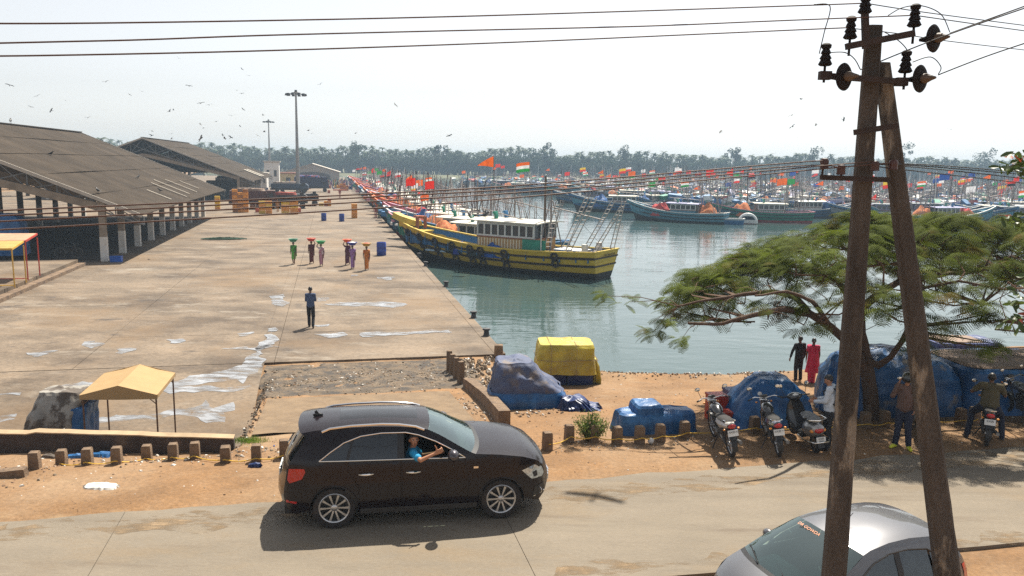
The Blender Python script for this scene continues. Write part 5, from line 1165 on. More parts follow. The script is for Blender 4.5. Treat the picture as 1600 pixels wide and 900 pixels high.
def scooter(label, rear, ang):
    m_sc = mat('scooter_dark', (.03, .03, .034), .25, coat=1); m_sg = mat('scooter_silver', (.32, .31, .30), .3, metal=.5, coat=.5)
    t = thing('scooter', label, 'scooter', rear, ang); t.rotation_euler = (-.14, 0, ang)
    for x in (0, 1.22):
        e = bpy.data.objects.new('wheel', None); COL.objects.link(e); e.parent = t; e.location = (x, 0, .215)
        b = M(); b.torus((0, 0, 0), .165, .05, 'Y', 24, 8); b.build('tyre', m_tyre, e)
        b = M(); b.lathe([(.01, -.03), (.12, -.03), (.125, 0), (.12, .03), (.01, .03)], 20, R=Matrix.Rotation(pi / 2, 3, 'X')); b.build('rim', m_rim, e)
    def hull(sec, name, m, n=16):
        b = M(); b.rings([[Vector((x + tl * sin(a), w_ * cos(a), z + hh * sin(a))) for a in [2 * pi * k / n for k in range(n)]] for x, w_, z, hh, tl in sec]); return b.build(name, m, t)
    hull([(-.26, .05, .60, .05, 0), (-.20, .14, .58, .13, 0), (0, .20, .52, .19, 0), (.22, .19, .50, .19, 0), (.36, .13, .46, .16, 0), (.42, .06, .44, .1, 0)], 'rear_body', m_sg)
    hull([(-.16, .10, .765, .04, 0), (.0, .14, .77, .05, 0), (.25, .15, .76, .05, 0), (.45, .12, .76, .045, 0), (.5, .06, .75, .03, 0)], 'saddle', mat('grey_saddle', (.16, .16, .16), .6))
    b = M(); b.box((.62, 0, .27), (.50, .34, .07)); b.build('footboard', m_black, t)
    b = M(); b.rings([[Vector((x, y, z)) for y in (-w_, -w_ * .5, w_ * .5, w_)] for x, w_, z in ((.86, .17, .27), (.93, .21, .45), (.98, .22, .62), (1.0, .17, .80), (1.0, .10, .90))], 0, False)
    b.rings([[Vector((x + .10 * (1 - abs(y / w_) ** 2) + .03, y, z)) for y in (w_, w_ * .5, -w_ * .5, -w_)] for x, w_, z in ((.86, .17, .27), (.93, .21, .45), (.98, .22, .62), (1.0, .17, .80), (1.0, .10, .90))], 0, False); b.build('leg_shield', m_sc, t)
    b = M(); b.rings([[Vector((1.22 + .24 * cos(a), y, .215 + .24 * sin(a))) for y in (-.07, -.04, .04, .07)] for a in [radians(10 + 150 * i / 12) for i in range(13)]], 0, False); b.build('front_mudguard', m_sc, t)
    b = M(); b.tube([(1.22, 0, .215), (1.05, 0, .9)], .03, 8); b.build('steering_column', m_black, t)
    b = M(); b.ell((1.0, 0, .98), (.12, .17, .085), 16, 10); b.build('handlebar_cowl', m_sc, t)
    b = M(); b.tube([(.95, -.34, 1.0), (1.0, 0, 1.0), (.95, .34, 1.0)], .016, 8); b.build('handlebar', m_black, t)
    b = M(); b.ell((.93, 0, 1.03), (.03, .075, .035), 12, 8); b.build('speedometer', m_plate, t)
    for s in (-1, 1):
        b = M(); b.tube([(.98, s * .24, 1.02), (1.02, s * .29, 1.2)], .006, 5); b.ell((1.02, s * .30, 1.25), (.015, .055, .055), 12, 8); b.build('mirror', m_black, t)
        b = M(); b.ell((1.005, s * .30, 1.25), (.004, .047, .047), 12, 8); b.build('mirror_glass', m_mirr, t)
        b = M(); b.ell((-.17, s * .13, .56), (.05, .05, .04), 10, 6); b.build('indicator', m_amber, t)
    b = M(); b.ell((-.24, 0, .58), (.04, .10, .06), 12, 8); b.build('tail_lamp', m_red, t)
    b = M(); b.tube([(.1, -.19, .80), (-.2, -.19, .82), (-.30, 0, .82), (-.2, .19, .82), (.1, .19, .80)], .012, 6); b.build('grab_rail', m_chrome, t)
    b = M(); b.tube([(.35, -.235, .33), (-.1, -.26, .34), (-.34, -.15, .35), (-.36, .0, .355), (-.34, .15, .35), (-.1, .26, .34), (.35, .235, .33)], .013, 6); b.build('crash_guard', m_chrome, t)
    b = M(); b.box((-.31, 0, .40), (.012, .20, .12)); pl = b.build('number_plate', m_plate, t)
    text_obj('KA20', .05, m_ink, pl, (-.318, 0, .425), (radians(90), 0, radians(-90))); text_obj('1516', .05, m_ink, pl, (-.318, 0, .372), (radians(90), 0, radians(-90)))
    b = M(); b.rings([[Vector((-.22, y, .46)), Vector((-.33, y, .22))] for y in (-.07, .07)], 0, False); b.build('mud_flap', m_black, t)
    b = M(); b.tube([(.3, -.12, .24), (-.2, -.17, .27)], [.03, .045], 10); b.build('silencer', m_black, t)
    return t
a, g = aim((1275, 707), (1234, 676)); scooter('dark scooter with a grey saddle and chrome guard parked beside the man with a backpack', a, g)
# ================================================================ tarpaulins and crates
def tarpm(name, col, col2=None, edge=(.5, .66), rough=.42): return mat(name, col, rough, var=.3, scale=2.2, col2=col2, edge=edge, bump=.6, bscale=6, spec=.5)
m_tb = tarpm('blue_tarpaulin', (.008, .080, .235), (.03, .16, .38), (.52, .66)); m_tb2 = tarpm('blue_tarpaulin_dusty', (.008, .075, .215), (.22, .19, .16), (.56, .68)); m_tb3 = tarpm('blue_tarpaulin_deep', (.006, .025, .12))
m_tp = tarpm('faded_purple_tarpaulin', (.065, .085, .16), (.15, .12, .11), (.52, .64), rough=.7); m_ty = tarpm('yellow_tarpaulin', (.46, .36, .03), (.33, .24, .035)); m_tg = tarpm('grey_canvas', (.30, .28, .25), (.10, .08, .065), (.48, .54), .8)  # dark patches of the grey canvas paint in its shaded front
m_tdry = tarpm('brown_sheet', (.22, .15, .11), (.30, .22, .16), rough=.8)
def cover(name, m, root, rings, n=88, sub=7, fold=.05, seed=0, nf=9, top=True, rr=5.0, topz=.03):
    """a sheet thrown over a load: rounded rings (z, x0, x1, y0, y1) with folds that deepen towards the hem"""
    R = []; K = len(rings) - 1
    for i in range(K * sub + 1):
        g = i / sub; k = min(int(g), K - 1); f = g - k; a, c = rings[k], rings[k + 1]; R.append([p + (q - p) * f for p, q in zip(a, c)])
    rows = []
    for i, (z, x0, x1, y0, y1) in enumerate(R):
        h = 1 - i / (len(R) - 1); r = []
        for j in range(n):
            t = 2 * pi * j / n; ct, st = cos(t), sin(t); e = (abs(ct) ** rr + abs(st) ** rr) ** (-1 / rr)
            x = (x0 + x1) / 2 + (x1 - x0) / 2 * ct * e; y = (y0 + y1) / 2 + (y1 - y0) / 2 * st * e
            w_ = abs(nz(ct * nf * .35 + seed, st * nf * .35, z * .5)) * 2 - .45; w2 = nz(x * 3 + seed, y * 3, z * 5)
            w3 = .5 - abs(nz(x * 5 + seed * 2, y * 5, z * 3.2)) * 2.2; d = fold * (w_ * (.25 + 1.1 * h) + .30 * w2 + .42 * w3); L_ = math.hypot(ct, st)
            zz = z + (.6 * fold * w2 if i else .5 * fold * nz(x * 2, y * 2, seed))
            r.append(Vector((x + ct * d, y + st * d, zz)))
        rows.append(r)
    if top:
        last = rows[-1]; cx = sum((p.x for p in last)) / n; cy = sum((p.y for p in last)) / n
        for q in (.93, .8, .6, .38, .16):
            rows.append([Vector((cx + (p.x - cx) * q, cy + (p.y - cy) * q, p.z + topz * (1 - q) + .035 * nz(p.x * 2.5 * q + seed, p.y * 2.5 * q, 3) - fold * .25 * abs(nz(p.x * 4 * q, p.y * 4 * q, seed)))) for p in last])
    b = M(); b.rings(rows, 0, True, False)
    if top: b.add(rows[-1], [tuple(range(n))])
    return b.build(name, m, root, ang=32)
def gz(p): u, v = uv(p.x, p.y); return G(u, v)
def crate(label, loc, rz, d, m, group=None, cat='crate', lid=True):
    t = thing('fish_crate', label, cat, loc, rz, group); x, y, z = d; b = M(); w_ = .03
    b.box((0, -y / 2 + w_ / 2, z / 2), (x, w_, z)); b.box((0, y / 2 - w_ / 2, z / 2), (x, w_, z)); b.box((-x / 2 + w_ / 2, 0, z / 2), (w_, y - 2 * w_, z)); b.box((x / 2 - w_ / 2, 0, z / 2), (w_, y - 2 * w_, z)); b.box((0, 0, w_ / 2), (x - 2 * w_, y - 2 * w_, w_))
    for q in (.25, .55, .85): b.box((0, -y / 2 - .008, z * q), (x * .96, .02, .02)); b.box((x / 2 + .008, 0, z * q), (.02, y * .96, .02))
    b.build('crate_body', m, t, ang=20)
    b = M(); b.box((0, 0, z + .01), (x + .03, y + .03, .05)) if lid else b.torus((0, 0, z), 0.01, .005, 'Z', 6, 4); 
    if lid: b.build('lid', m, t, smooth=False)
    return t
# 1 grey canvas over a three wheeler behind the wall
Y1 = 18.95; a = PY(30, 690, Y1); c = PY(128, 690, Y1); zt = PY(80, 613, Y1 + .3).z; cx = (a.x + c.x) / 2; hw = (c.x - a.x) / 2
t = thing('covered_rickshaw', 'vehicle wrapped in grey white canvas with blue plastic below, beside the tan canopy', 'covered vehicle', Vector((cx, Y1 + .6, -1.60)), TH * .6)
Hh = zt + 1.60
cover('grey_canvas_cover', m_tg, t, [(.55, -hw * .85, hw * .7, -.6, .5), (.9, -hw * .95, hw * .75, -.65, .5), (1.25, -hw * .85, hw * .75, -.6, .5), (Hh - .08, -hw * .6, hw * .8, -.4, .4), (Hh, -hw * .55, hw * .75, -.35, .35)], fold=.07, seed=2)
cover('blue_sheet', m_tb, t, [(.0, -hw * .5, hw * .85, -.6, .4), (.5, -hw * .5, hw * .9, -.64, .4), (.85, -hw * .1, hw * .95, -.66, .4), (Hh * .8, hw * .4, hw * 1.0, -.5, .4)], fold=.06, seed=5)
b = M(); b.tube([(-.15, -.8, .55), (.35, -.82, 1.1)], .01); b.build('tie_rope', m_plate, t); b = M(); b.tube([(0, -.8, .5), (.45, -.8, .85)], .01); b.build('tie_rope', m_plate, t)
for s in (-1, 1): b = M(); b.torus((s * .5, -.3, .2), .16, .05, 'X', 18, 6); b.build('wheel', m_tyre, t)
# 2 purple blue cover by the kerb wall
p = P(822, 632); t = thing('covered_rickshaw', 'vehicle under a faded purple and blue tarpaulin beside the low concrete wall', 'covered vehicle', p, radians(6))
cover('tarpaulin', m_tp, t, [(-.1, -1.12, 1.05, -.70, .95), (.45, -.98, 1.0, -.66, .9), (.62, -.93, .78, -.62, .85), (.85, -.90, .45, -.55, .8), (1.18, -.84, .18, -.35, .75), (1.25, -.80, .12, -.28, .7)], fold=.075, seed=11, rr=6)
cover('blue_hem', m_tb, t, [(-.1, -1.18, 1.2, -.76, .8), (.30, -1.07, 1.1, -.75, .8), (.5, -1.02, .95, -.68, .8)], fold=.07, seed=15, top=False)
p = P(915, 640); t = thing('loose_tarpaulin', 'crumpled dark blue tarpaulin lying on the ground right of the purple covered vehicle', 'tarpaulin', p)
cover('sheet', m_tb3, t, [(-.05, -.62, .45, -.35, .5), (.10, -.6, .3, -.3, .45), (.3, -.6, -.1, -.15, .4)], fold=.13, seed=21, nf=16)
# 3 yellow cover on dark crates by the water
p = P(886, 603); d_ = .85
t = thing('yellow_covered_stack', 'stack of fish crates under a bright yellow tarpaulin at the water edge', 'covered crates', p, radians(3))
wz_ = 1.5
cover('tarpaulin', m_ty, t, [(.36, -.98, .93, -.06, 1.5), (.7, -.93, .91, -.02, 1.45), (1.18, -.90, .88, .05, 1.4), (1.28, -.86, .84, .12, 1.35)], fold=.035, seed=31, rr=9)
cover('yellow_flap', m_ty, t, [(.05, .88, 1.1, .2, 1.3), (.5, .86, 1.06, .2, 1.3), (.8, .84, .95, .3, 1.2)], fold=.09, seed=33)
for z_, o_ in ((.82, .0),):
    b = M(); b.tube([(-.97, 1.4, z_), (-.985, .02, z_ + .01), (-.4, -.07, z_ - .02), (.3, -.075, z_ + .015), (.97, .0, z_), (.96, 1.4, z_)], .008, 5); b.build('lashing_rope', m_tdry, t)
for x_ in (-.55, .25): b = M(); b.tube([(x_, 1.4, 1.3), (x_ + .02, .1, 1.31), (x_ + .03, -.05, 1.15), (x_ + .02, -.09, .35)], .006, 5); b.build('lashing_rope', m_tdry, t)
for k, x in enumerate((-.42, .42)):
    b = M(); b.box((x, .75, .26), (.80, 1.3, .50)); b.box((x, .08, .45), (.8, .04, .04)); b.box((x, .08, .1), (.8, .04, .04)); b.build('crate', m_tb3, t)
b = M(); b.box((-.84, .1, .25), (.1, .1, .5)); b.build('post', m_tan, t)
# 4 low blue bundle
p = P(1032, 680); t = thing('covered_bundle', 'low bundle of boxes under crumpled blue tarpaulin behind the bollards', 'covered bundle', p, radians(8))
cover('tarpaulin', m_tb, t, [(-.08, -.95, .98, .0, .95), (.30, -.92, .93, .04, .9), (.42, -.9, .9, .1, .85), (.46, -.84, .85, .16, .8)], fold=.06, seed=41)
cover('box_cover', m_tb2 if False else m_tb, t, [(.35, -.56, .12, .1, .85), (.60, -.54, .10, .12, .82), (.66, -.50, .06, .16, .78)], fold=.02, seed=43, rr=9)
# 5 tent shaped tarpaulin
p = P(1222, 672); t = thing('tarpaulin_tent', 'big blue tarpaulin tent shaped cover behind the parked motorcycles', 'covered stack', p, radians(4))
cover('tarpaulin', m_tb, t, [(-.1, -1.15, 1.05, .0, 1.7), (.25, -1.05, 1.0, .1, 1.65), (.65, -.82, .86, .25, 1.55), (1.0, -.40, .46, .5, 1.4), (1.07, -.34, .38, .58, 1.35)], fold=.06, seed=51, rr=4)
b = M(); b.ell((-.50, .26, .82), (.055, .02, .05), 12, 6); b.build('white_patch', m_plate, t)
# 6 red and blue crates
m_rc = mat('red_plastic', (.42, .035, .015), .45, var=.2, bump=.1); m_bc = mat('blue_plastic', (.012, .03, .16), .45, var=.2)
G6 = 'plastic crates beside the leftmost motorcycle'
p = P(1118, 655); crate('tall red plastic crate standing behind the leftmost motorcycle', p, radians(10), (.42, .42, .62), m_rc, G6)
p = P(1140, 662); crate('low red plastic crate between the first motorcycle and the blue tent', p, radians(5), (.36, .34, .30), m_rc, G6)
p = P(1146, 645); crate('dark blue plastic crate behind the red crates', p, radians(12), (.44, .5, .60), m_bc, G6)
# 7 big blue cover behind the tree
p = P(1400, 655); Yb = p.y; zt = PY(1400, 541, Yb + .9).z - p.z
t = thing('covered_boat', 'huge blue dust stained tarpaulin over a boat behind the tree trunk', 'covered boat', p, radians(6))
xl = (PY(1322, 600, Yb).x - p.x); xr = (PY(1538, 600, Yb).x - p.x); zt -= .2
cover('tarpaulin', m_tb2, t, [(-.1, xl, xr, .05, 2.3), (.55, xl * .98, xr * .99, .1, 2.3), (zt * .62, xl * .95, xr * .97, .15, 2.25), (zt * .86, xl * .75, xr * .84, .35, 2.1), (zt, xl * .30, xr * .52, .7, 1.9)], fold=.085, seed=61, rr=3.6, topz=.06)
cover('bow_wrap', m_tb, t, [(.0, xl - .25, xl + .5, .1, 1.4), (.8, xl - .05, xl + .55, .3, 1.4), (1.0, xl + .02, xl + .62, .4, 1.3), (1.32, xl + .0, xl + .62, .5, 1.2), (1.48, xl + .12, xl + .5, .6, 1.1)], fold=.07, seed=66, rr=3)
# 8 crates under dark blue sheets near the water
p = P(1516, 562); Y8 = p.y; x0 = PY(1463, 545, Y8).x - p.x; x1 = PY(1568, 545, Y8).x - p.x; zt = PY(1516, 527, Y8 + 1).z - p.z
t = thing('covered_crate_row', 'row of dark blue crates half covered with a sheet, nearest the water on the right', 'covered crates', p, radians(4))
for k in range(4):
    w_ = (x1 - x0) / 4; b = M(); cx = x0 + w_ * (k + .5)
    b.box((cx, .7, zt * .47), (w_ - .03, 1.4, zt * .94))
    for q in (.1, .5, .9): b.box((cx, -.02, zt * q * .94), (w_ - .05, .05, .05))
    for q in (-.4, 0, .4): b.box((cx + q * w_ * .9, -.015, zt * .47), (.04, .04, zt * .9))
    b.build('crate', m_bc, t)
cover('sheet', m_tdry, t, [(zt * .85, x0 + .1, x1 - .5, .1, 1.5), (zt * .98, x0 + .12, x1 - .5, .15, 1.45)], fold=.03, seed=71, rr=8)
cover('blue_sheet', m_tb3, t, [(.2, x1 - .55, x1 + .22, .0, 1.5), (zt * .6, x1 - .55, x1 + .12, .0, 1.5), (zt, x1 - .55, x1 - .02, .05, 1.45)], fold=.05, seed=72, rr=6)
# 9 right hand covered stack
p = P(1570, 655); Y9 = p.y; zt = PY(1560, 566, Y9 + 1.3).z - p.z; x0 = PY(1528, 600, Y9).x - p.x
t = thing('covered_stack', 'wide blue covered stack with a brown dusty top at the right edge', 'covered stack', p, radians(5))
cover('tarpaulin', m_tb, t, [(-.1, x0, 3.2, .3, 3.0), (.5, x0 + .02, 3.2, .33, 3.0), (zt * .93, x0 + .05, 3.15, .36, 2.9), (zt, x0 + .1, 3.1, .42, 2.85)], fold=.035, seed=81, rr=10)
cover('brown_top', m_tdry, t, [(zt + .02, x0 + .12, 2.9, .5, 2.6), (zt + .06, x0 + .2, 2.85, .55, 2.5)], fold=.03, seed=82, rr=7)
# 10 blue sack stack at the far left of the shed
p = P(6, 400, QZ + .4); t = thing('covered_stack', 'blue tarpaulin covered stack at the left edge beside the near shed', 'covered stack', p, TH)
cover('tarpaulin', m_tb, t, [(0, -2.2, 1.1, 0, 2), (1.2, -2.2, 1.15, 0, 2), (2.3, -2.1, .95, .1, 1.9), (2.7, -2, .6, .3, 1.7)], fold=.12, seed=91)

# things on the quay
def barrel(label, px, py, m, h=1.0, r=.3, g='plastic barrels standing on the quay', base=None):
    p = base if base is not None else P(px, py, QZ); b = M()
    b.lathe([(r * .92, 0), (r, .04 * h), (r, .3 * h), (r * 1.04, .33 * h), (r, .36 * h), (r, .63 * h), (r * 1.04, .66 * h), (r, .69 * h), (r, .94 * h), (r * .9, h), (r * .85, h), (r * .82, .96 * h), (.01, .955 * h)], 20)
    o = b.build('barrel', m); o.location = p; return tag(o, label, 'barrel', g)
m_bb = mat('blue_barrel', (.012, .045, .30), .4, var=.15, coat=.2)
barrel('blue plastic barrel right of the walking women', 596, 399, m_bb, 1.0, .36); barrel('small blue barrel on the left of two far ones', 506, 345, m_bb, .9, .3); barrel('small blue barrel on the right of two far ones', 534, 346, m_bb, .9, .3)
m_or = mat('orange_crate', (.75, .30, .015), .6, var=.25, scale=3, col2=(.42, .18, .04), edge=(.55, .7))
m_or2 = mat('red_orange_crate', (.45, .10, .04), .6, var=.25); m_ylc = mat('yellow_crate', (.75, .48, .03), .6, var=.2)
GC = 'stacks of fish crates on the quay'
def stack(label, px, py, wpx, hpx, m, m2=None, nx=2):
    p = P(px, py, QZ); Y = p.y; wd = wpx / FPX * Y; ht = hpx / FPX * Y * 1.0; t = thing('crate_stack', label, 'crate stack', p, TH + .05, GC)
    n = max(2, int(ht / .34)); cw = wd / nx
    for i in range(nx):
        for k in range(n):
            if k == n - 1 and (i * 7 + n) % 3 == 0 and n > 2: continue
            b = M(); w_ = cw * .95; z0 = k * ht / n; hh = ht / n
            b.box((-wd / 2 + cw * (i + .5) + .02 * nz(i, k), .25, z0 + hh * .45), (w_, .5, hh * .86)); b.box((-wd / 2 + cw * (i + .5), .25, z0 + hh * .85), (w_ * 1.03, .53, hh * .14))
            b.build('crate', m if (not m2 or (i + k) % 3) else m2, t, smooth=False)
    return t
stack('tall orange crate column standing alone near the moored boats', 554, 341, 9, 27, m_or, nx=1)
stack('orange crate pile in the middle distance of the quay, left of the tall column', 512, 322, 11, 12, m_or, m_or2); stack('small yellow crate pair beside the orange pile', 502, 322, 7, 5, m_ylc)
stack('reddish crate heap far down the quay near the crowd', 538, 298, 13, 11, m_or2, m_or, 3); stack('small orange crate farther along the quay', 514, 302, 4, 5, m_or2, nx=1)
stack('big orange crate stack, leftmost beside the near shed', 376, 332, 24, 36, m_or, mat('dark_orange', (.36, .14, .03), .6), 3)
stack('orange crate stack right of the leftmost big one', 415, 334, 20, 20, m_or, m_ylc, 2); stack('low orange crate pile in front of the parked lorries', 453, 335, 26, 20, m_or, m_ylc, 2)
stack('small orange crate by the low orange pile', 467, 332, 7, 7, m_or2, nx=1); stack('small orange crate left of the crate stacks', 403, 332, 8, 6, m_or2, nx=1)
stack('brown crate wall behind the orange stacks', 404, 325, 26, 24, mat('brown_crate', (.30, .13, .05), .8, var=.3), m_or, 3); stack('red topped crate wall behind the lorries', 430, 318, 24, 18, m_or2, mat('brown_crate', (.18, .09, .05)), 3)
# crates inside the shed mouth
stack('yellow crate stack under the far end of the near shed roof', 340, 328, 8, 26, m_ylc, m_or, 1)
p = P(182, 409, QZ); crate('flat blue crate at the foot of the first shed column', p, TH, (.7, .45, .35), mat('bright_blue_plastic', (.01, .10, .45), .5))
# green net coil
p = P(350, 374, QZ); b = M()
for i in range(34):
    a0 = random.uniform(0, 6.28); r = random.uniform(.3, 1.6); q = [(1.2 * r * cos(a0 + j * .25) + .1 * nz(i, j), .5 * r * sin(a0 + j * .25), .05 + .10 * random.random() * (1.8 - r)) for j in range(16)]; b.tube(q, .028, 4)
o = b.build('net_coil', mat('green_net', (.02, .06, .035), .9, var=.4)); o.location = p; tag(o, 'dark green fishing net coiled flat on the quay', 'fishing net'); o.rotation_euler.z = TH
# bicycle under the shed
p = P(98, 409, QZ + .41) if False else P(108, 403, QZ + .42); t = thing('bicycle', 'bicycle parked in the dark under the near shed roof', 'bicycle', p, TH + .1); m_bk = mat('bicycle_steel', (.10, .10, .10), .4, metal=.4)
for x in (-.5, .5):
    b = M(); b.torus((x, 0, .34), .32, .016, 'Y', 26, 5)
    for k in range(8): b.tube([(x, 0, .34), (x + .31 * cos(k * pi / 4), 0, .34 + .31 * sin(k * pi / 4))], .003, 4)
    b.build('wheel', m_bk, t)
b = M(); b.tube([(-.5, 0, .34), (-.12, 0, .32), (-.2, 0, .8), (-.5, 0, .34)], .014); b.tube([(-.12, 0, .32), (.32, 0, .75), (-.18, 0, .74)], .014); b.tube([(.5, 0, .34), (.32, 0, .92)], .014); b.build('frame', m_bk, t)
b = M(); b.tube([(.26, -.25, .98), (.32, 0, .95), (.26, .25, .98)], .012); b.build('handlebar', m_bk, t); b = M(); b.ell((-.22, 0, .86), (.12, .07, .035), 10, 6); b.build('saddle', m_black, t)
# lorries and carts in the middle distance
def lorry(label, px, py, ln, m, load, rz=0, h=2.6, cab=True):
    p = P(px, py, QZ); t = thing('parked_lorry', label, 'lorry', p, TH + rz, 'lorries parked beyond the crate stacks'); b = M()
    b.box((0, 1, .95), (ln, 2.1, .35)); b.build('chassis', m_dark, t, smooth=False)
    b = M(); b.box((-.1 * ln, 1, 1.1 + (h - 1.1) / 2), (ln * .74, 2.2, h - 1.2)); 
    for k in range(6): b.box((-.1 * ln - ln * .37 + ln * .74 * k / 5, -.12, 1.1 + (h - 1.1) / 2), (.08, .05, h - 1.2))
    b.build('cargo_bed', m, t, smooth=False)
    if load: cover('load', load, t, [(h - .15, -ln * .46, ln * .26, 0, 2.05), (h + .3, -ln * .42, ln * .22, .2, 1.9)], fold=.15, n=40, sub=3, seed=px)
    b = M(); b.rings([[Vector((ln * .29, y, z)) for y, z in ((0, .8), (2, .8), (2, h), (0, h))], [Vector((ln * .45, y, z)) for y, z in ((0, .8), (2, .8), (1.95, h), (.05, h))], [Vector((ln * .5, y, z)) for y, z in ((0, .8), (2, .8), (1.95, 1.7), (.05, 1.7))]]); b.build('cab', m, t, ang=20)
    b = M(); b.box((ln * .37, -.01, 1.95), (ln * .1, .03, .55)); b.build('cab_window', m_black, t)
    for x in (-.32 * ln, -.18 * ln, .38 * ln):
        b = M(); b.lathe([(.1, 0), (.42, 0), (.45, .08), (.45, .25), (.42, .3), (.1, .3)], 16, (x, 0, .45), R=Matrix.Rotation(-pi / 2, 3, 'X')); b.build('wheel', m_tyre, t)
lorry('dark lorry standing behind the tall orange stack', 396, 327, 6.5, mat('lorry_maroon', (.08, .03, .03), .7), m_tdry, .1)
lorry('dark lorry with red boxes standing right behind the low crates', 447, 326, 6.0, m_dark, mat('lorry_load_red', (.30, .05, .03), .8), .0, 2.0)
lorry('low dark tender at the right end of the lorry group', 472, 322, 5.0, mat('lorry_black', (.02, .02, .025), .6), None, .1, 1.9)
lorry('lorry with a blue tarpaulin hood beyond the light mast', 487, 300, 7.5, mat('lorry_blue', (.04, .05, .10), .6), mat('red_blue_load', (.25, .05, .05), .8, col2=(.03, .08, .25), edge=(.48, .52)), .1, 3.3)
lorry('small blue lorry left of the light mast foot', 452, 303, 7.5, mat('lorry_light_blue', (.04, .06, .10), .6), mat('pale_load', (.3, .24, .2), .8), -.05, 2.1)
lorry('white and brown lorry parked in the gap between both sheds', 368, 300, 8, mat('lorry_white', (.5, .48, .45), .6), m_tb, .2, 3.0)
lorry('dark lorry parked under the second shed edge', 352, 305, 7, mat('lorry_black', (.02, .02, .025)), None, .0, 2.8)
stack('blue and white box row beside the second shed', 412, 300, 14, 7, m_bc, m_plate, 4); stack('white box group by the light mast', 430, 314, 22, 9, mat('pale_box', (.5, .42, .38), .7), m_or2, 4)
# crowd at the end of the quay: near ones single, the rest one mass
mcs = [cloth('crowd%d' % i, c) for i, c in enumerate(((.30, .05, .05), (.05, .08, .25), (.5, .48, .45), (.08, .2, .08), (.4, .2, .05), (.02, .02, .03), (.3, .1, .25)))]
def tiny(b, x, y, z, h=1.6, m=0, ml=5, rz=0):
    R = Matrix.Rotation(rz, 3, 'Z'); c = Vector((x, y, z)); s = h / 1.65
    b.rings([[c + R @ Vector((w_ * cos(a), d * sin(a), zz)) * s for a in [2 * pi * k / 7 for k in range(7)]] for w_, d, zz in ((.10, .08, .78), (.17, .11, .8), (.16, .12, 1.05), (.21, .12, 1.32), (.06, .06, 1.42), (.09, .09, 1.48), (.09, .1, 1.6), (.03, .03, 1.68))], m)
    for q in (-1, 1):
        b.rings([[c + R @ Vector((q * .08 + .06 * cos(a), q * .06 * (zz < .4) + .06 * sin(a), zz)) * s for a in [2 * pi * k / 5 for k in range(5)]] for zz in (0, .4, .82)], ml)
        b.rings([[c + R @ Vector((q * dx + .035 * cos(a), dy + .035 * sin(a), zz)) * s for a in [2 * pi * k / 5 for k in range(5)]] for dx, dy, zz in ((.2, 0, 1.34), (.25, 0, 1.08), (.22, .06, .85))], ml)
GP_ = 'people far down the quay'
for i, (px, py, lab) in enumerate(((531, 309, 'carrying a wide load across the shoulders'), (512, 293, 'first of the three in a row far down the quay'), (517, 293, 'middle of the three in a row far down the quay'), (524, 293, 'in pale clothes, right of the three in a row'), (528, 293, 'far down the quay in dark clothes near the reddish crates'), (550, 297, 'standing alone right of the reddish crates'), (434, 331, 'between two orange crate stacks'), (587, 341, 'standing at the quay edge under the prows'), (592, 340, 'beside the prow of the second boat'))):
    p = P(px, py, QZ); t = thing('person', 'distant person ' + lab, 'person', p, TH, GP_); b = M(); tiny(b, 0, 0, 0, 1.62, 0, 0); b.build('body', mcs[(i * 3) % 7], t)
    b = M(); b.ell((0, 0, 1.56), (.095, .105, .09), 8, 6); b.build('hair', m_hair, t)
    if i == 0: 
        b = M(); b.box((0, 0, 1.45), (2.4, .5, .22)); o = b.build('carried_bundle', m_or2); o.location = p; tag(o, 'long reddish bundle carried across the shoulders of the distant person', 'bundle')
b = M()
for i in range(170):
    u = random.uniform(-12, 5.2); v = random.uniform(205, 262); tiny(b, *W(u, v, QZ), random.uniform(1.5, 1.72), random.randrange(7), random.choice((0, 1, 5)), random.uniform(0, 6))
o = b.build('crowd', mcs); o['kind'] = 'stuff'; tag(o, 'dense far crowd of people filling the end of the quay', 'crowd')
b = M()
for i in range(150):
    u = random.uniform(-13, 5.4) if i % 3 else random.uniform(-13, -3); v = random.uniform(200, 262); s = random.uniform(.4, 1.0); b.box(W(u, v, QZ + s * .4), (s, s * .7, s * .8), random.uniform(0, 3), m=random.randrange(5))
o = b.build('fish_boxes', [m_or2, m_bc, m_white, m_or, m_ylc]); o['kind'] = 'stuff'; tag(o, 'jumble of small boxes and baskets among the far crowd', 'boxes')
# ================================================================ boats
def bf(t): return interp([(0, .80), (.12, .90), (.35, 1), (.6, .97), (.78, .78), (.9, .50), (.97, .24), (1, .05)], t)
class Hull:
    def __init__(s, L, B, H, bow, st=.35, rake=1.5): s.L, s.B, s.H, s.bow, s.st, s.rake = L, B, H, bow, st, rake
    def sheer(s, t): return s.H + s.bow * t ** 3.4 + s.st * (1 - t) ** 3
    def pt(s, t, q, sgn, off=0.0):
        k = -.55 + .5 * max(0, (t - .8) / .2) ** 2
        z = k + (s.sheer(t) - k) * q; ex = .34 + .75 * max(0, (t - .45) / .55) ** 1.5
        y = s.B / 2 * bf(t) * (q ** ex) + off; x = -s.L / 2 + s.L * t + s.rake * max(0, (t - .6) / .4) ** 2 * (q - .3) - .25 * (1 - q) * -1 * (t < .05) * (1 - t / .05)
        return Vector((x, sgn * y, z))
TS = [0, .03, .08, .15, .22, .3, .38, .46, .54, .62, .7, .77, .83, .88, .92, .95, .975, 1.0]
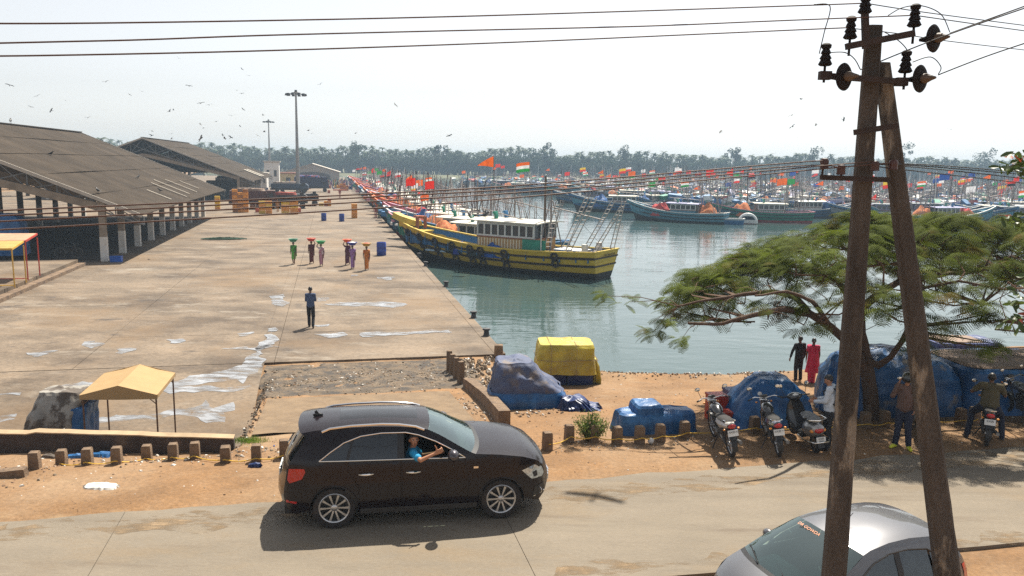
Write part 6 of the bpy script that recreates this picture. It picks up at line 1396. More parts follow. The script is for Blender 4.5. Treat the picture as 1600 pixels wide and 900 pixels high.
def hull_parts(h, root, mb, ms, mi, md, mg, mw, tyres=None, wales=(.82, .60), gun=.10, deck=.62, cheap=False):
    ql = [0, .12, .25, .40, .55, .72, .88, 1.0]; b = M()
    for sg in (-1, 1):
        for i in range(len(TS) - 1):
            for j in range(len(ql) - 1):
                a = [h.pt(TS[i], ql[j], sg), h.pt(TS[i + 1], ql[j], sg), h.pt(TS[i + 1], ql[j + 1], sg), h.pt(TS[i], ql[j + 1], sg)]
                b.add(a if sg < 0 else a[::-1], [(0, 1, 2, 3)], 0 if ql[j + 1] <= .41 else 1)
    for j in range(len(ql) - 1): b.add([h.pt(0, ql[j], 1), h.pt(0, ql[j], -1), h.pt(0, ql[j + 1], -1), h.pt(0, ql[j + 1], 1)], [(0, 1, 2, 3)], 0 if ql[j + 1] <= .41 else 1)
    me = b.mesh('hull', [mb, ms]); bm = bmesh.new(); bm.from_mesh(me); bmesh.ops.remove_doubles(bm, verts=bm.verts, dist=.004); bm.to_mesh(me); bm.free(); me.shade_smooth(); me.set_sharp_from_angle(angle=radians(40))
    o = bpy.data.objects.new('hull', me); COL.objects.link(o); o.parent = root
    dz = lambda t: h.sheer(t) * deck
    b = M(); rows = []
    for t in TS[:-2]: y = h.pt(t, .8, 1).y - .1; x = h.pt(t, .8, 1).x; z = dz(min(t, .8)) + .5 * max(0, t - .8); rows.append([Vector((x, -y, z)), Vector((x, 0, z + .05)), Vector((x, y, z))])
    b.rings(rows, 0, False); b.f = [f[::-1] for f in b.f]; b.build('deck', md, root)
    for sg in (-1, 1):
        b = M(); rows = []
        for t in TS[:-1]: p = h.pt(t, 1, sg, -.10); q = h.pt(t, .8, sg, -.10); q.z = dz(min(t, .8)); rows.append([p, q])
        if sg > 0: rows = [r[::-1] for r in rows]
        b.rings(rows, 0, False)
        rib = []
        for t in TS[1:-2]: p = h.pt(t, 1, sg, -.14); b.beam((p.x, p.y, dz(min(t, .8))), (p.x, p.y, p.z - .03), .07, .07)
        b.build('bulwark', mi, root)
        b = M(); b.rings([[h.pt(t, 1, sg, .05) + Vector((0, 0, -.05)), h.pt(t, 1, sg, .05) + Vector((0, 0, .05)), h.pt(t, 1, sg, -gun - .06) + Vector((0, 0, .05)), h.pt(t, 1, sg, -gun - .06) + Vector((0, 0, -.05))] for t in TS]); b.build('gunwale', mg, root)
        for q in wales:
            b = M(); b.rings([[h.pt(t, q - .035, sg, .01), h.pt(t, q - .03, sg, .07), h.pt(t, q + .03, sg, .07), h.pt(t, q + .035, sg, .01)] for t in TS]); b.build('rubbing_strake', mw, root)
    b = M(); b.rings([[h.pt(0, 1, sg_, .05) + Vector((dx, 0, z)) for dx, z in ((-.06, -.05), (-.06, .05), (.12, .05), (.12, -.05))] for sg_ in (-1, 1)]); b.build('transom_rail', mg, root)
    for q in wales:
        b = M(); b.rings([[h.pt(0, q + z, sg_, .07) + Vector((dx, 0, 0)) for dx, z in ((-.06, -.02), (-.06, .02), (.02, .02), (.02, -.02))] for sg_ in (-1, 1)]); b.build('rubbing_strake', mw, root)
    b = M(); p = h.pt(1, 1, 1); b.rings([[Vector((p.x + dx, y, p.z + z)) for y, z in ((-.10, -.5), (.10, -.5), (.12, .0), (-.12, .0))] for dx in (-.5, .12)]); b.build('stem_post', ms, root)
mW = mat('boat_white', (.62, .62, .60), .6, var=.15, scale=3, col2=(.4, .3, .22), edge=(.6, .8)); mCr = mat('boat_cream_roof', (.58, .55, .47), .7, var=.12, col2=(.38, .32, .25), edge=(.6, .75))
mBt = mat('boat_bottom_black', (.02, .022, .022), .8, var=.4); mDk = mat('boat_deck_wood', (.20, .17, .13), .9, var=.35, scale=4); mWl = mat('boat_dark_trim', (.035, .022, .02), .7, var=.3)
mYe = mat('boat_yellow', (.58, .40, .035), .6, var=.16, scale=1.6, col2=(.34, .22, .06), edge=(.56, .78), stretch=(1, 1, 3)); mBl = mat('boat_blue', (.025, .14, .32), .6, var=.2); mLb = mat('boat_light_blue', (.09, .28, .38), .6, var=.2, col2=(.2, .25, .25), edge=(.6, .75))
mGr = mat('boat_green', (.02, .22, .15), .6, var=.2); mRd = mat('boat_red', (.38, .035, .03), .6, var=.2); mOr = mat('boat_orange', (.55, .14, .03), .7, var=.25); mPk = mat('boat_pink', (.50, .22, .28), .7, var=.25)
mTl = mat('boat_teal', (.02, .13, .20), .6, var=.2, col2=(.12, .17, .17), edge=(.55, .75)); mNet = mat('net_heap_orange', (.48, .12, .04), .95, var=.5, scale=9, bump=1, col2=(.55, .3, .12), edge=(.5, .6)); mNr = mat('net_heap_red', (.42, .05, .05), .95, var=.5, scale=9, bump=1)
mNb = mat('blue_sheet_heap', (.02, .10, .30), .6, var=.3, bump=.6)
mWin = mat('cabin_window_dark', (.03, .035, .04), .25, spec=.7); mSt = mat('grey_pipe', (.26, .23, .22), .55, metal=.3, var=.25); mGy = mat('boat_grey', (.20, .22, .24), .7, var=.2); mLil = mat('boat_lilac', (.27, .27, .42), .7, var=.2)
mFl = dict(saffron=mat('flag_saffron', (.80, .14, .02), .8, trans=.3), red=mat('flag_red', (.70, .03, .02), .8, trans=.3), white=mat('flag_white', (.8, .8, .8), .8, trans=.3), green=mat('flag_green', (.03, .30, .07), .8, trans=.3), blue=mat('flag_blue', (.02, .07, .30), .8, trans=.3), yellow=mat('flag_yellow', (.75, .50, .03), .8, trans=.3), black=mat('flag_black', (.02, .02, .02), .8))
def flag_mesh(cols, tri=False, w_=1.3, h=.9, seed=0):
    b = M(); n = 8; k = len(cols)
    def pt(i, j): 
        f = i / n; top = h * (1 - (f * .95 if tri else 0)); z = -h * (.0) + (j / k) * top + (h - top) * .35
        return Vector((-f * w_, .14 * sin(f * 6 + seed) * f, z - .22 * f * f * h - h))
    for i in range(n):
        for j in range(k): b.add([pt(i, j), pt(i + 1, j), pt(i + 1, j + 1), pt(i, j + 1)], [(0, 1, 2, 3)], k - 1 - j)
    return b.mesh('flag', [mFl[c] for c in cols], ang=80)
FL = {'saffron': flag_mesh(['saffron']), 'orange triangular': flag_mesh(['saffron'], True, seed=2), 'red': flag_mesh(['red'], seed=1), 'red triangular': flag_mesh(['red'], True, 1.2, 1.1), 'tricolour': flag_mesh(['saffron', 'white', 'green'], seed=3), 'white': flag_mesh(['white'], seed=4), 'red and white': flag_mesh(['white', 'red'], seed=5), 'blue': flag_mesh(['blue'], seed=1), 'yellow and red': flag_mesh(['yellow', 'red'], seed=2), 'green': flag_mesh(['green'], seed=3), 'red and black': flag_mesh(['red', 'black'], seed=3)}
FN = list(FL)
def add_flag(root, x, y, z0, z1, kind, sc=1.0, lean=.1):
    b = M(); b.tube([(0, 0, z0), (lean, 0, z1)], .028, 5); fp = b.build('flagpole', mSt, root); fp.location = (x, y, 0)
    o = bpy.data.objects.new('flag', FL[kind]); COL.objects.link(o); o.parent = fp; o.location = (lean, 0, z1 - .03); o.scale = (sc,) * 3; o.rotation_euler = (0, 0, -root.rotation_euler.z + random.uniform(-.5, .3)); return fp
def ladder(b, p, q, w_=.32, r=.022, step=.42, ax=(0, 1, 0)):
    p, q, a = Vector(p), Vector(q), Vector(ax) * w_ / 2; b.tube([p - a, q - a * .7], r, 5); b.tube([p + a, q + a * .7], r, 5); n = int((q - p).length / step)
    for k in range(1, n): c = p.lerp(q, k / n); b.tube([c - a * .95, c + a * .95], r * .8, 4)
def cabin(root, x0, x1, w_, z, hl, hu, mlo, mup, mroof, nwin=7, strip=None, over=.35):
    hy = w_ / 2; b = M(); b.box(((x0 + x1) / 2, 0, z + hl / 2), (x1 - x0, w_, hl)); b.build('cabin_wall', mlo, root, smooth=False)
    if strip:
        n = int((x1 - x0) / .26)
        for k in range(n):
            for sg in (-1, 1):
                b = M(); b.box((x0 + .13 + k * (x1 - x0) / n, sg * (hy + .012), z + hl * .5), (.12, .03, hl * .92)); b.build('panel_strip', strip, root, smooth=False)
    b = M(); b.box(((x0 + x1) / 2, 0, z + hl + .04), (x1 - x0 + .1, w_ + .1, .08)); b.build('cabin_sill', mat('boat_redbrown', (.25, .09, .05), .7), root, smooth=False)
    b = M(); b.box(((x0 + x1) / 2, 0, z + hl + .08 + hu / 2), (x1 - x0 - .14, w_ - .14, hu)); b.build('cabin_glazing', mWin, root, smooth=False)
    n = nwin
    for sg in (-1, 1):
        b = M()
        for k in range(n + 1): b.box((x0 + (x1 - x0) * k / n, sg * (hy - .02), z + hl + .08 + hu / 2), (.13, .08, hu))
        b.box(((x0 + x1) / 2, sg * (hy - .03), z + hl + .08 + hu * .95), (x1 - x0, .07, hu * .2)); b.box(((x0 + x1) / 2, sg * (hy - .03), z + hl + .08 + hu * .06), (x1 - x0, .07, hu * .12)); b.build('window_posts', mup, root, smooth=False)
    for xx in (x0, x1):
        b = M()
        for k in range(4): b.box((xx, -hy + w_ * k / 3, z + hl + .08 + hu / 2), (.09, .12, hu))
        b.build('end_posts', mup, root, smooth=False)
    zr = z + hl + hu + .1; b = M(); rows = []
    for k in range(7):
        y = -hy - over + (w_ + 2 * over) * k / 6; e = .10 * (1 - (y / (hy + over)) ** 2); rows.append([Vector((x0 - over * 1.6, y, zr + e)), Vector((x1 + over * 2.2, y, zr + e + .05)), Vector((x1 + over * 2.2, y, zr + e + .13)), Vector((x0 - over * 1.6, y, zr + e + .08))])
    b.rings(rows); b.build('cabin_roof', mroof, root, ang=25); return zr + .15
def heap(root, x, y, z, sx, sy, sz, m, name='net_heap', seed=0):
    b = M(); b.ell((0, 0, 0), (1, 1, 1), 22, 12); b.v = [((p[0] * (1 + .22 * nz(p[0] * 2 + seed, p[1] * 2, p[2]))) * sx + x, p[1] * (1 + .25 * nz(p[0] * 3, p[1] * 2 + seed, 1)) * sy + y, z + max(0, p[2]) * sz * (1 + .5 * nz(p[0] * 2.5, p[1] * 2.5, seed)) + .05 * nz(p[0] * 9, p[1] * 9, seed)) for p in b.v]
    return b.build(name, m, root, ang=60)
def trawler(label, L, B, H, bow, cols, flag='saffron', group=None, nwin=6, strip=None, nets=(mNet,), booms=2, detail=True, cabx=(.30, .56)):
    mb, ms, mi, mg, mlo, mup, mroof = cols; t = thing('fishing_boat', label, 'fishing boat', (0, 0, WZ), 0, group); h = Hull(L, B, H, bow)
    hull_parts(h, t, mb, ms, mi, mDk, mg, mWl)
    x = lambda f: -L / 2 + L * f; dz = H * .62
    zr = cabin(t, x(cabx[0]), x(cabx[1]), B * (.68 if strip and nwin == 8 else .62), dz, 1.5 if nwin == 8 else 1.0, 1.05 if nwin == 8 else .85, mlo, mup, mroof, nwin, strip)
    b = M(); mz = 6.2; b.tube([(x(cabx[0]) - .5, 0, dz), (x(cabx[0]) - .5, 0, mz)], [.10, .06], 8); b.tube([(x(cabx[0]) - .5, -B * .42, dz + .2), (x(cabx[0]) - .5, -.2, mz - .8), (x(cabx[0]) - .5, .2, mz - .8), (x(cabx[0]) - .5, B * .42, dz + .2)], .05, 6); b.build('mast', mSt, t)
    for k in range(booms):
        b = M(); sg = -1 if k % 2 else 1; ladder(b, (x(.10), sg * B * .32, H + .1), (x(.10) + (.9 if k < 2 else -.6), sg * B * .5, 5.6 - .5 * (k // 2)), .35, .03); b.build('ladder_boom', mSt, t)
    b = M(); b.tube([(x(cabx[0]) - .5, 0, mz * .8), (x(.02), 0, 4.2)], .045, 6); b.tube([(x(cabx[0]) - .5, 0, mz * .55), (x(.6), .3, zr + .8)], .04, 5); b.build('boom', mSt, t)
    b = M(); b.tube([(x(cabx[0]) - .5, 0, mz), (x(.98), 0, H + bow)], .012, 4); b.build('forestay', mWl, t); b = M(); b.tube([(x(cabx[0]) - .5, 0, mz), (x(.0), 0, H + .3)], .012, 4); b.build('backstay', mWl, t)
    if detail:
        for i, m in enumerate(nets): heap(t, x(.70 - .5 * i) , .1, dz, 1.7, B * .36, 1.9, m, seed=i + L)
        for sg in (-1, 1):
            b = M(); f = x(cabx[1] - .06); b.rings([[Vector((f + dx * s_, sg * .7 + y * s_, zr + zz)) for dx, y in ((-.14, -.14), (.14, -.14), (.14, .14), (-.14, .14))] for s_, zz in ((.8, 0), (.8, .3))] + [[Vector((f + .25 * k + dx, sg * .7 + y, zr + .5 + dy)) for dx, y, dy in ((-.1, -.2, .12), (.05, -.2, -.05), (.05, .2, -.05), (-.1, .2, .12))] for k in (.5, 1)]); b.build('vent_cowl', mBl if sg < 0 else mGr, t)
    b = M(); b.box((x(.93), 0, h.sheer(.93) * .86), (1.3, B * .30, .1)); b.build('fore_deck', ms, t)
    return t, h, zr
random.seed(11)
# -- the big yellow boat
t, hY, zr = trawler('yellow wooden fishing boat with a white cabin and hanging tyres, nearest at the quay', 18.2, 4.8, 1.68, 1.5, (mBt, mYe, mBl, mYe, mat('cabin_yellow', (.42, .24, .08), .7), mW, mCr), 'saffron', nwin=8, strip=mat('cream_strip', (.62, .55, .40), .7), nets=(), booms=0, cabx=(.285, .56))
YB = t; st = Vector((6.75, 57.0, WZ)); bw = W(6.05, 67.6, WZ); ax = bw - st; YA = atan2(ax.y, ax.x); mid = st + ax.normalized() * (18.2 / 2); YB.location = (mid.x, mid.y, WZ); YB.rotation_euler = (0, 0, YA)
xx = lambda f: -9.1 + 18.2 * f
for f, n, q0 in ((.95, 2, .80), (.87, 3, .82), (.775, 3, .84), (.675, 3, .86), (.575, 3, .86), (.52, 3, .86), (.40, 3, .86), (.17, 2, .86)):
    for k in range(n):
        p = hY.pt(f, q0 - .20 * k, 1, .13); b = M(); b.torus(p, .24, .085, 'Y', 18, 6, R=Matrix.Rotation(0, 3, 'Z')); b.build('fender_tyre', m_tyre, YB)
    p = hY.pt(f, 1, 1, .05); b = M(); b.tube([p, hY.pt(f, q0 - .2 * (n - 1), 1, .2)], .015, 4); b.build('fender_rope', mWl, YB)
# prow horns
p = hY.pt(1, 1, 1); b = M(); b.rings([[Vector((p.x + dx, y, p.z + z)) for y, z in ((-.55, z0), (.55, z0), (.35, z0 + .42), (-.35, z0 + .42))] for dx, z0 in ((-1.9, -.35), (-.2, .0), (.55, .25))]); b.build('prow_block', mYe, YB, ang=20)
for y in (-.5, .5): b = M(); b.box((p.x - 2.2, y, p.z - .05), (.22, .18, 1.0)); b.build('mooring_post', mat('boat_redbrown', (.25, .09, .05)), YB)
add_flag(YB, p.x - 1.6, 0, p.z - .3, p.z + 3.6, 'red', .65, 0)
add_flag(YB, xx(.52), .5, zr, zr + 4.8, 'orange triangular', .95)
add_flag(YB, xx(.40), -1.2, zr, zr + 4.4, 'tricolour', .8)
for (x, s_, m) in ((.47, .75, mBl), (.38, .75, mBl), (.50, -.8, mGr), (.57, -.8, mGr)): pass
for (x0_, y0_, x1_, y1_, ht, w_) in ((.245, 1.2, .19, 1.1, 4.9, .5), (.15, 1.6, .02, 1.5, 5.2, .45), (.11, .6, -.03, .4, 5.0, .4), (.03, -1.5, -.03, -1.3, 4.9, .35), (.22, -.2, .10, -.4, 5.4, .4), (.08, 0, -.06, .2, 4.6, .35)):
    b = M(); ladder(b, (xx(x0_), y0_, 1.1), (xx(x1_), y1_, ht + .6), w_, .035, .34, (.6, .8, 0)); b.build('ladder_boom', mat('pale_pipe', (.36, .33, .31), .5, metal=.2, var=.25), YB)
b = M(); b.tube([(xx(.29), -.1, 1), (xx(.29), -.1, 7.2)], [.13, .08], 8); b.build('mast_post', mat('mast_wood', (.12, .09, .07), .8, var=.3), YB)
for y in (1.35, -.9): b = M(); b.box((xx(.06), y, 1.9), (.34, .34, 1.2)); b.build('samson_post', mW, YB); b = M(); b.box((xx(.06), y, 1.62), (1.4, .8, .34)); b.build('winch_block', mWl, YB)
heap(YB, xx(.47), 1.75, 1.05, 1.4, .45, .95, mat('blue_net', (.01, .07, .30), .8, var=.4, bump=1), 'blue_net_heap', 3); heap(YB, xx(.56), 1.75, 1.05, .9, .4, .7, mat('dark_net', (.03, .05, .05), .9, var=.4, bump=1), 'dark_net_heap', 5)
b = M(); b.rings([[Vector((xx(.33) + x, 1.85 + .03 * nz(x * 3, z), z)) for z in (1.1, 1.8, 2.6)] for x in (0, -.5, -1, -1.5, -2.0)], 0, False); b.build('green_awning_sheet', mGr, YB)
b = M(); b.rings([[Vector((x, y, z)) for x, z in ((xx(.17) - .1, 1.25), (xx(.31), 1.3))] for y, z in ((-1.6, 0), (1.7, 0))], 0, False)
for (x, y, r, m) in ((.235, 1.3, .42, mBt), (.26, .9, .5, mBt), (.19, 1.5, .4, mBl)): b = M(); b.lathe([(r, -.4), (r, .4)], 14, (xx(x), y, 1.4), R=Matrix.Rotation(pi / 2, 3, 'X')); b.build('winch_drum', m, YB)
b = M(); b.box((xx(.16), -.2, 1.5), (2.2, 1.6, .7)); b.build('hold_hatch', mBl, YB); b = M(); b.box((xx(.16), -.2, 1.88), (2.3, 1.7, .08)); b.build('hatch_cover', mW, YB)
for f in (.75, .82): b = M(); b.box((xx(f), .2, 1.1), (1.0, 2.6, .12)); b.build('thwart', mat('pale_blue_wood', (.35, .50, .62), .7), YB)
b = M(); b.tube([(xx(.62), 1.7, 1.25), (xx(.72), 1.75, 1.3)], .2, 10); b.build('rolled_net', mat('dark_net', (.03, .05, .05)), YB)
b = M(); b.tube([(xx(.24), 1.9, 1.0), (xx(.24), 1.9, 3.0)], .045, 8); b.build('awning_post', mW, YB)
p = hY.pt(0, .88, 0); b_ = text_obj('SRI MAHADEVI', .26, mWl, YB, (p.x - .09, -.4, hY.pt(0, .885, 1).z), (radians(90), 0, radians(-90)), 'stern_lettering', .004)
# barrel and crows on the yellow boat
R3 = Matrix.Rotation(YA, 3, 'Z')
def onY(x, y, z): return YB.location + R3 @ Vector((x, y, z))
barrel('blue plastic barrel standing on the yellow boat in front of its cabin', 0, 0, m_bb, 1.0, .42, g='barrels on deck', base=onY(xx(.665), 1.55, 1.0))
def crow_mesh():
    b = M(); b.rings([[Vector((x, w_ * cos(a), z + w_ * 1.1 * sin(a))) for a in [2 * pi * k / 8 for k in range(8)]] for x, w_, z in ((-.22, .015, .16), (-.1, .05, .17), (0, .075, .19), (.09, .06, .25), (.13, .042, .31), (.17, .03, .33), (.235, .006, .325))])
    b.tube([(.0, .03, .13), (.01, .03, 0)], .006, 4); b.tube([(.0, -.03, .13), (.01, -.03, 0)], .006, 4); b.add([(-.2, -.03, .17), (-.36, -.05, .12), (-.36, .05, .12), (-.2, .03, .17)], [(0, 1, 2, 3)]); return b.mesh('crow', mat('crow_black', (.01, .01, .012), .5))
cm = crow_mesh()
def crow(label, loc, rz, s=1.6, g='crows perched about the harbour'): o = bpy.data.objects.new('crow', cm); COL.objects.link(o); o.location = loc; o.rotation_euler = (0, 0, rz); o.scale = (s,) * 3; return tag(o, label, 'crow', g)
for i, (f, y, d) in enumerate(((.62, 1.2, 'leftmost of the three'), (.60, -.6, 'middle one of the three'), (.55, .9, 'rightmost of the three'))): crow('black crow on the white roof of the yellow boat, ' + d, onY(xx(f), y, zr - .04), i * 2.1 + 2, 1.7)
# -- prototypes for the fleet
protos = [
 ('blue and green', 16.5, 4.5, 1.5, 1.7, (mBt, mTl, mGr, mBl, mat('lilac_wall', (.34, .30, .40), .7), mW, mCr), mW, (mNet,)),
 ('orange prowed', 16.0, 4.4, 1.5, 2.0, (mBt, mOr, mOr, mOr, mGy, mW, mCr), None, (mNet, mNr)),
 ('pink and red', 16.5, 4.4, 1.5, 1.9, (mBt, mRd, mPk, mPk, mLil, mW, mCr), None, (mNr,)),
 ('dark blue', 16.0, 4.5, 1.5, 1.8, (mBt, mBl, mLb, mW, mGy, mW, mCr), None, (mNb,)),
 ('light blue', 15.0, 4.2, 1.3, 1.8, (mBt, mLb, mLb, mW, mLb, mW, mLil), None, (mNr, mNet)),
 ('green hulled', 15.5, 4.3, 1.4, 1.6, (mRd, mGr, mTl, mPk, mGr, mW, mCr), mW, (mNet,)),
 ('grey and lilac', 15.0, 4.2, 1.3, 1.5, (mBt, mBl, mGy, mW, mGy, mLil, mGy), None, (mGy,)),
 ('white and blue', 14.5, 4.2, 1.3, 1.6, (mBt, mBl, mGy, mW, mW, mW, mW), None, (mNb,))]
PT = []
for (nm, L, B, H, bo, cl, sp, nt_) in protos:
    t, h, z_ = trawler(nm, L, B, H, bo, cl, group='fleet', nwin=5, strip=sp, nets=nt_, booms=4); PT.append((nm, t, h, z_, L))
used = set()
def place(k, x, y, rz, label, group, flag, sc=1.0, fz=None, second=None):
    nm, t, h, z_, L = PT[k % len(PT)]
    if k % len(PT) not in used: used.add(k % len(PT)); r = t; r.location = (x, y, WZ); r.rotation_euler = (0, 0, rz); r.scale = (sc,) * 3; r['label'] = label; r['group'] = group
    else: r = dup(t, (x, y, WZ), rz, label, group, sc); [bpy.data.objects.remove(c, do_unlink=True) for c in list(r.children_recursive) if c.name.startswith('flag')]
    return r
GQ = 'fishing boats moored bow first along the quay'; QB = []
ordn = ['second', 'third', 'fourth', 'fifth', 'sixth', 'seventh', 'eighth', 'ninth', 'tenth', 'eleventh', 'twelfth', 'thirteenth', 'fourteenth', 'fifteenth', 'sixteenth', 'seventeenth', 'eighteenth', 'nineteenth', 'twentieth']
order = [0, 5, 3, 2, 0, 1, 5, 1, 2, 3, 1, 6, 0, 2, 7, 1, 3, 2, 5, 1, 0, 6, 2, 3, 1, 7, 2, 4]
spec_flags = {0: 'red', 1: 'red triangular', 2: 'saffron', 3: 'white', 4: 'tricolour', 5: 'saffron', 6: 'red and white', 7: 'orange triangular'}
for i, k in enumerate(order):
    v = 67.6 + 6.9 * (i + 1) + random.uniform(-.4, .4); bwp = W(6.2 + random.uniform(-.3, .3), v, WZ); nm, _, h, z_, L = PT[k]; a = YA + random.uniform(-.04, .04)
    c = bwp - Vector((cos(a), sin(a), 0)) * (L / 2 + .6); f = spec_flags.get(i, random.choice(FN)); rank = ordn[i] if i < len(ordn) else 'far off'
    r = place(k, c.x, c.y, a, '%s boat, %s flag, %s from the viewer at the quay' % (nm, f, rank), GQ, f); QB.append((r, k, f))
# -- middle of the basin and far fleet
def P3(px, py): return P(px, py, WZ)
GM = 'fishing boats lying out in the basin'; MB = []
for (px, py, k, deg, f, lab) in ((965, 331, 3, 172, 'saffron', 'blue boat with orange nets piled on deck, left in the basin'), (1060, 346, 4, 150, 'tricolour', 'light blue boat with a white edged upswept bow and red nets, mid basin'), (1190, 346, 5, 176, 'saffron', 'green hulled boat behind the small open boats, mid basin'),
        (1270, 340, 7, 5, 'green', 'blue boat with a white cabin right of the green hulled one'), (870, 303, 6, 178, 'red', 'small grey vessel lying across the open water at the back'), (980, 318, 0, 170, 'yellow and red', 'teal boat behind the blue one with orange nets'), (1120, 330, 3, 5, 'red', 'blue boat with a dark hold behind the white edged bow'), (920, 318, 6, 160, 'orange triangular', 'grey boat half hidden by the ladder booms'),
        (1375, 345, 6, 165, 'yellow and red', 'lilac boat seen between the legs of the power pole'), (1480, 352, 4, 12, 'blue', 'light blue boat just above the tree right of the pole'), (1570, 350, 6, 172, 'red and black', 'lilac boat above the tree near the right edge')):
    p = P3(px, py); MB.append((place(k, p.x, p.y, radians(deg), lab, GM, f, .95), k, f))
GF = 'crowded fleet of boats across the basin'; FB = []; cnt = 0
side = lambda px: 'left' if px < 1080 else ('middle' if px < 1330 else 'right')
for row in range(17):
    Y = 129 + row * 11; x0 = (58, 34)[row] if row < 2 else 25 if row < 7 else 20 - (row - 7) * 7; x1 = (800 + 60) / FPX * Y + 6
    x = x0 + random.uniform(0, 6)
    while x < x1:
        px = 800 + x / Y * FPX; y = Y + random.uniform(-3, 3); k = random.choice((3, 3, 4, 6, 6, 7, 7, 0, 5, 4, 6)); f = random.choice(FN)
        hd = random.choice((radians(-100), radians(-80), radians(175), radians(-5), radians(160), radians(-120), radians(20)))
        lab = '%s boat, %s flag, %s rows, %s of far fleet' % (PT[k][0], f, ('front' if row < 5 else 'middle' if row < 11 else 'back'), side(px))
        if len(FB) < 285 and row < 14: FB.append((place(k, x, y, hd, lab, GF, f, random.uniform(.8, 1.0)), k, f))
        x += random.uniform(6.0, 10.5) * (1 + row * .02)
random.seed(5)
for lst, zt_, prob in ((QB, (4.2, 6.6), 1), (MB, (6.2, 8.2), 1), (FB, (5.0, 8.6), .75)):
    for (r, k, f) in lst:
        nm, t, h, z_, L = PT[k]
        if random.random() < prob: add_flag(r, L * random.uniform(-.25, .1) if lst is not QB else L * random.uniform(-.1, .38), random.uniform(-.5, .5), 1.0, random.uniform(*zt_), f, random.uniform(.6, .85) if lst is QB else random.uniform(.9, 1.35), random.uniform(-.2, .3))
# small open boats in the basin
def canoe(label, px, py, rz, m, L=7.5, B=1.5):
    p = P3(px, py); t = thing('rowing_boat', label, 'rowing boat', (p.x, p.y, WZ), rz, 'small open boats in the basin'); h = Hull(L, B, .75, .9, .1, .5); hull_parts(h, t, m, m, mBl, mDk, mW, mW, wales=(.9,), gun=.05, deck=.35)
    for f in (.3, .5, .7): b = M(); b.box((-L / 2 + L * f, 0, .62), (.2, B * .85, .06)); b.build('thwart', mW, t)
canoe('small blue open boat with a white rim lying in front of the basin boats', 1115, 349, radians(155), mBl, 8.5, 1.8)
p = P3(1168, 350); t = thing('rowing_boat', 'small boat seen end on with a white arched rim and dark blue inside', 'rowing boat', (p.x, p.y, WZ), atan2(-p.y, -p.x) + pi, 'small open boats in the basin')
b = M(); arc = [(1.25 * cos(a), 1.25 * max(0, sin(a)) + .2) for a in [pi * i / 16 for i in range(17)]]; b.tube([(0, y, z) for y, z in arc], .17, 8); b.build('arched_rim', mat('bright_white', (.8, .8, .8), .5), t)
b = M(); b.rings([[(0.1, y, z) for y, z in arc], [(2.6, y * .5, z * .7) for y, z in arc]], 0, False); b.rings([[(2.6, y * .5, z * .7) for y, z in arc], [(2.7, 0, .3)] * 17], 0, False); b.build('hull', mBl, t)
b = M(); b.box((-.05, 0, 1.2), (.12, 1.6, .14)); b.build('seat_bar', mW, t)
b = M(); b.box((-.1, 0, .35), (.12, 2.7, .5)); b.build('stern_board', mW, t)
# blue covered heap in the basin boats
p = P3(1112, 338)
# rigging thicket of the far fleet: poles and stays nobody could count
b = M(); random.seed(3)
for i in range(1400):
    Y = random.uniform(132, 330); lo = 30 if Y < 220 else 26 - (Y - 220) * .5; x = random.uniform(lo, .69 * Y); z0 = WZ + 1; z1 = WZ + random.uniform(4, 8.5)
    if i % 4: b.tube([(x, Y, z0), (x + random.uniform(-.6, .6), Y, z1)], .05, 4, i % 3, False)
    else: b.tube([(x, Y, z0 + 2), (x + random.uniform(-7, 7), Y + random.uniform(-2, 2), z0 + random.uniform(1, 5))], .05, 4, i % 3, False)
for i in range(260):
    v = random.uniform(75, 240); q = W(6.2 + random.uniform(1.5, 10), v, 0); b.tube([(q.x, q.y, WZ + 1.5), (q.x + random.uniform(-.8, 1.2), q.y, WZ + random.uniform(3.5, 7))], .045, 4, i % 3, False)
cl = M()
for i in range(2600):
    Y = random.uniform(135, 325); lo = 28 if Y < 220 else 26 - (Y - 220) * .5; x = random.uniform(lo, .69 * Y); s = random.uniform(.3, 1.3); cl.box((x, Y, WZ + random.uniform(1.1, 2.9)), (s * random.uniform(.8, 2.6), s, s * random.uniform(.25, .9)), random.uniform(0, 3), m=random.choice((0, 0, 0, 0, 1, 1, 1, 1, 2, 3, 5, 6, 6)), R=Matrix.Rotation(random.uniform(-.5, .5), 3, 'X') @ Matrix.Rotation(random.uniform(0, 3), 3, 'Z'))
for i in range(420):
    v = random.uniform(76, 230); q = W(6.2 + random.uniform(-.2, 8.5) , v, WZ + random.uniform(1.6, 2.5)); s = random.uniform(.25, .9); cl.box(q, (s * 1.8, s, s * .6), random.uniform(0, 3), m=random.choice((0, 1, 3, 4, 5, 2)))
o = cl.build('deck_clutter', [mW, mBl, mGr, mOr, mPk, mRd, mLil], kind='stuff'); tag(o, 'boxes, sheets and gear piled on the decks of the crowded boats', 'deck gear')
o = b.build('rigging_thicket', [mSt, mWl, mW]); o['kind'] = 'stuff'; tag(o, 'thicket of bare poles and rigging above the crowded boats', 'rigging')
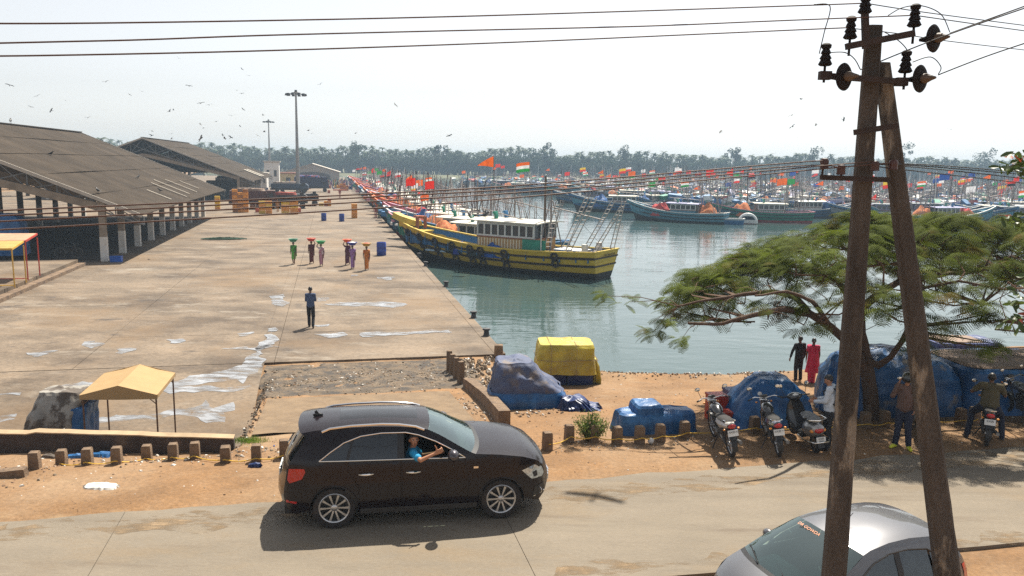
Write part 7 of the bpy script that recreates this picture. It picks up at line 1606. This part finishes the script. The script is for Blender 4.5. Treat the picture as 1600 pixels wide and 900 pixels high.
# ================================================================ far wooded bank
m_leafA = mat('far_leaf', (.028, .055, .026), .8, var=.45, scale=.12, col2=(.05, .07, .03), edge=(.5, .65), trans=.25); m_palm = mat('palm_leaf', (.03, .06, .026), .7, var=.4, scale=.1, trans=.25); m_trk = mat('far_trunk', (.14, .11, .085), .9, var=.3)
random.seed(21)
def palm(b, x, y, z, h, s=1.0):
    lx, ly = random.uniform(-.8, .8), random.uniform(-.5, .5); b.tube([(x - lx, y - ly, z), (x - lx * .3, y, z + h * .5), (x, y, z + h)], [.22, .17, .14], 4, 1, False)
    n = random.randint(13, 18)
    for i in range(n):
        a = 2 * pi * i / n + random.uniform(-.3, .3); e = random.uniform(-.25, 1.1); L = s * random.uniform(2.1, 3.1); p0 = Vector((x, y, z + h)); d = Vector((cos(a), sin(a), 0)); sd_ = Vector((-sin(a), cos(a), 0)); pr = None; q = p0; ang_ = e
        for k in range(4):
            w_ = (.10, .42, .36, .06)[k] * s; cur = [q - sd_ * w_ + Vector((0, 0, -w_ * .5)), q, q + sd_ * w_ + Vector((0, 0, -w_ * .5))]
            if pr: b.add(pr + cur, [(0, 1, 4, 3), (1, 2, 5, 4)], 0)
            pr = cur; q = q + (d * cos(ang_) + Vector((0, 0, sin(ang_)))) * L / 3; ang_ -= .62
def broad(b, x, y, z, h, r, m=2, dens=1.0):
    b.tube([(x, y, z), (x + .2, y, z + h * .6)], [.35, .2], 5, 1, False)
    cl = [(x + random.uniform(-r, r) * .75, y + random.uniform(-r, r) * .5, z + h * random.uniform(.42, .93), r * random.uniform(.28, .5)) for _ in range(11)]
    for cx, cy, cz, cr in cl:
        for i in range(int(34 * dens)):
            u = Vector((random.gauss(0, 1), random.gauss(0, 1), random.gauss(0, .8))).normalized() * cr * random.uniform(.65, 1.05); c = Vector((cx, cy, cz)) + u
            s = random.uniform(.28, .55); t1 = Vector((random.gauss(0, 1), random.gauss(0, 1), random.gauss(0, .6))).normalized() * s; t2 = t1.cross(Vector((random.gauss(0, 1), random.gauss(0, 1), random.gauss(0, 1)))).normalized() * s * .7
            b.add([c - t1, c + t2, c + t1, c - t2], [(0, 1, 2, 3)], m)
b = M()
for i in range(1250):
    x = -330 + 760 * i / 1250 + random.uniform(-2, 2); y = 452 + (abs(x) * .06) + random.uniform(-6, 55); h = 12.4 + 3.4 * nz(x * .05, 1.3) + random.uniform(-2.2, 1.9)
    if x > 330: continue
    if random.random() < .62: palm(b, x, y, -.9, h, 1.15)
    else: broad(b, x, y, -.9, h * random.uniform(.75, 1.05), random.uniform(2.5, 4.2))
for i in range(1300):   # lower growth in front hiding the stems
    x = random.uniform(-330, 330); y = 446 + abs(x) * .06 + random.uniform(-6, 6); broad(b, x, y, -.9, random.uniform(4, 11.5), random.uniform(2.4, 4.2), dens=.7)
o = b.build('far_palm_belt', [m_palm, m_trk, m_leafA], kind='stuff', ang=180); tag(o, 'hazy belt of coconut palms and trees along the far bank', 'trees')
GT = 'taller trees standing out of the far belt'
for i, (px, top, r, d) in enumerate(((985, 226, 6.5, 'broad domed tree rising above the far palms in the centre'), (1146, 228, 4.5, 'thin round headed tree rising above the far palms right of centre'), (860, 221, 4, 'tall leaning palm group above the far belt near the middle'), (560, 220, 4.5, 'dense high crown above the far belt left of centre'), (1270, 229, 6, 'wide high crown above the far belt left of the pole'), (1415, 222, 4.5, 'tall loose crown seen right of the pole'), (1545, 232, 6.5, 'large dark crown above the belt near the right edge'), (690, 226, 3.5, 'small high crown above the belt behind the quay flags'))):
    Y = 450 + abs(px - 800) * .02; p = PY(px, top, Y); t = thing('far_tree', d, 'tree', (p.x, Y, -.9), 0, GT); b = M(); broad(b, 0, 0, 0, p.z + .9, r, 0, 2.2); b.m = [0 if m == 0 else 1 for m in b.m]
    tr = M(); tr.tube([(0, 0, 0), (.3, 0, (p.z + .9) * .7)], [.4, .2], 6); tr.build('trunk', m_trk, t); b.build('crown', [m_leafA, m_trk], t, ang=180)
# trees and roofs behind the sheds on the left
b = M()
for i in range(230):
    u = random.uniform(-210, -48); v = random.uniform(150, 330) if i % 2 else random.uniform(300, 400); p = W(u, v); h = random.uniform(7, 12)
    palm(b, p.x, p.y, -1, h) if random.random() < .6 else broad(b, p.x, p.y, -1, h * .8, random.uniform(2.5, 4))
o = b.build('left_palm_grove', [m_palm, m_trk, m_leafA], kind='stuff', ang=180); tag(o, 'palm grove behind the sheds on the left', 'trees')

# ================================================================ the spreading tree by the motorcycles
m_bark = mat('brown_bark', (.085, .05, .032), .95, var=.3, scale=5, col2=(.15, .10, .07), edge=(.55, .7), bump=.9, bscale=14, stretch=(1, 1, .4))
m_lf = mat('feathery_leaf', (.095, .125, .010), .8, var=.5, scale=.9, col2=(.17, .10, .015), edge=(.56, .68), trans=.42, spec=.15)
m_tw = mat('twig', (.13, .075, .045), .9, var=.3)
random.seed(33)
tb = P(1362, 655); TR = thing('shade_tree', 'wide flat crowned tree with feathery leaves leaning over the parked motorcycles', 'tree', tb)
def L3(*pts): return [PY(*p) - tb for p in pts]
limbs = [  # (points px,py,Y ; r0 ; r1)
 ([(1362, 660, tb.y), (1360, 610, tb.y), (1352, 560, tb.y + .1), (1344, 520, tb.y + .1), (1343, 480, tb.y)], .21, .13),
 ([(1352, 575, tb.y), (1330, 540, tb.y - .2), (1300, 512, tb.y - .5), (1265, 490, tb.y - .9), (1225, 484, tb.y - 1.2), (1180, 492, tb.y - 1.4), (1130, 505, tb.y - 1.5), (1075, 505, tb.y - 1.6)], .13, .03),
 ([(1265, 490, tb.y - .9), (1245, 465, tb.y - .9), (1205, 455, tb.y - .8), (1150, 462, tb.y - .8), (1100, 470, tb.y - 1), (1060, 478, tb.y - 1.1)], .08, .02),
 ([(1343, 485, tb.y), (1310, 440, tb.y + .5), (1270, 420, tb.y + 1), (1220, 415, tb.y + 1.4), (1160, 412, tb.y + 1.8)], .10, .02),
 ([(1343, 485, tb.y), (1370, 460, tb.y + .2), (1405, 440, tb.y + .5), (1450, 432, tb.y + .9), (1520, 425, tb.y + 1.3), (1600, 415, tb.y + 1.7)], .11, .03),
 ([(1352, 560, tb.y), (1372, 572, tb.y - .3), (1392, 560, tb.y - .6), (1410, 535, tb.y - .9), (1420, 510, tb.y - 1.1), (1412, 480, tb.y - 1.2), (1440, 450, tb.y - 1.4), (1500, 440, tb.y - 1.7), (1570, 452, tb.y - 2.0)], .09, .02),
 ([(1343, 480, tb.y), (1345, 430, tb.y + .3), (1330, 395, tb.y + .7), (1300, 370, tb.y + 1)], .09, .02),
 ([(1410, 440, tb.y + .5), (1420, 400, tb.y + 1), (1460, 375, tb.y + 1.5)], .06, .02),
 ([(1300, 512, tb.y - .5), (1270, 470, tb.y - 1.5), (1230, 455, tb.y - 2.2), (1180, 462, tb.y - 2.5)], .06, .02)]
bt_ = M(); tips = []; nodes = []
for pts, r0, r1 in limbs:
    q = L3(*pts); s = []
    for i in range(len(q) - 1):
        for k in range(4): f = k / 4; c = q[i].lerp(q[i + 1], f); s.append(c + Vector((nz(c.x * 2, c.z * 2, 1), nz(c.y * 2, 3, c.x), nz(c.x * 2, 5, c.y))) * .04)
    s.append(q[-1]); bt_.tube(s, [r0 + (r1 - r0) * i / (len(s) - 1) for i in range(len(s))], 8); nodes += [(p, r0 + (r1 - r0) * i / (len(s) - 1)) for i, p in enumerate(s) if i > 5]
bt_.build('trunk', m_bark, TR, ang=60)
# crown volume: a flat umbrella, drooping at its rim
C0 = Vector((11.7, 20.6, 0)); RX, RYY = 7.5, 3.8
def crown_pt():
    while True:
        a = random.uniform(0, 2 * pi); r = sqrt(random.random()); x = C0.x + RX * r * cos(a); y = C0.y + RYY * r * sin(a)
        ztop = 4.95 - 2.0 * r ** 2.4 + .35 * nz(x * .6, y * .6, 3); thick = .85 - .15 * r + .45 * nz(x * .5, y * .5, 8)
        f = random.random() ** 2.1
        z = ztop - max(.2, thick) * f
        if nz(x * .75, y * .9, z * 1.4) < -.22: continue
        return Vector((x, y, z)) - tb, r, f
bw_ = M(); bl_ = M()
def frond(b, p, d, L, m=0):
    """a feathery compound leaf: a drooping stalk with paired leaflets"""
    d = d.normalized(); sdv = d.cross(Vector((0, 0, 1))); sdv = sdv.normalized() if sdv.length > .1 else Vector((1, 0, 0)); n = 11; q = p.copy(); dr = d.copy()
    roll = random.uniform(-.5, .5)
    for k in range(n):
        q = q + dr * L / n; dr = (dr + Vector((0, 0, -.09))).normalized(); up = sdv.cross(dr); ln = L * .40 * (1 - abs(k - 3.4) / 11) 
        for s in (-1, 1):
            o = (sdv * s * cos(roll) + up * (s * sin(roll) - .15) + dr * .55).normalized() * ln; w_ = dr * .0105
            b.add([q - w_, q + w_, q + o + w_ * .5, q + o - w_ * .5], [(0, 1, 2, 3)], m)
NT = 760
for i in range(NT):
    p, r, f = crown_pt()
    nb = min(nodes, key=lambda n_: (n_[0] - p).length * (1 + 3 * (n_[0].z > p.z))); a = nb[0]; mid = a.lerp(p, .55) + Vector((random.uniform(-.2, .2), random.uniform(-.2, .2), random.uniform(-.25, .05)))
    ln = (p - a).length
    if ln < 3.4: bw_.tube([a, mid, p], [min(.04, .012 + ln * .012), .018, .008], 4, 0, False)
    else: bw_.tube([a.lerp(p, .5), mid.lerp(p, .3), p], [.022, .016, .008], 4, 0, False)
    nodes.append((p.lerp(a, .35), .01)) if random.random() < .35 else None
    out = Vector((p.x + tb.x - C0.x, (p.y + tb.y - C0.y) * 1.6, 0)).normalized()
    for k in range(random.randint(7, 11)):
        a_ = random.uniform(-2.2, 2.2); dd = Vector((out.x * cos(a_) - out.y * sin(a_), out.x * sin(a_) + out.y * cos(a_), random.uniform(-.25, .45))); frond(bl_, p + Vector((random.uniform(-.14, .14), random.uniform(-.14, .14), random.uniform(-.08, .1))), dd, random.uniform(.36, .62))
# stray sprays beyond the rim
for (px, py, Y, n) in ((945, 462, 18.6, 9), (985, 472, 18.6, 7), (1020, 520, 18.4, 14), (1045, 505, 18.4, 14), (1035, 470, 18.7, 12), (1240, 510, 18.5, 5), (1300, 500, 19.4, 6), (1065, 530, 18.3, 10)):
    p = PY(px, py, Y) - tb
    nb = min(nodes, key=lambda n_: (n_[0] - p).length); bw_.tube([nb[0], nb[0].lerp(p, .5) + Vector((0, 0, .08)), p], [.012, .009, .005], 4, 0, False)
    for k in range(n): frond(bl_, p + Vector((random.uniform(-.2, .2), random.uniform(-.2, .2), random.uniform(-.08, .1))), Vector((random.uniform(-1, .5), random.uniform(-.6, .6), random.uniform(-.2, .3))), random.uniform(.28, .42))
for i in range(90):   # bare hanging twigs under the crown
    nb = random.choice(nodes)[0]; q = nb + Vector((random.uniform(-.9, .9), random.uniform(-.5, .5), random.uniform(-.5, .25))); bw_.tube([nb, nb.lerp(q, .5) + Vector((0, 0, .08)), q], [.011, .008, .004], 4, 0, False)
bw_.build('twigs', m_tw, TR, kind='stuff'); bl_.build('crown', m_lf, TR, kind='stuff', ang=180)

# branch of a broad leaved tree reaching in from the right edge
m_al = mat('broad_leaf_green', (.06, .10, .02), .45, var=.4, scale=4, trans=.3, col2=(.20, .13, .03), edge=(.6, .7)); m_ar = mat('broad_leaf_red', (.30, .05, .015), .45, var=.3, scale=4, trans=.3)
BRt = thing('leafy_branch', 'branch with big green and red leaves hanging in at the right edge', 'branch', PY(1640, 420, 9)); o0 = PY(1640, 420, 9)
b = M()
for pts in (((1660, 250), (1620, 250), (1590, 256), (1572, 262)), ((1660, 345), (1620, 335), (1585, 338), (1560, 336)), ((1660, 470), (1615, 470), (1575, 440), (1562, 470), (1572, 498), (1600, 512)), ((1660, 520), (1625, 500), (1590, 480))):
    b.tube([PY(x, y, 9 + .1 * k) - o0 for k, (x, y) in enumerate(pts)], [.012, .010, .008, .006, .005, .004][:len(pts)], 5)
b.build('stem', m_tw, BRt)
def leafm(m):
    b = M(); n = 6; rs = []
    for i in range(n + 1): f = i / n; w_ = .032 * sin(pi * min(1, f * .93 + .05)) ** .8 * (1.1 if f > .45 else .85); rs.append([Vector((.125 * f, -w_, .012 * f)), Vector((.125 * f, 0, -.006)), Vector((.125 * f, w_, .012 * f))])
    b.rings(rs, 0, False); return b.mesh('leaf', m, ang=180)
lmg, lmr = leafm(m_al), leafm(m_ar)
random.seed(8)
for (cx, cy, n, rx, ry, pr) in ((1592, 250, 26, 20, 16, .16), (1570, 258, 6, 10, 6, .3), (1598, 262, 10, 12, 9, .2), (1590, 337, 16, 26, 7, .08), (1588, 345, 8, 16, 8, .1), (1586, 462, 8, 12, 12, .12), (1576, 495, 4, 8, 12, .0), (1592, 490, 16, 14, 22, .12), (1602, 430, 5, 6, 14, 0)):
    for k in range(n):
        o = bpy.data.objects.new('leaf', lmr if random.random() < pr else lmg); COL.objects.link(o); o.parent = BRt; p = PY(cx + random.uniform(-rx, rx), cy + random.uniform(-ry, ry), 9 + random.uniform(-.15, .3)); o.location = p - o0
        o.rotation_euler = (random.uniform(-1.1, 1.1), random.uniform(-.3, 1.1), random.uniform(0, 6.28)); o.scale = (random.uniform(.7, 1.15),) * 3
# green bush among the bollards and grass tufts
m_bu = mat('bush_leaf', (.13, .21, .025), .6, var=.5, scale=6, trans=.35, col2=(.22, .24, .04), edge=(.5, .65))
p = P(923, 688); t = thing('green_bush', 'small bright green bush growing around a bollard', 'bush', p); b = M(); s_ = M()
for i in range(110):
    a = random.uniform(0, 6.28); r = random.uniform(.02, .42); top = Vector((r * cos(a), r * .7 * sin(a), random.uniform(.25, .62) * (1.15 - r))); s_.tube([(r * .3 * cos(a), r * .3 * sin(a), 0), top * .6, top], .004, 4, 0, False)
    for k in range(26):
        c = top * random.uniform(.35, 1.08) + Vector((random.gauss(0, .05), random.gauss(0, .05), random.gauss(0, .04))); t1 = Vector((random.gauss(0, 1), random.gauss(0, 1), random.gauss(0, 1))).normalized() * .030; t2 = t1.cross(Vector((random.gauss(0, 1), random.gauss(0, 1), 1))).normalized() * .011; b.add([c - t1, c + t2, c + t1, c - t2], [(0, 1, 2, 3)])
s_.build('stems', m_tw, t); b.build('foliage', m_bu, t, ang=180)
p = P(388, 690); b = M()
for i in range(500): x = random.gauss(0, .22); y = random.gauss(0, .10); b.add([(x, y, 0), (x + .012, y, 0), (x + random.gauss(0, .03), y + random.gauss(0, .03), random.uniform(.04, .11))], [(0, 1, 2)])
o = b.build('grass_tuft', m_bu, kind='stuff', ang=180); o.location = p; tag(o, 'small grass tuft at the end of the dark wall', 'grass')

# ================================================================ litter, rubble, rocks
random.seed(40)
m_l1 = mat('litter_white', (.60, .57, .52), .7, var=.2); m_l2 = mat('litter_brown', (.20, .12, .07), .9, var=.4); m_l3 = mat('litter_blue', (.02, .08, .30), .6); m_rk = mat('rubble_stone', (.22, .17, .12), .95, var=.45, scale=4, col2=(.48, .38, .28), edge=(.55, .68), bump=.8); m_rkd = mat('rubble_dark', (.09, .075, .055), .95, var=.4, scale=4)
def chip(b, p, s, m, flat=.25):
    R = Matrix.Rotation(random.uniform(0, 6.28), 3, 'Z'); n = random.randint(4, 6); o0 = random.uniform(0, 6)
    r1 = [p + R @ Vector((s * random.uniform(.6, 1.1) * cos(2 * pi * k / n + o0), s * random.uniform(.4, .9) * sin(2 * pi * k / n + o0), -.01)) for k in range(n)]; r2 = [p + (q - p) * .55 + Vector((0, 0, s * flat * random.uniform(.7, 1.3))) for q in r1]; b.rings([r1, r2], m)
def scatter(name, label, n, fn, mats_, wts, smin, smax, flat=.3):
    b = M()
    for i in range(n):
        u, v = fn()
        if v is None: continue
        z = G(u, v); s = smin + (smax - smin) * random.random() ** 3; chip(b, W(u, v, z + .012), s, random.choices(range(len(mats_)), wts)[0], flat)
    o = b.build(name, mats_, kind='stuff', ang=25); tag(o, label, 'litter'); return o
def clump(cs):
    def f():
        c = random.choice(cs); return random.gauss(c[0], c[2]), random.gauss(c[1], c[3])
    return f
cl_l = [(-6.6, 17.2, 1.0, .5), (-5.4, 17.6, .9, .35), (-4.2, 17.3, .9, .4), (-3.0, 17.2, .8, .35), (-2, 17.3, .6, .4), (-1.1, 17.2, .5, .3), (-7.5, 16.4, 1.0, .5), (-6.2, 16.3, .8, .4)]
scatter('roadside_litter', 'scraps of paper and plastic along the left bollards', 900, clump(cl_l), [m_l1, m_l2, m_rk, m_l3], (5, 5, 4, .4), .008, .07)
scatter('roadside_litter', 'pale scraps and stones scattered over the dirt shoulder', 1100, lambda: (random.uniform(-9, 20), random.uniform(14.4, 18.6)), [m_l2, m_l1, m_rk], (6, 2, 4), .006, .035)
scatter('bank_litter', 'shells, stones and rubbish along the water edge', 1700, lambda: (lambda u: (u, shore(u) - abs(random.gauss(0, .55)) + .35))(random.uniform(6.4, 15)), [m_l1, m_l2, m_rk], (4, 4, 5), .01, .07, .6)
scatter('shore_litter', 'stones and scraps strewn over the dirt between covers and bank', 700, lambda: (random.uniform(4.6, 16), random.uniform(17.5, 25)), [m_l2, m_l1, m_rk], (6, 3, 4), .006, .04)
scatter('kerb_litter', 'rubbish heaped on both sides of the low concrete wall', 520, clump([(3.8, 19.8, .3, .8), (3.6, 21.5, .25, .9), (4.9, 19.6, .6, .25), (4.8, 22.6, .35, 1.0)]), [m_l1, m_l2, m_rk], (4, 4, 5), .01, .07, .5)
scatter('bollard_litter', 'dry leaves and scraps around the bollards right of the car', 420, clump([(5.8, 16.1, .8, .25), (4.6, 16.4, .5, .3), (7.5, 16.2, .9, .3)]), [m_l1, m_l2, m_rk], (3, 6, 3), .006, .04)
mk = M(); us_ = [-2.25 + .25 * i for i in range(29)]; vs2 = [23.2 + .27 * i for i in range(19)]
for u in us_:
    for v in vs2: mk.v.append(tuple(W(u + .2 * nz(v * 2, u), min(v, 28.27), G(u, v) + (.02 + .03 * nz(u * 2.5, v * 2.5, 9) + .02 * nz(u * 7, v * 7, 2) if v > 23.75 else -.03))))
mk.f = [(i * 19 + j, (i + 1) * 19 + j, (i + 1) * 19 + j + 1, i * 19 + j + 1) for i in range(28) for j in range(18)]; mk.m = [0] * len(mk.f)
mk.build('muck_strip', mat('dark_muck', (.125, .09, .058), .9, var=.45, scale=2.2, col2=(.05, .042, .036), edge=(.46, .60), bump=1, bscale=12, fine=.4))['kind'] = 'structure'
scatter('rubble', 'broken stones and dark muck in the strip between ramp and quay', 4200, lambda: (lambda u: (u, 23.5 + .02 * u + random.triangular(0, 4.7, 2.3)))(random.uniform(-2.2, 3.9)), [m_rkd, m_rk, m_l1, m_l2], (6, 5, 1.6, 5), .008, .07, .45)
scatter('joint_debris', 'loose stones in the broken edge left of the ramp', 420, lambda: (lambda v: (-2.05 + random.gauss(0, .14), v))(random.uniform(18.3, 28)), [m_rkd, m_rk, m_l2, m_l1], (4, 4, 4, 1), .01, .07, .5)
b = M()   # pale rocks between posts and water
for i in range(420):
    u = random.uniform(4.0, 6.3); v = random.uniform(23.0, 28.1); z = G(u, v); chip(b, W(u, v, z + .03), random.uniform(.03, .12), random.choice((0, 0, 0, 0, 1)), .8)
o = b.build('rock_heap', [m_rk, m_l1], kind='stuff', ang=25); tag(o, 'heap of pale rocks between the concrete posts and the quay corner', 'rocks')
p = P(158, 762); t = thing('rag', 'crumpled grey white sheet lying on the dirt by the road', 'rag', p); cover('cloth', m_l1, t, [(-.02, -.33, .33, -.13, .15), (.05, -.28, .3, -.1, .12)], fold=.06, seed=7, nf=20, n=60)
p = P(1017, 693); b = M(); b.ell((0, 0, .06), (.075, .07, .07), 14, 9); b.v = [(x + .012 * nz(x * 30, y * 30, z * 30), y, z) for x, y, z in b.v]; o = b.build('plastic_bag', mat('clear_bag', (.6, .58, .55), .3, var=.2, scale=20)); o.location = p; tag(o, 'small white plastic bag ball beside a bollard', 'plastic bag')
for px, py, lab, mm, s in ((398, 729, 'small dark blue rag by the bollard at the wall end', m_tb3, .13), (118, 715, 'blue plastic scrap behind the third upright left bollard', m_tb, .22), (155, 712, 'blue plastic sheet scrap lying against the dark wall', m_tb, .28), (82, 716, 'grey sack lying against the dark wall', m_tg, .2)):
    p = P(px, py); t = thing('plastic_scrap', lab, 'scrap', p); cover('sheet', mm, t, [(-.02, -s, s, -s * .45, s * .45), (.06, -s * .8, s * .8, -s * .3, s * .3)], fold=.05, seed=px, nf=20, n=50)
# birds
m_bd = mat('bird_dark', (.035, .03, .028), .8)
def bird_mesh(seed):
    b = M(); k = .35 + .5 * seed; b.rings([[Vector((x, w_ * cos(a), w_ * sin(a))) for a in [2 * pi * j / 6 for j in range(6)]] for x, w_ in ((-.26, .02), (-.1, .055), (.05, .07), (.18, .045), (.26, .012))])
    b.add([(-.2, -.02, 0), (-.42, -.09, 0), (-.42, .09, 0), (-.2, .02, 0)], [(0, 1, 2, 3)])
    for s in (-1, 1): b.add([(.12, 0, .02), (-.1, 0, .02), (-.1, s * .34, .2 * k), (.16, s * .34, .2 * k), (-.14, s * .75, -.05 + .25 * k), (.02, s * .78, -.05 + .25 * k)], [(0, 1, 2, 3), (3, 2, 4, 5)])
    return b.mesh('bird', m_bd, ang=60)
bms = [bird_mesh(s) for s in (0, .6, 1.3)]
GB_ = 'kites and crows wheeling over the harbour'
def bird(px, py, Y, lab=None, s=1.3):
    where = 'over the near shed, left' if px < 110 else 'over the near shed' if px < 250 else 'above the second shed' if px < 345 else 'left of the farther light mast' if px < 395 else 'beside the farther light mast' if px < 440 else 'right of the taller light mast'
    lab = lab or 'small dark bird flying %s in the pale sky %s' % ('high' if py < 165 else 'low', where)
    o = bpy.data.objects.new('flying_bird', random.choice(bms)); COL.objects.link(o); o.location = PY(px, py, Y); o.rotation_euler = (random.uniform(-.6, .6), random.uniform(-.5, .5), random.uniform(0, 6.28)); o.scale = (s,) * 3; tag(o, lab or 'small dark bird flying in the pale sky over the sheds and quay', 'bird', GB_)
for q in ((15, 133), (102, 157), (203, 148), (389, 118), (222, 143), (165, 128), (58, 150), (48, 167), (80, 173), (137, 184), (265, 174), (271, 172), (314, 161), (279, 91), (378, 108), (295, 134), (370, 141), (378, 146), (380, 171), (362, 181), (338, 190), (313, 194), (375, 197), (238, 205), (237, 212), (268, 209), (268, 217), (411, 180), (413, 206), (403, 212), (318, 200), (361, 215), (351, 216), (348, 211), (482, 204), (486, 209), (500, 132), (556, 208), (618, 164), (702, 212), (327, 164), (340, 240)):
    bird(q[0], q[1], random.uniform(120, 200), s=random.uniform(.7, 1.0))
for q in ((1252, 155), (1237, 180), (1238, 198), (1275, 195), (1318, 187), (1486, 202), (1126, 206)): bird(q[0], q[1], 130, 'small dark bird %s left of the power pole' % ('flying high' if q[1] < 170 else 'flying low, leftmost' if q[0] < 1237 else 'flying low' if q[0] < 1250 else 'flying low, nearest') if q[0] < 1330 else 'tiny bird in the sky right of the pole', .9)
bird(314, 216, 60, 'larger dark kite banking above the second shed ridge', .7)
o = bpy.data.objects.new('flying_bird', bms[1]); COL.objects.link(o); g = P(930, 776); o.location = g + sd * (13 / sd.z); o.rotation_euler = (0, 0, 1.2); o.scale = (.75,) * 3; tag(o, 'bird passing high overhead whose shadow falls on the road beside the car', 'bird', GB_)
def on_roof(px, py):
    k = (SH1.location)  # walk the ray to the near shed's seaward slope
    d = ray(px, py); t = 30
    while t < 140:
        p = d * t; u, v = uv(p.x, p.y); z = CAM_H + p.z; f = (u - UE) / (ur_ - UE); zr_ = za_ + (pr_.z - za_) * f
        if z <= zr_ + .05 and u < UE: break
        t += .1
    return Vector((p.x, p.y, z - .03))
for i, (px, py, lab) in enumerate(((80, 243, 'kite with spread wings resting on the near shed roof, upper left'), (216, 279, 'small dark bird on the middle of the near shed roof'), (153, 301, 'small dark bird low on the near shed roof'), (250, 300, 'small bird near the pale replaced roof sheets'))):
    q = on_roof(px, py); crow(lab, q, i * 1.3, 1.1)
crow('black crow on the ridge of the near shed', W(ur_, 82, pr_.z + .12), 2.0, 1.4)

# ================================================================ haze over the harbour
hz = M(); hz.box((60, 420, 9.5), (1900, 1500, 27)); hb = bpy.data.objects.new('haze', hz.mesh('haze', [], smooth=False)); COL.objects.link(hb); hb['kind'] = 'stuff'
m_h = bpy.data.materials.new('haze_air'); m_h.use_nodes = True; n = m_h.node_tree.nodes; n.remove(n['Principled BSDF']); pv = n.new('ShaderNodeVolumePrincipled'); pv.inputs['Color'].default_value = (.58, .78, 1.0, 1); pv.inputs['Density'].default_value = .00052; pv.inputs['Anisotropy'].default_value = 0
m_h.node_tree.links.new(pv.outputs[0], n['Material Output'].inputs['Volume']); hb.data.materials.append(m_h)
